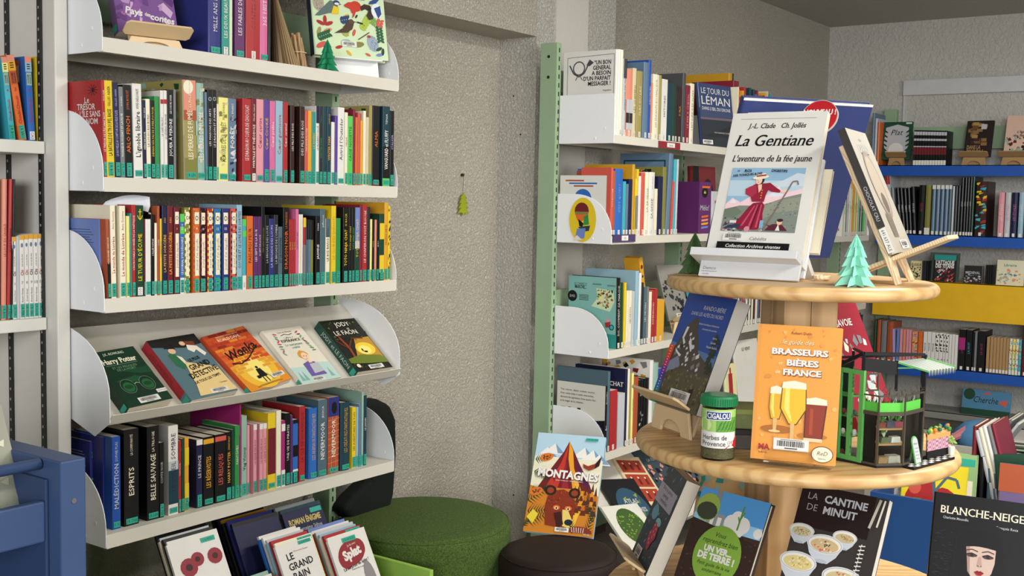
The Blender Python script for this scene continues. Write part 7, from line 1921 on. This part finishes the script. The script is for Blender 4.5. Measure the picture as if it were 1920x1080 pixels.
# books on the lower sloping shelf of bookcase B
sb = dict(sy=1.99, sz=EYE - 1.235, tilt=math.radians(48), tealc=False)
GBq = 'picture books on the low sloping shelf of the green-post bookcase'
def a_red(p, w, h):
    for v in (0.66, 0.36, 0.06):
        p.rect(0.08, v, 0.92, v + 0.26, '#A8402A')
        for u in (0.2, 0.45, 0.7): p.poly([(u, v + 0.05), (u + 0.1, v + 0.05), (u + 0.08, v + 0.2), (u + 0.02, v + 0.2)], 'maroon', False); p.ell(u + 0.05, v + 0.19, 0.03, 0.03, 'cream', 8, next_=False)
        p.z += p.dz
def a_atlas(p, w, h):
    p.ell(0.5, 0.45, 0.42, 0.45, '#2E5068', 24)
    rg = random.Random(3)
    for k in range(24):
        a = rg.uniform(0, 6); q = rg.uniform(0, 0.3); u, v = 0.5 + q * math.cos(a), 0.45 + q * math.sin(a); p.poly([(u, v), (u + 0.12, v + 0.04), (u + 0.08, v - 0.05)], rg.choice(['#8A9A3A', '#1E3A50', '#5E7A2E']), False)
    p.z += p.dz; p.text('ATLAS', 0.5, 0.58, 0.02, 'silver', w * 0.6, bold=0.02); p.text('MONSTRES', 0.5, 0.42, 0.018, 'silver', w * 0.7, bold=0.02)
def a_tree(p, w, h):
    p.ell(0.5, 0.62, 0.34, 0.36, '#3E5A26', 24); rg = random.Random(5)
    for k in range(50): p.ell(0.5 + rg.uniform(-0.28, 0.28), 0.62 + rg.uniform(-0.2, 0.2), 0.02, 0.015, '#7A9A3A', 6, next_=False)
    p.z += p.dz; p.line([(0.5, 0.1), (0.5, 0.5)], 0.04, '#5A4630'); p.line([(0.5, 0.35), (0.65, 0.5)], 0.02, '#5A4630')
    for k, c in enumerate(['olive', 'turquoise', 'orange', 'blue']): p.poly([(0.1 + 0.2 * k, 0.0), (0.3 + 0.2 * k, 0.0), (0.2 + 0.2 * k, 0.12)], c, False)
    p.z += p.dz
slope_book(3.90, 0.215, 0.17, 0.235, 0.010, 14, '#E0CDA8', a_red, 'cream book with three red panels leaning on the low sloping shelf', GBq, **sb)
slope_book(4.09, 0.20, 0.19, 0.27, 0.008, 4, '#3A4A54', a_simple('LA FEMME', 'silver', blobs=['ink', 'salmon'], bar=False), 'slate book with a dark-haired figure right of the red-panel one', GBq, **sb)
slope_book(3.72, 0.125, 0.21, 0.25, 0.012, 12, '#16181C', a_atlas, 'black monster atlas with a round blue picture on the low sloping shelf', GBq, z0=0.012, **sb)
slope_book(3.60, 0.02, 0.22, 0.25, 0.010, 10, '#D8D8CC', a_tree, 'white picture book with a green round tree, front of the low sloping shelf', GBq, z0=0.026, **sb)
slope_book(4.33, 0.15, 0.19, 0.25, 0.010, -4, '#4A5A66', a_simple('PORTRAITS', 'silver', blobs=['grey', 'ink', 'salmon'], bar=False), 'blue-grey portrait book at the right end of the low sloping shelf', GBq, **sb)

# cover-out books and labels of bookcase B
pB = pose((4.325, 2.125, ZB[0] + 0.002), -10, 8)
cover_book(pB, 0.235, 0.262, 0.018, '#33426C', a_leman, 'dark blue lake album facing out on the top shelf of the green-post bookcase', 'book', None, True)
root = empty('shelf_tag', Matrix.Translation((0, BY - 0.004, 0))); a_, b_ = onY(1234, 265, BY), onY(1273, 270, BY)
b = MB(); b.box((a_.x, -0.002, a_.z - 0.024), (b_.x, 0.002, a_.z + 0.002), mat('#8A2630', 0.4)); b.box((a_.x, 0.002, a_.z - 0.001), (b_.x, 0.03, a_.z + 0.002), mat('#8A2630', 0.4)); b.build('holder', root)
ps = Print((a_.x, -0.002, a_.z - 0.024), (1, 0, 0), (0, 0, 1), b_.x - a_.x, 0.026); ps.rect(0.36, 0.2, 0.74, 0.85, 'white'); ps.text('Savoie', 0.55, 0.5, 0.008, 'ink', 0.05); ps.build('label_print', root)
tag(root, 'dark red label holder clipped on the top shelf edge of the green-post bookcase', 'label holder')
root = empty('shelf_tag', Matrix.Translation((0, BY - 0.004, 0))); a_, b_ = onY(1148, 441, BY), onY(1189, 441, BY)
b = MB(); b.box((a_.x, -0.002, a_.z - 0.026), (b_.x, 0.002, a_.z + 0.002), mat('#4A3A66', 0.4)); b.box((a_.x, 0.002, a_.z - 0.001), (b_.x, 0.03, a_.z + 0.002), mat('#4A3A66', 0.4)); b.build('holder', root)
ps = Print((a_.x, -0.002, a_.z - 0.026), (1, 0, 0), (0, 0, 1), b_.x - a_.x, 0.028); ps.rect(0.36, 0.2, 0.66, 0.85, 'white'); ps.text('150', 0.51, 0.5, 0.009, 'ink', 0.04); ps.build('label_print', root)
tag(root, 'purple label holder clipped on the second shelf edge of the green-post bookcase', 'label holder')
# purple game box, white box, red and black book
root = empty('game_box', Matrix.Translation((4.32, 2.13, ZB[1])) @ Matrix.Rotation(math.radians(-6), 4, 'Z'))
b = MB(); b.box((0, 0, 0), (0.092, 0.16, 0.215), mat('plum', 0.35)); b.build('box_body', root, bevel=0.0015)
ps = Print((0, -0.0004, 0), (1, 0, 0), (0, 0, 1), 0.092, 0.215); ps.ell(0.45, 0.80, 0.25, 0.25, 'ink'); ps.text('66', 0.45, 0.80, 0.012, 'lemon'); ps.text('Mélo!', 0.45, 0.50, 0.022, 'silver', 0.07, shear=0.2); ps.rect(0.2, 0.88, 0.85, 0.92, 'orange')
for k, c in enumerate(['orange', 'salmon', 'gold', 'periwinkle']): ps.poly([(0.2, 0.34 - 0.07 * k), (0.8, 0.36 - 0.07 * k), (0.75, 0.32 - 0.07 * k), (0.22, 0.30 - 0.07 * k)], c, False)
ps.build('box_print', root); tag(root, 'upright purple game box on the second shelf of the green-post bookcase', 'box')
cover_book(pose((4.43, 2.12, ZB[1]), -4, 3), 0.105, 0.178, 0.03, 'silver', a_simple('MOTS', 'red', bar=False, v=0.75), 'pale grey boxed card set right of the purple game box', 'box', None, True, name='card_box')
cover_book(pose((4.42, 2.20, ZB[1]), -4, 3), 0.19, 0.285, 0.03, '#6E2426', lambda p, w, h: (p.rect(0, 0, 0.25, 1, 'black'), p.ell(0.65, 0.45, 0.28, 0.55, '#1E1E18', 24), p.ell(0.65, 0.45, 0.20, 0.42, '#4A4A34', 20), p.ell(0.65, 0.45, 0.16, 0.35, '#1A1A16', 20)), 'dark red book with a black oval behind the pale card set', 'book', None, True)
# brown owl oval sticker on the plate of shelf two
ps = Print((BX0 - 0.0026, 2.335, ZB[1] - 0.03), (0, -1, 0), (0, 0, 1), 0.235, 0.165)
ps.z = 0.0014; ps.ell(0.48, 0.52, 0.245, 0.345, 'yellow', 30); ps.ell(0.46, 0.72, 0.13, 0.13, 'maroon', 16); ps.rect(0.34, 0.64, 0.58, 0.70, 'olive'); ps.poly([(0.34, 0.64), (0.58, 0.64), (0.54, 0.54), (0.42, 0.46), (0.38, 0.52)], 'orange'); ps.poly([(0.40, 0.54), (0.50, 0.44), (0.48, 0.36), (0.42, 0.38)], 'ink'); ps.poly([(0.50, 0.60), (0.58, 0.64), (0.60, 0.42), (0.50, 0.40)], 'green'); ps.poly([(0.40, 0.36), (0.62, 0.40), (0.60, 0.28), (0.48, 0.26)], 'petrol'); ps.poly([(0.38, 0.32), (0.54, 0.34), (0.52, 0.12), (0.42, 0.08), (0.36, 0.16)], 'periwinkle'); ps.poly([(0.32, 0.06), (0.38, 0.18), (0.48, 0.08)], 'white'); ps.build('oval_sticker', B)
# display stand, boxes and covers on shelf three of bookcase B
cover_book(pose((4.22, 2.20, ZB[2] + 0.055), -15, 20), 0.16, 0.24, 0.012, '#8A8880', a_simple('HORS/LIGNE', 'wine', blobs=['ink', 'charcoal'], v=0.8), 'grey poster-like book leaning on a ply stand, third green-post shelf', 'book', None, False)
ply_stand(pose((4.30, 2.17, ZB[2]), -15, 0), 0.16, 'plywood stand under the grey poster-like book', h=0.05)
root = empty('game_box', Matrix.Translation((3.98, 2.20, ZB[2] + 0.195)) @ Matrix.Rotation(math.radians(-14), 4, 'Y')); b = MB(); b.box((0, 0, 0), (0.028, 0.07, 0.13), mat('gold', 0.4)); b.build('box_body', root, bevel=0.001)
ps = Print((0, -0.0004, 0), (1, 0, 0), (0, 0, 1), 0.028, 0.13); ps.ell(0.5, 0.7, 0.3, 0.3, 'maroon'); ps.ell(0.5, 0.4, 0.2, 0.2, 'ink'); ps.build('box_print', root); tag(root, 'yellow card box lying tilted on top of the books, third green-post shelf', 'box')
cover_book(pose((4.36, 2.14, ZB[2]), 8, 14), 0.15, 0.215, 0.012, '#B8D0D4', a_simple('CIRQUE', 'wine', blobs=['coral', 'turquoise', 'gold', 'white'], v=0.85, bar=False), 'pale circus picture book leaning at the end of the third green-post shelf', 'book', None, True, spine=lambda p, t, h: p.rect(0, 0, 1, 1, 'turquoise'))
cover_book(pose((4.78, 2.12, ZB[3]), -6, 10), 0.22, 0.30, 0.012, '#D6D4CC', a_simple('LE VENT', 'ink', bar=False, v=0.86), 'white album facing out in the second green bay, fourth shelf', 'book', None, True)
cover_book(pose((4.62, 2.11, ZB[3]), -4, 6), 0.10, 0.21, 0.014, '#E0DCA8', lambda p, w, h: (p.rect(0.3, 0.05, 0.65, 0.8, 'red'), p.rect(0.42, 0.8, 0.55, 0.92, 'red')), 'yellow book with a red extinguisher picture, second green bay, fourth shelf', 'book', None, True)
# yellow rubber-duck like clip plant
b = MB(); q = onY(1573, 436, 2.09); q.z = EYE - 0.15; b.tube([(q.x, q.y + 0.03, q.z + 0.001), (q.x + 0.01, q.y + 0.03, q.z + 0.035), (q.x + 0.05, q.y + 0.03, q.z + 0.05), (q.x + 0.13, q.y + 0.03, q.z + 0.004)], [0.004, 0.02, 0.004, 0.003], mat('#C98A1E', 0.6), 8); o = b.build('dried_flower'); tag(o, 'small yellow dried flower beside the large blue album', 'decoration')

# ------------------------------------------------------------------ far wall covers and toys
def far_cover(x0, x1, yt, yb, X, zb, cover, art, label, t=0.015, lean=12, hard=True, yaw=-90, group=None):
    a = onX(x0, yb, X); c = onX(x1, yb, X); tp = onX((x0 + x1) / 2, yt, X)
    w = a.y - c.y; h = (tp.z - zb) / math.cos(math.radians(lean))
    return cover_book(pose((X, a.y, zb), yaw, lean), w, h, t, cover, art, label, 'book', group, hard)
def a_plat(p, w, h):
    p.poly([(0.12, 0.85), (0.5, 0.93), (0.88, 0.85), (0.92, 0.4), (0.8, 0.1), (0.2, 0.1), (0.08, 0.4)], 'silver'); p.text('Plat', 0.5, 0.72, 0.032, 'ink', w * 0.5, shear=0.3); p.ell(0.5, 0.25, 0.25, 0.25, 'white', 20)
    for s_ in (-1, 1):
        for k in range(6): p.ell(0.5 + s_ * 0.38, 0.15 + 0.12 * k, 0.10, 0.03, 'darkgreen', 8, rot=s_ * 0.6, next_=False)
    p.z += p.dz; p.rect(0.78, 0.94, 0.97, 0.98, 'white'); p.rect(0.42, 0.09, 0.62, 0.14, 'ink')
far_cover(1650, 1706, 228, 296, CX + 0.05, ZC[0] + 0.035, '#1F4A3A', a_plat, 'dark green album with white leafy title panel, far top shelf', lean=8)
def a_prison(p, w, h):
    rg = random.Random(4)
    for k in range(22): u, v = rg.uniform(0.05, 0.7), rg.uniform(0.3, 0.9); p.rect(u, v, u + 0.22, v + 0.09, rg.choice(['#6A4A2E', '#2A1C1A', '#8A6A3E', '#3E2A26', '#A8854A']), False)
    p.z += p.dz; p.text('DANS LA', 0.35, 0.26, 0.022, 'tan', w * 0.5, bold=0.03); p.text('PRISON', 0.40, 0.13, 0.024, 'tan', w * 0.6, bold=0.03); p.rect(0.55, 0.76, 0.75, 0.9, 'silver')
far_cover(1806, 1857, 225, 287, CX + 0.06, ZC[0] + 0.05, '#2A1F20', a_prison, 'dark brown prison comic on a cardboard stand, far top shelf', lean=16)
far_cover(1880, 1940, 215, 287, CX + 0.06, ZC[0] + 0.05, '#D9B8A4', a_simple("L'âge/des fleurs", 'ink', shear=0.2, blobs=['brown', 'maroon', 'sage'], v=0.6), 'pale pink album with dark foliage at the right edge, far top shelf', lean=16)
for (x0, x1, lb) in ((1662, 1700, 'brown cardboard stand under the dark green album, far top shelf'), (1798, 1854, 'brown cardboard stand under the dark brown prison comic'), (1872, 1930, 'brown cardboard stand under the pale pink album, far top shelf')):
    a = onX((x0 + x1) / 2, 300, CX + 0.05); w = (onX(x0, 300, CX + 0.05).y - onX(x1, 300, CX + 0.05).y)
    ply_stand(pose((CX + 0.045, a.y, ZC[0]), -90, 0), w, lb, h=0.045, lip=0.05, m=mat('#A8855A', 0.7))
far_cover(1705, 1728, 489, 525, CX + 0.03, ZC[2], '#D8CE9A', a_simple('ÉLUDEUR', 'ink', bar=False, blobs=['charcoal'], v=0.8), 'cream comic at the left of the yellow shelf', lean=4)
def a_titans(p, w, h):
    rg = random.Random(9); p.rect(0, 0.8, 1, 1, 'teal')
    for k in range(50): u, v = rg.uniform(0.05, 0.85), rg.uniform(0.04, 0.5); p.poly([(u, v), (u + 0.12, v + 0.05), (u + 0.06, v - 0.05)], rg.choice(['red', 'maroon', 'silver', 'ink', 'coral']), False)
    p.z += p.dz; p.text("L'ATTAQUE", 0.5, 0.72, 0.020, 'white', w * 0.85, bold=0.04); p.text('DES TITANS', 0.5, 0.58, 0.020, 'white', w * 0.85, bold=0.04)
far_cover(1749, 1790, 478, 528, CX + 0.03, ZC[2], '#1E1E20', a_titans, 'black manga with red battle scene and white title, yellow shelf', lean=6)
far_cover(1741, 1796, 474, 526, CX + 0.08, ZC[2], '#4A5A50', None, 'grey-green album behind the red battle manga, yellow shelf', lean=6)
far_cover(1806, 1840, 498, 531, CX + 0.03, ZC[2], '#22201F', a_simple('MEDIEVAL', 'silver', bar=False, blobs=['silver', 'maroon', 'grey'], v=0.6, seed=4), 'black manga with a white armoured figure in the middle of the yellow shelf', lean=3, t=0.04)
far_cover(1866, 1918, 488, 535, CX + 0.03, ZC[2], '#D8D2B4', a_simple('Librairie', 'teal', bar=False, blobs=['sage', 'gold', 'bluegrey', 'salmon'], v=0.8, seed=7), 'cream comic with a colourful city map at the right of the yellow shelf', lean=6)
far_cover(1800, 1892, 733, 790, 6.83, EYE - 1.169, '#4A7FA0', lambda p, w, h: (p.rect(0, 0, 1, 0.25, 'darkgreen'), p.ell(0.15, 0.8, 0.12, 0.12, 'darkgreen'), p.text('Cherche', 0.5, 0.62, 0.035, 'ink', w * 0.5, shear=0.2), p.poly([(0.4, 0.85), (0.55, 0.95), (0.6, 0.85)], 'coral'), p.poly([(0.75, 0.6), (0.95, 0.7), (0.9, 0.4)], 'coral')), 'blue picture book with a red bird standing behind the toy basket', lean=10)
# low shelf board of the far bookcase carrying baskets
cshelf(EYE - 1.17, -0.5, 2.19, 0.04, mat('#8E8E88', 0.5))
root = empty('toy_basket', Matrix.Translation((6.2, 1.50, 0)))
M_bask = mat('#C9C5BA', 0.6, 0.2, 120)
zt_ = EYE - 1.20
b = MB(); b.box((-0.16, -0.38, zt_ - 0.24), (-0.15, 0.30, zt_), M_bask); b.box((0.15, -0.38, zt_ - 0.24), (0.16, 0.30, zt_), M_bask); b.box((-0.16, -0.38, zt_ - 0.24), (0.16, -0.37, zt_), M_bask); b.box((-0.16, 0.29, zt_ - 0.24), (0.16, 0.30, zt_), M_bask); b.box((-0.16, -0.38, zt_ - 0.25), (0.16, 0.30, zt_ - 0.24), M_bask); b.build('basket', root, bevel=0.004)
b = MB(); b.box((-0.2, -0.42, 0), (0.2, 0.34, zt_ - 0.25), mat('#7A7A74', 0.6)); b.build('plinth', root)
tag(root, 'pale basket of folders and cloth toys below the far bookcase', 'basket')
b = MB(); rg = random.Random(2)
prof = [(0.02, 0), (0.10, 0.03), (0.125, 0.09), (0.10, 0.15), (0.05, 0.19), (0.01, 0.20)]
b.lathe(prof, mat('#5E9AC9', 0.9, 0.4, 40, 0.15), 20); o = b.build('cloth_toy', smooth=True, loc=(6.2, 1.42, zt_ - 0.10)); o.scale = (1, 1.3, 1.1); o.rotation_euler = (0.3, 0.2, 0)
b = MB(); b.tube([(6.18, 1.46, zt_ + 0.06), (6.12, 1.52, zt_ + 0.02), (6.11, 1.56, zt_ - 0.05)], [0.03, 0.02, 0.012], mat('#D98A90', 0.9), 8); b.tube([(6.15, 1.55, zt_ + 0.05), (6.13, 1.64, zt_ + 0.0)], [0.05, 0.02], mat('#2A5A9A', 0.9), 8); e = b.build('ear'); e.parent = o; e.matrix_parent_inverse = Matrix.LocRotScale(o.location, o.rotation_euler, o.scale).inverted()
tag(o, 'sky blue plush toy slumped in the pale basket below the far bookcase', 'toy')

def leaner(px, py, X, w, h, t, yaw, lean, roll, cover, label, group='folders and albums in the blue bin', art=None):
    p = onX(px, py, X)
    return cover_book(pose((p.x, p.y, p.z), yaw, lean, roll), w, h, t, cover, art, label, 'book', group, True)
# blue bin trolley in front of the far bookcase
M_bb = mat('#20487F', 0.4, 0.03, 200, 0.03); M_bb2 = mat('#264E88', 0.4)
def bin_box(name, X0, X1, Y0, Y1, z0, z1, m, label, th=0.014, rails=True):
    root = empty(name, Matrix.Translation((X0, Y0, 0)))
    LX, LY = X1 - X0, Y1 - Y0
    for nm, a, c in (('front_board', (0, 0, z0), (th, LY, z1)), ('back_board', (LX - th, 0, z0), (LX, LY, z1)), ('end_board', (th, 0, z0), (LX - th, th, z1)), ('end_board', (th, LY - th, z0), (LX - th, LY, z1)), ('bottom', (th, th, z0), (LX - th, LY - th, z0 + th)), ('divider', (th, LY / 2 - 0.02, z0 + th), (LX - th, LY / 2 + 0.02, z1 - 0.005))):
        b = MB(); b.box(a, c, m); b.build(nm, root, bevel=0.002)
    return tag(root, label, 'book bin')
bin_box('book_bin', 3.85, 4.35, 0.30, 1.22, 0.0, EYE - 0.965, M_bb, 'cobalt blue book bin on the floor behind the display stand')
zb_ = EYE - 0.965
def a_bfly(p, w, h):
    p.ell(0.30, 0.45, 0.22, 0.42, 'red', 18, rot=-0.3); p.ell(0.75, 0.35, 0.22, 0.36, 'red', 18, rot=0.4); p.ell(0.22, 0.62, 0.10, 0.12, 'coral', 12); p.ell(0.36, 0.32, 0.07, 0.07, 'white', 12); p.ell(0.36, 0.32, 0.035, 0.035, 'ink', 10); p.ell(0.28, 0.42, 0.12, 0.05, 'green', 10)
    p.line([(0.5, 0.1), (0.54, 0.5), (0.50, 0.75), (0.44, 0.85)], 0.05, 'slate'); p.line([(0.54, 0.6), (0.7, 0.82), (0.85, 0.80), (0.9, 0.68)], 0.04, 'slate')
q = onX(1683, 940, 3.98)
cover_book(pose((3.98, q.y, zb_ - 0.14), -88, 14), 0.215, 0.235, 0.016, '#E2CE2E', a_bfly, 'yellow board book with a red and grey butterfly in the blue bin', 'book', 'folders and albums in the blue bin', True)
cover_book(pose((4.06, q.y + 0.06, zb_ - 0.12), -88, 12), 0.16, 0.20, 0.02, 'white', a_simple('', 'ink', blobs=['green', 'sage'], bar=False), 'white leafy board book behind the yellow butterfly one, blue bin', 'book', 'folders and albums in the blue bin', True)
q2 = onX(1787, 925, 4.05)
cover_book(pose((4.06, q2.y + 0.02, zb_ - 0.10), -85, 8), 0.085, 0.225, 0.04, '#8FB47A', lambda p, w, h: (p.rect(0.4, 0.82, 0.95, 0.93, 'tealtag'), p.rect(0.1, 0, 0.9, 0.6, 'cream')), 'pale green boxed book right of the yellow butterfly book, blue bin', 'book', 'folders and albums in the blue bin', True)
for k, (c, dy, ln, h, rl) in enumerate((('maroon', 0.0, 2, 0.40, 0), ('black', -0.03, 0, 0.30, 0), ('slate', -0.055, 0, 0.26, 0), ('bluegrey', -0.075, 0, 0.26, 0), ('navy', -0.095, 0, 0.26, -3), ('silver', -0.115, 0, 0.40, -16), ('cream', -0.130, 0, 0.41, -16), ('white', -0.145, 0, 0.42, -16), ('grey', -0.16, 0, 0.42, -16), ('wine', -0.175, 0, 0.43, -16))):
    y0 = onX(1828, 930, 4.2).y + dy
    Mx = Matrix.Translation((4.12, y0, zb_ - 0.20 + 0.02)) @ Matrix.Rotation(-math.pi / 2, 4, 'Z')
    o = shelf_book(Mx, 0.014, h, 0.20, c, 'white', '', 'in the cobalt blue floor bin', 'folders and albums in the blue bin', sticker=None, hard=True, lean=rl)
q3 = onX(1888, 845, 4.1)
cover_book(pose((4.10, q3.y + 0.02, zb_ - 0.02), -82, 6, -8), 0.20, 0.155, 0.012, 'darkgreen', None, 'dark green folder leaning at the right of the blue bin, front one', 'folder', 'folders and albums in the blue bin', True, name='folder')
cover_book(pose((4.22, q3.y + 0.0, zb_ + 0.03), -82, 6, 26), 0.15, 0.22, 0.012, 'darkgreen', None, 'dark green folder tilted sideways behind the front green folder', 'folder', 'folders and albums in the blue bin', True, name='folder')
cover_book(pose((3.93, onX(1868, 965, 3.93).y, zb_ - 0.10), -84, 8), 0.22, 0.24, 0.02, '#6A5A80', lambda p, w, h: (p.rect(0, 0.62, 0.62, 1, 'rust'), p.text('LA', 0.5, 0.72, 0.012, 'white'), p.poly([(0.3, 0.05), (0.95, 0.1), (0.95, 0.45), (0.35, 0.42)], 'silver')), 'violet and rust album at the right edge of the blue bin', 'book', 'folders and albums in the blue bin', True)
for k, (c, z, dx, lb) in enumerate((('green', 0.0, 0.0, 'green album lying across the far basket, lowest of the stack'), ('cream', 0.014, 0.02, 'cream album lying on the green one across the far basket'), ('darkgreen', 0.028, -0.02, 'dark green album lying on the cream one across the far basket'), ('white', 0.042, 0.01, 'white album topmost of the stack lying on the far basket'))):
    root = cover_book(Matrix.Translation((6.05 + dx, 1.30 + dx, zt_ + 0.004 + z)) @ Matrix.Rotation(math.radians(-82), 4, 'Z') @ Matrix.Rotation(-math.pi / 2, 4, 'X') @ Matrix.Translation((0, -0.0135, 0)), 0.42, 0.30, 0.013, c, None, lb, 'book', 'albums lying on the far basket', True)
for k, (x, y, c, rl) in enumerate(((1818, 905, 'silver', 32), (1812, 900, 'grey', 30), (1806, 905, 'cream', 28), (1800, 890, 'charcoal', 34))):
    p = onX(x, y, 4.6 + 0.05 * k)
    Mx = Matrix.Translation(p) @ Matrix.Rotation(-math.pi / 2, 4, 'Z')
    shelf_book(Mx, 0.010, 0.30, 0.22, c, 'white', '', 'leaning pile left of far bin', 'folders leaning behind the blue bin', sticker=None, hard=True, lean=rl)
bin_box('book_bin', 4.50, 4.95, 0.45, 1.45, 0.0, EYE - 1.06, mat('#B9B6AC', 0.5), 'pale grey book bin behind the cobalt blue one')

# ------------------------------------------------------------------ blue picture-book trolley in the left foreground
root = empty('book_trolley', Matrix.Translation((0, 0, 0)))
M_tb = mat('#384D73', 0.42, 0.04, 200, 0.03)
ztop = onX(160, 857, 1.0).z
b = MB(); b.box((0.958, 1.485, 0), (1.0, 2.05, ztop), M_tb); b.build('end_panel', root, bevel=0.003)
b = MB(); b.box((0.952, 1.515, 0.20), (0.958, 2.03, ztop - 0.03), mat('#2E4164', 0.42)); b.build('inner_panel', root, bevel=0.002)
b = MB(); z1 = onX(125, 883, 0.955).z; b.tube([(0.2, 1.535, z1), (0.955, 1.535, z1)], 0.0085, M_tb, 16); b.build('rail', root, smooth=True)
za, zb2 = onX(128, 950, 0.955).z, onX(128, 1028, 0.955).z
b = MB(); b.box((0.2, 1.515, zb2), (0.952, 1.530, za), M_tb); b.build('front_board', root, bevel=0.003)
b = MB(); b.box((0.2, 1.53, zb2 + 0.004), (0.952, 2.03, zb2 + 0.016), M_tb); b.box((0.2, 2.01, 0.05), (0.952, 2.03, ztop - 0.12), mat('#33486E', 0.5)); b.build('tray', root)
b = MB(); b.tube([(1.0002, 1.60, za - 0.005), (1.0015, 1.60, za - 0.005)], 0.004, mat('#9A9AA0', 0.3, metal=0.9), 14); b.tube([(0.979, 1.4840, za), (0.979, 1.4855, za)], 0.004, mat('#9A9AA0', 0.3, metal=0.9), 14); b.build('screw', root)
tag(root, 'slate blue wooden picture book trolley in the lower left corner', 'trolley')
def a_photo(p, w, h):
    rg = random.Random(40)
    for k in range(120):
        u, v = rg.uniform(0, 0.93), rg.uniform(0.02, 0.9); p.poly([(u, v), (u + 0.06, v + 0.02), (u + 0.05, v - 0.03)], rg.choice(['#A8A890', '#6E7264', '#C9C8B4', '#4A4E48', '#8A8E7A']), False)
    p.z += p.dz; p.rect(0.75, 0.93, 1.0, 0.99, 'white'); p.text('JBFA', 0.88, 0.96, 0.007, 'ink', 0.03)
qq = onX(58, 965, 0.90)
cover_book(pose((0.700, 1.565, zb2 + 0.02), 2, 22), 0.262, 0.235, 0.012, '#8E9080', a_photo, 'grey-green photographic picture book in the slate blue trolley', 'book')

# hanging felt fir tree on the alcove wall
b = MB(); q = onY(865, 328, YW); M_lime = mat('#8F9A1E', 0.8, 0.5, 200, 0.08)
root = empty('hanging_ornament', Matrix.Translation((q.x, YW - 0.004, q.z)))
b = MB(); b.tube([(0, 0.006, 0), (0, -0.006, 0)], 0.0055, mat('#2A2A28', 0.5), 10); b.build('nail', root)
b = MB(); b.tube([(0, -0.005, 0), (0.001, -0.004, -0.035), (0, -0.004, -0.07)], 0.0008, mat('#5A5A48', 0.8), 5); b.build('string', root)
b = MB(); zb0 = onY(864, 404, YW).z - q.z; z0 = -0.068; H_ = z0 - zb0
prs = [(0, z0)]
for k in range(4):
    f = (k + 1) / 4.4; prs += [(0.016 + 0.018 * f, z0 - H_ * f), (0.008 + 0.008 * f, z0 - H_ * f + 0.003)]
prs += [(0.004, z0 - H_ * 0.9), (0.004, zb0), (-0.004, zb0), (-0.004, z0 - H_ * 0.9)]
for k in range(3, -1, -1):
    f = (k + 1) / 4.4; prs += [(-0.008 - 0.008 * f, z0 - H_ * f + 0.003), (-0.016 - 0.018 * f, z0 - H_ * f)]
b.prism(prs, 'y', -0.010, -0.004, M_lime); b.build('felt_tree', root, bevel=0.001)
tag(root, 'small lime green felt fir tree hanging from a nail on the alcove wall', 'ornament')
for x, y, Y, X in ((963, 180, None, 3.57), (976, 252, None, 3.57), (963, 928, None, 3.57)):
    q = onX(x, y, X); b = MB(); b.tube([(q.x - 0.001, q.y, q.z), (q.x + 0.002, q.y, q.z)], 0.0035, mat('#2A2A28', 0.6), 8); o = b.build('screw_hole'); tag(o, {180: 'upper dark screw hole in the alcove return wall', 252: 'second dark screw hole in the alcove return wall', 928: 'lowest dark screw hole in the alcove return wall near the pouf'}[y], 'screw hole')
# curled white sheet tucked behind the anchor book
b = MB(); pts = []
for k in range(10):
    t = k / 9; pts.append((1.615 + 0.10 * t, 2.335 - 0.055 * t, 0.012 * math.sin(t * 3.1)))
n_ = len(pts); b.add([(x, y, ZA[2] + 0.195 + z) for x, y, z in pts] + [(x, y + 0.004 * k / 9, ZA[2] + (0.215 if k else 0.205) + 0.018 * k / 9 + z) for k, (x, y, z) in enumerate(pts)] + [(1.715, 2.278, ZA[2] + 0.17), (1.705, 2.279, ZA[2] + 0.17)], [(k, k + 1, n_ + k + 1, n_ + k) for k in range(n_ - 1)] + [(8, 9, 20, 21)], mat('#D9DCE2', 0.6))
o = b.build('paper_sheet', smooth=True); o.modifiers.new('solid', 'SOLIDIFY').thickness = 0.0006
tag(o, 'curled white paper sheet standing up between the books on the third white shelf', 'paper')
bpy.context.view_layer.update()
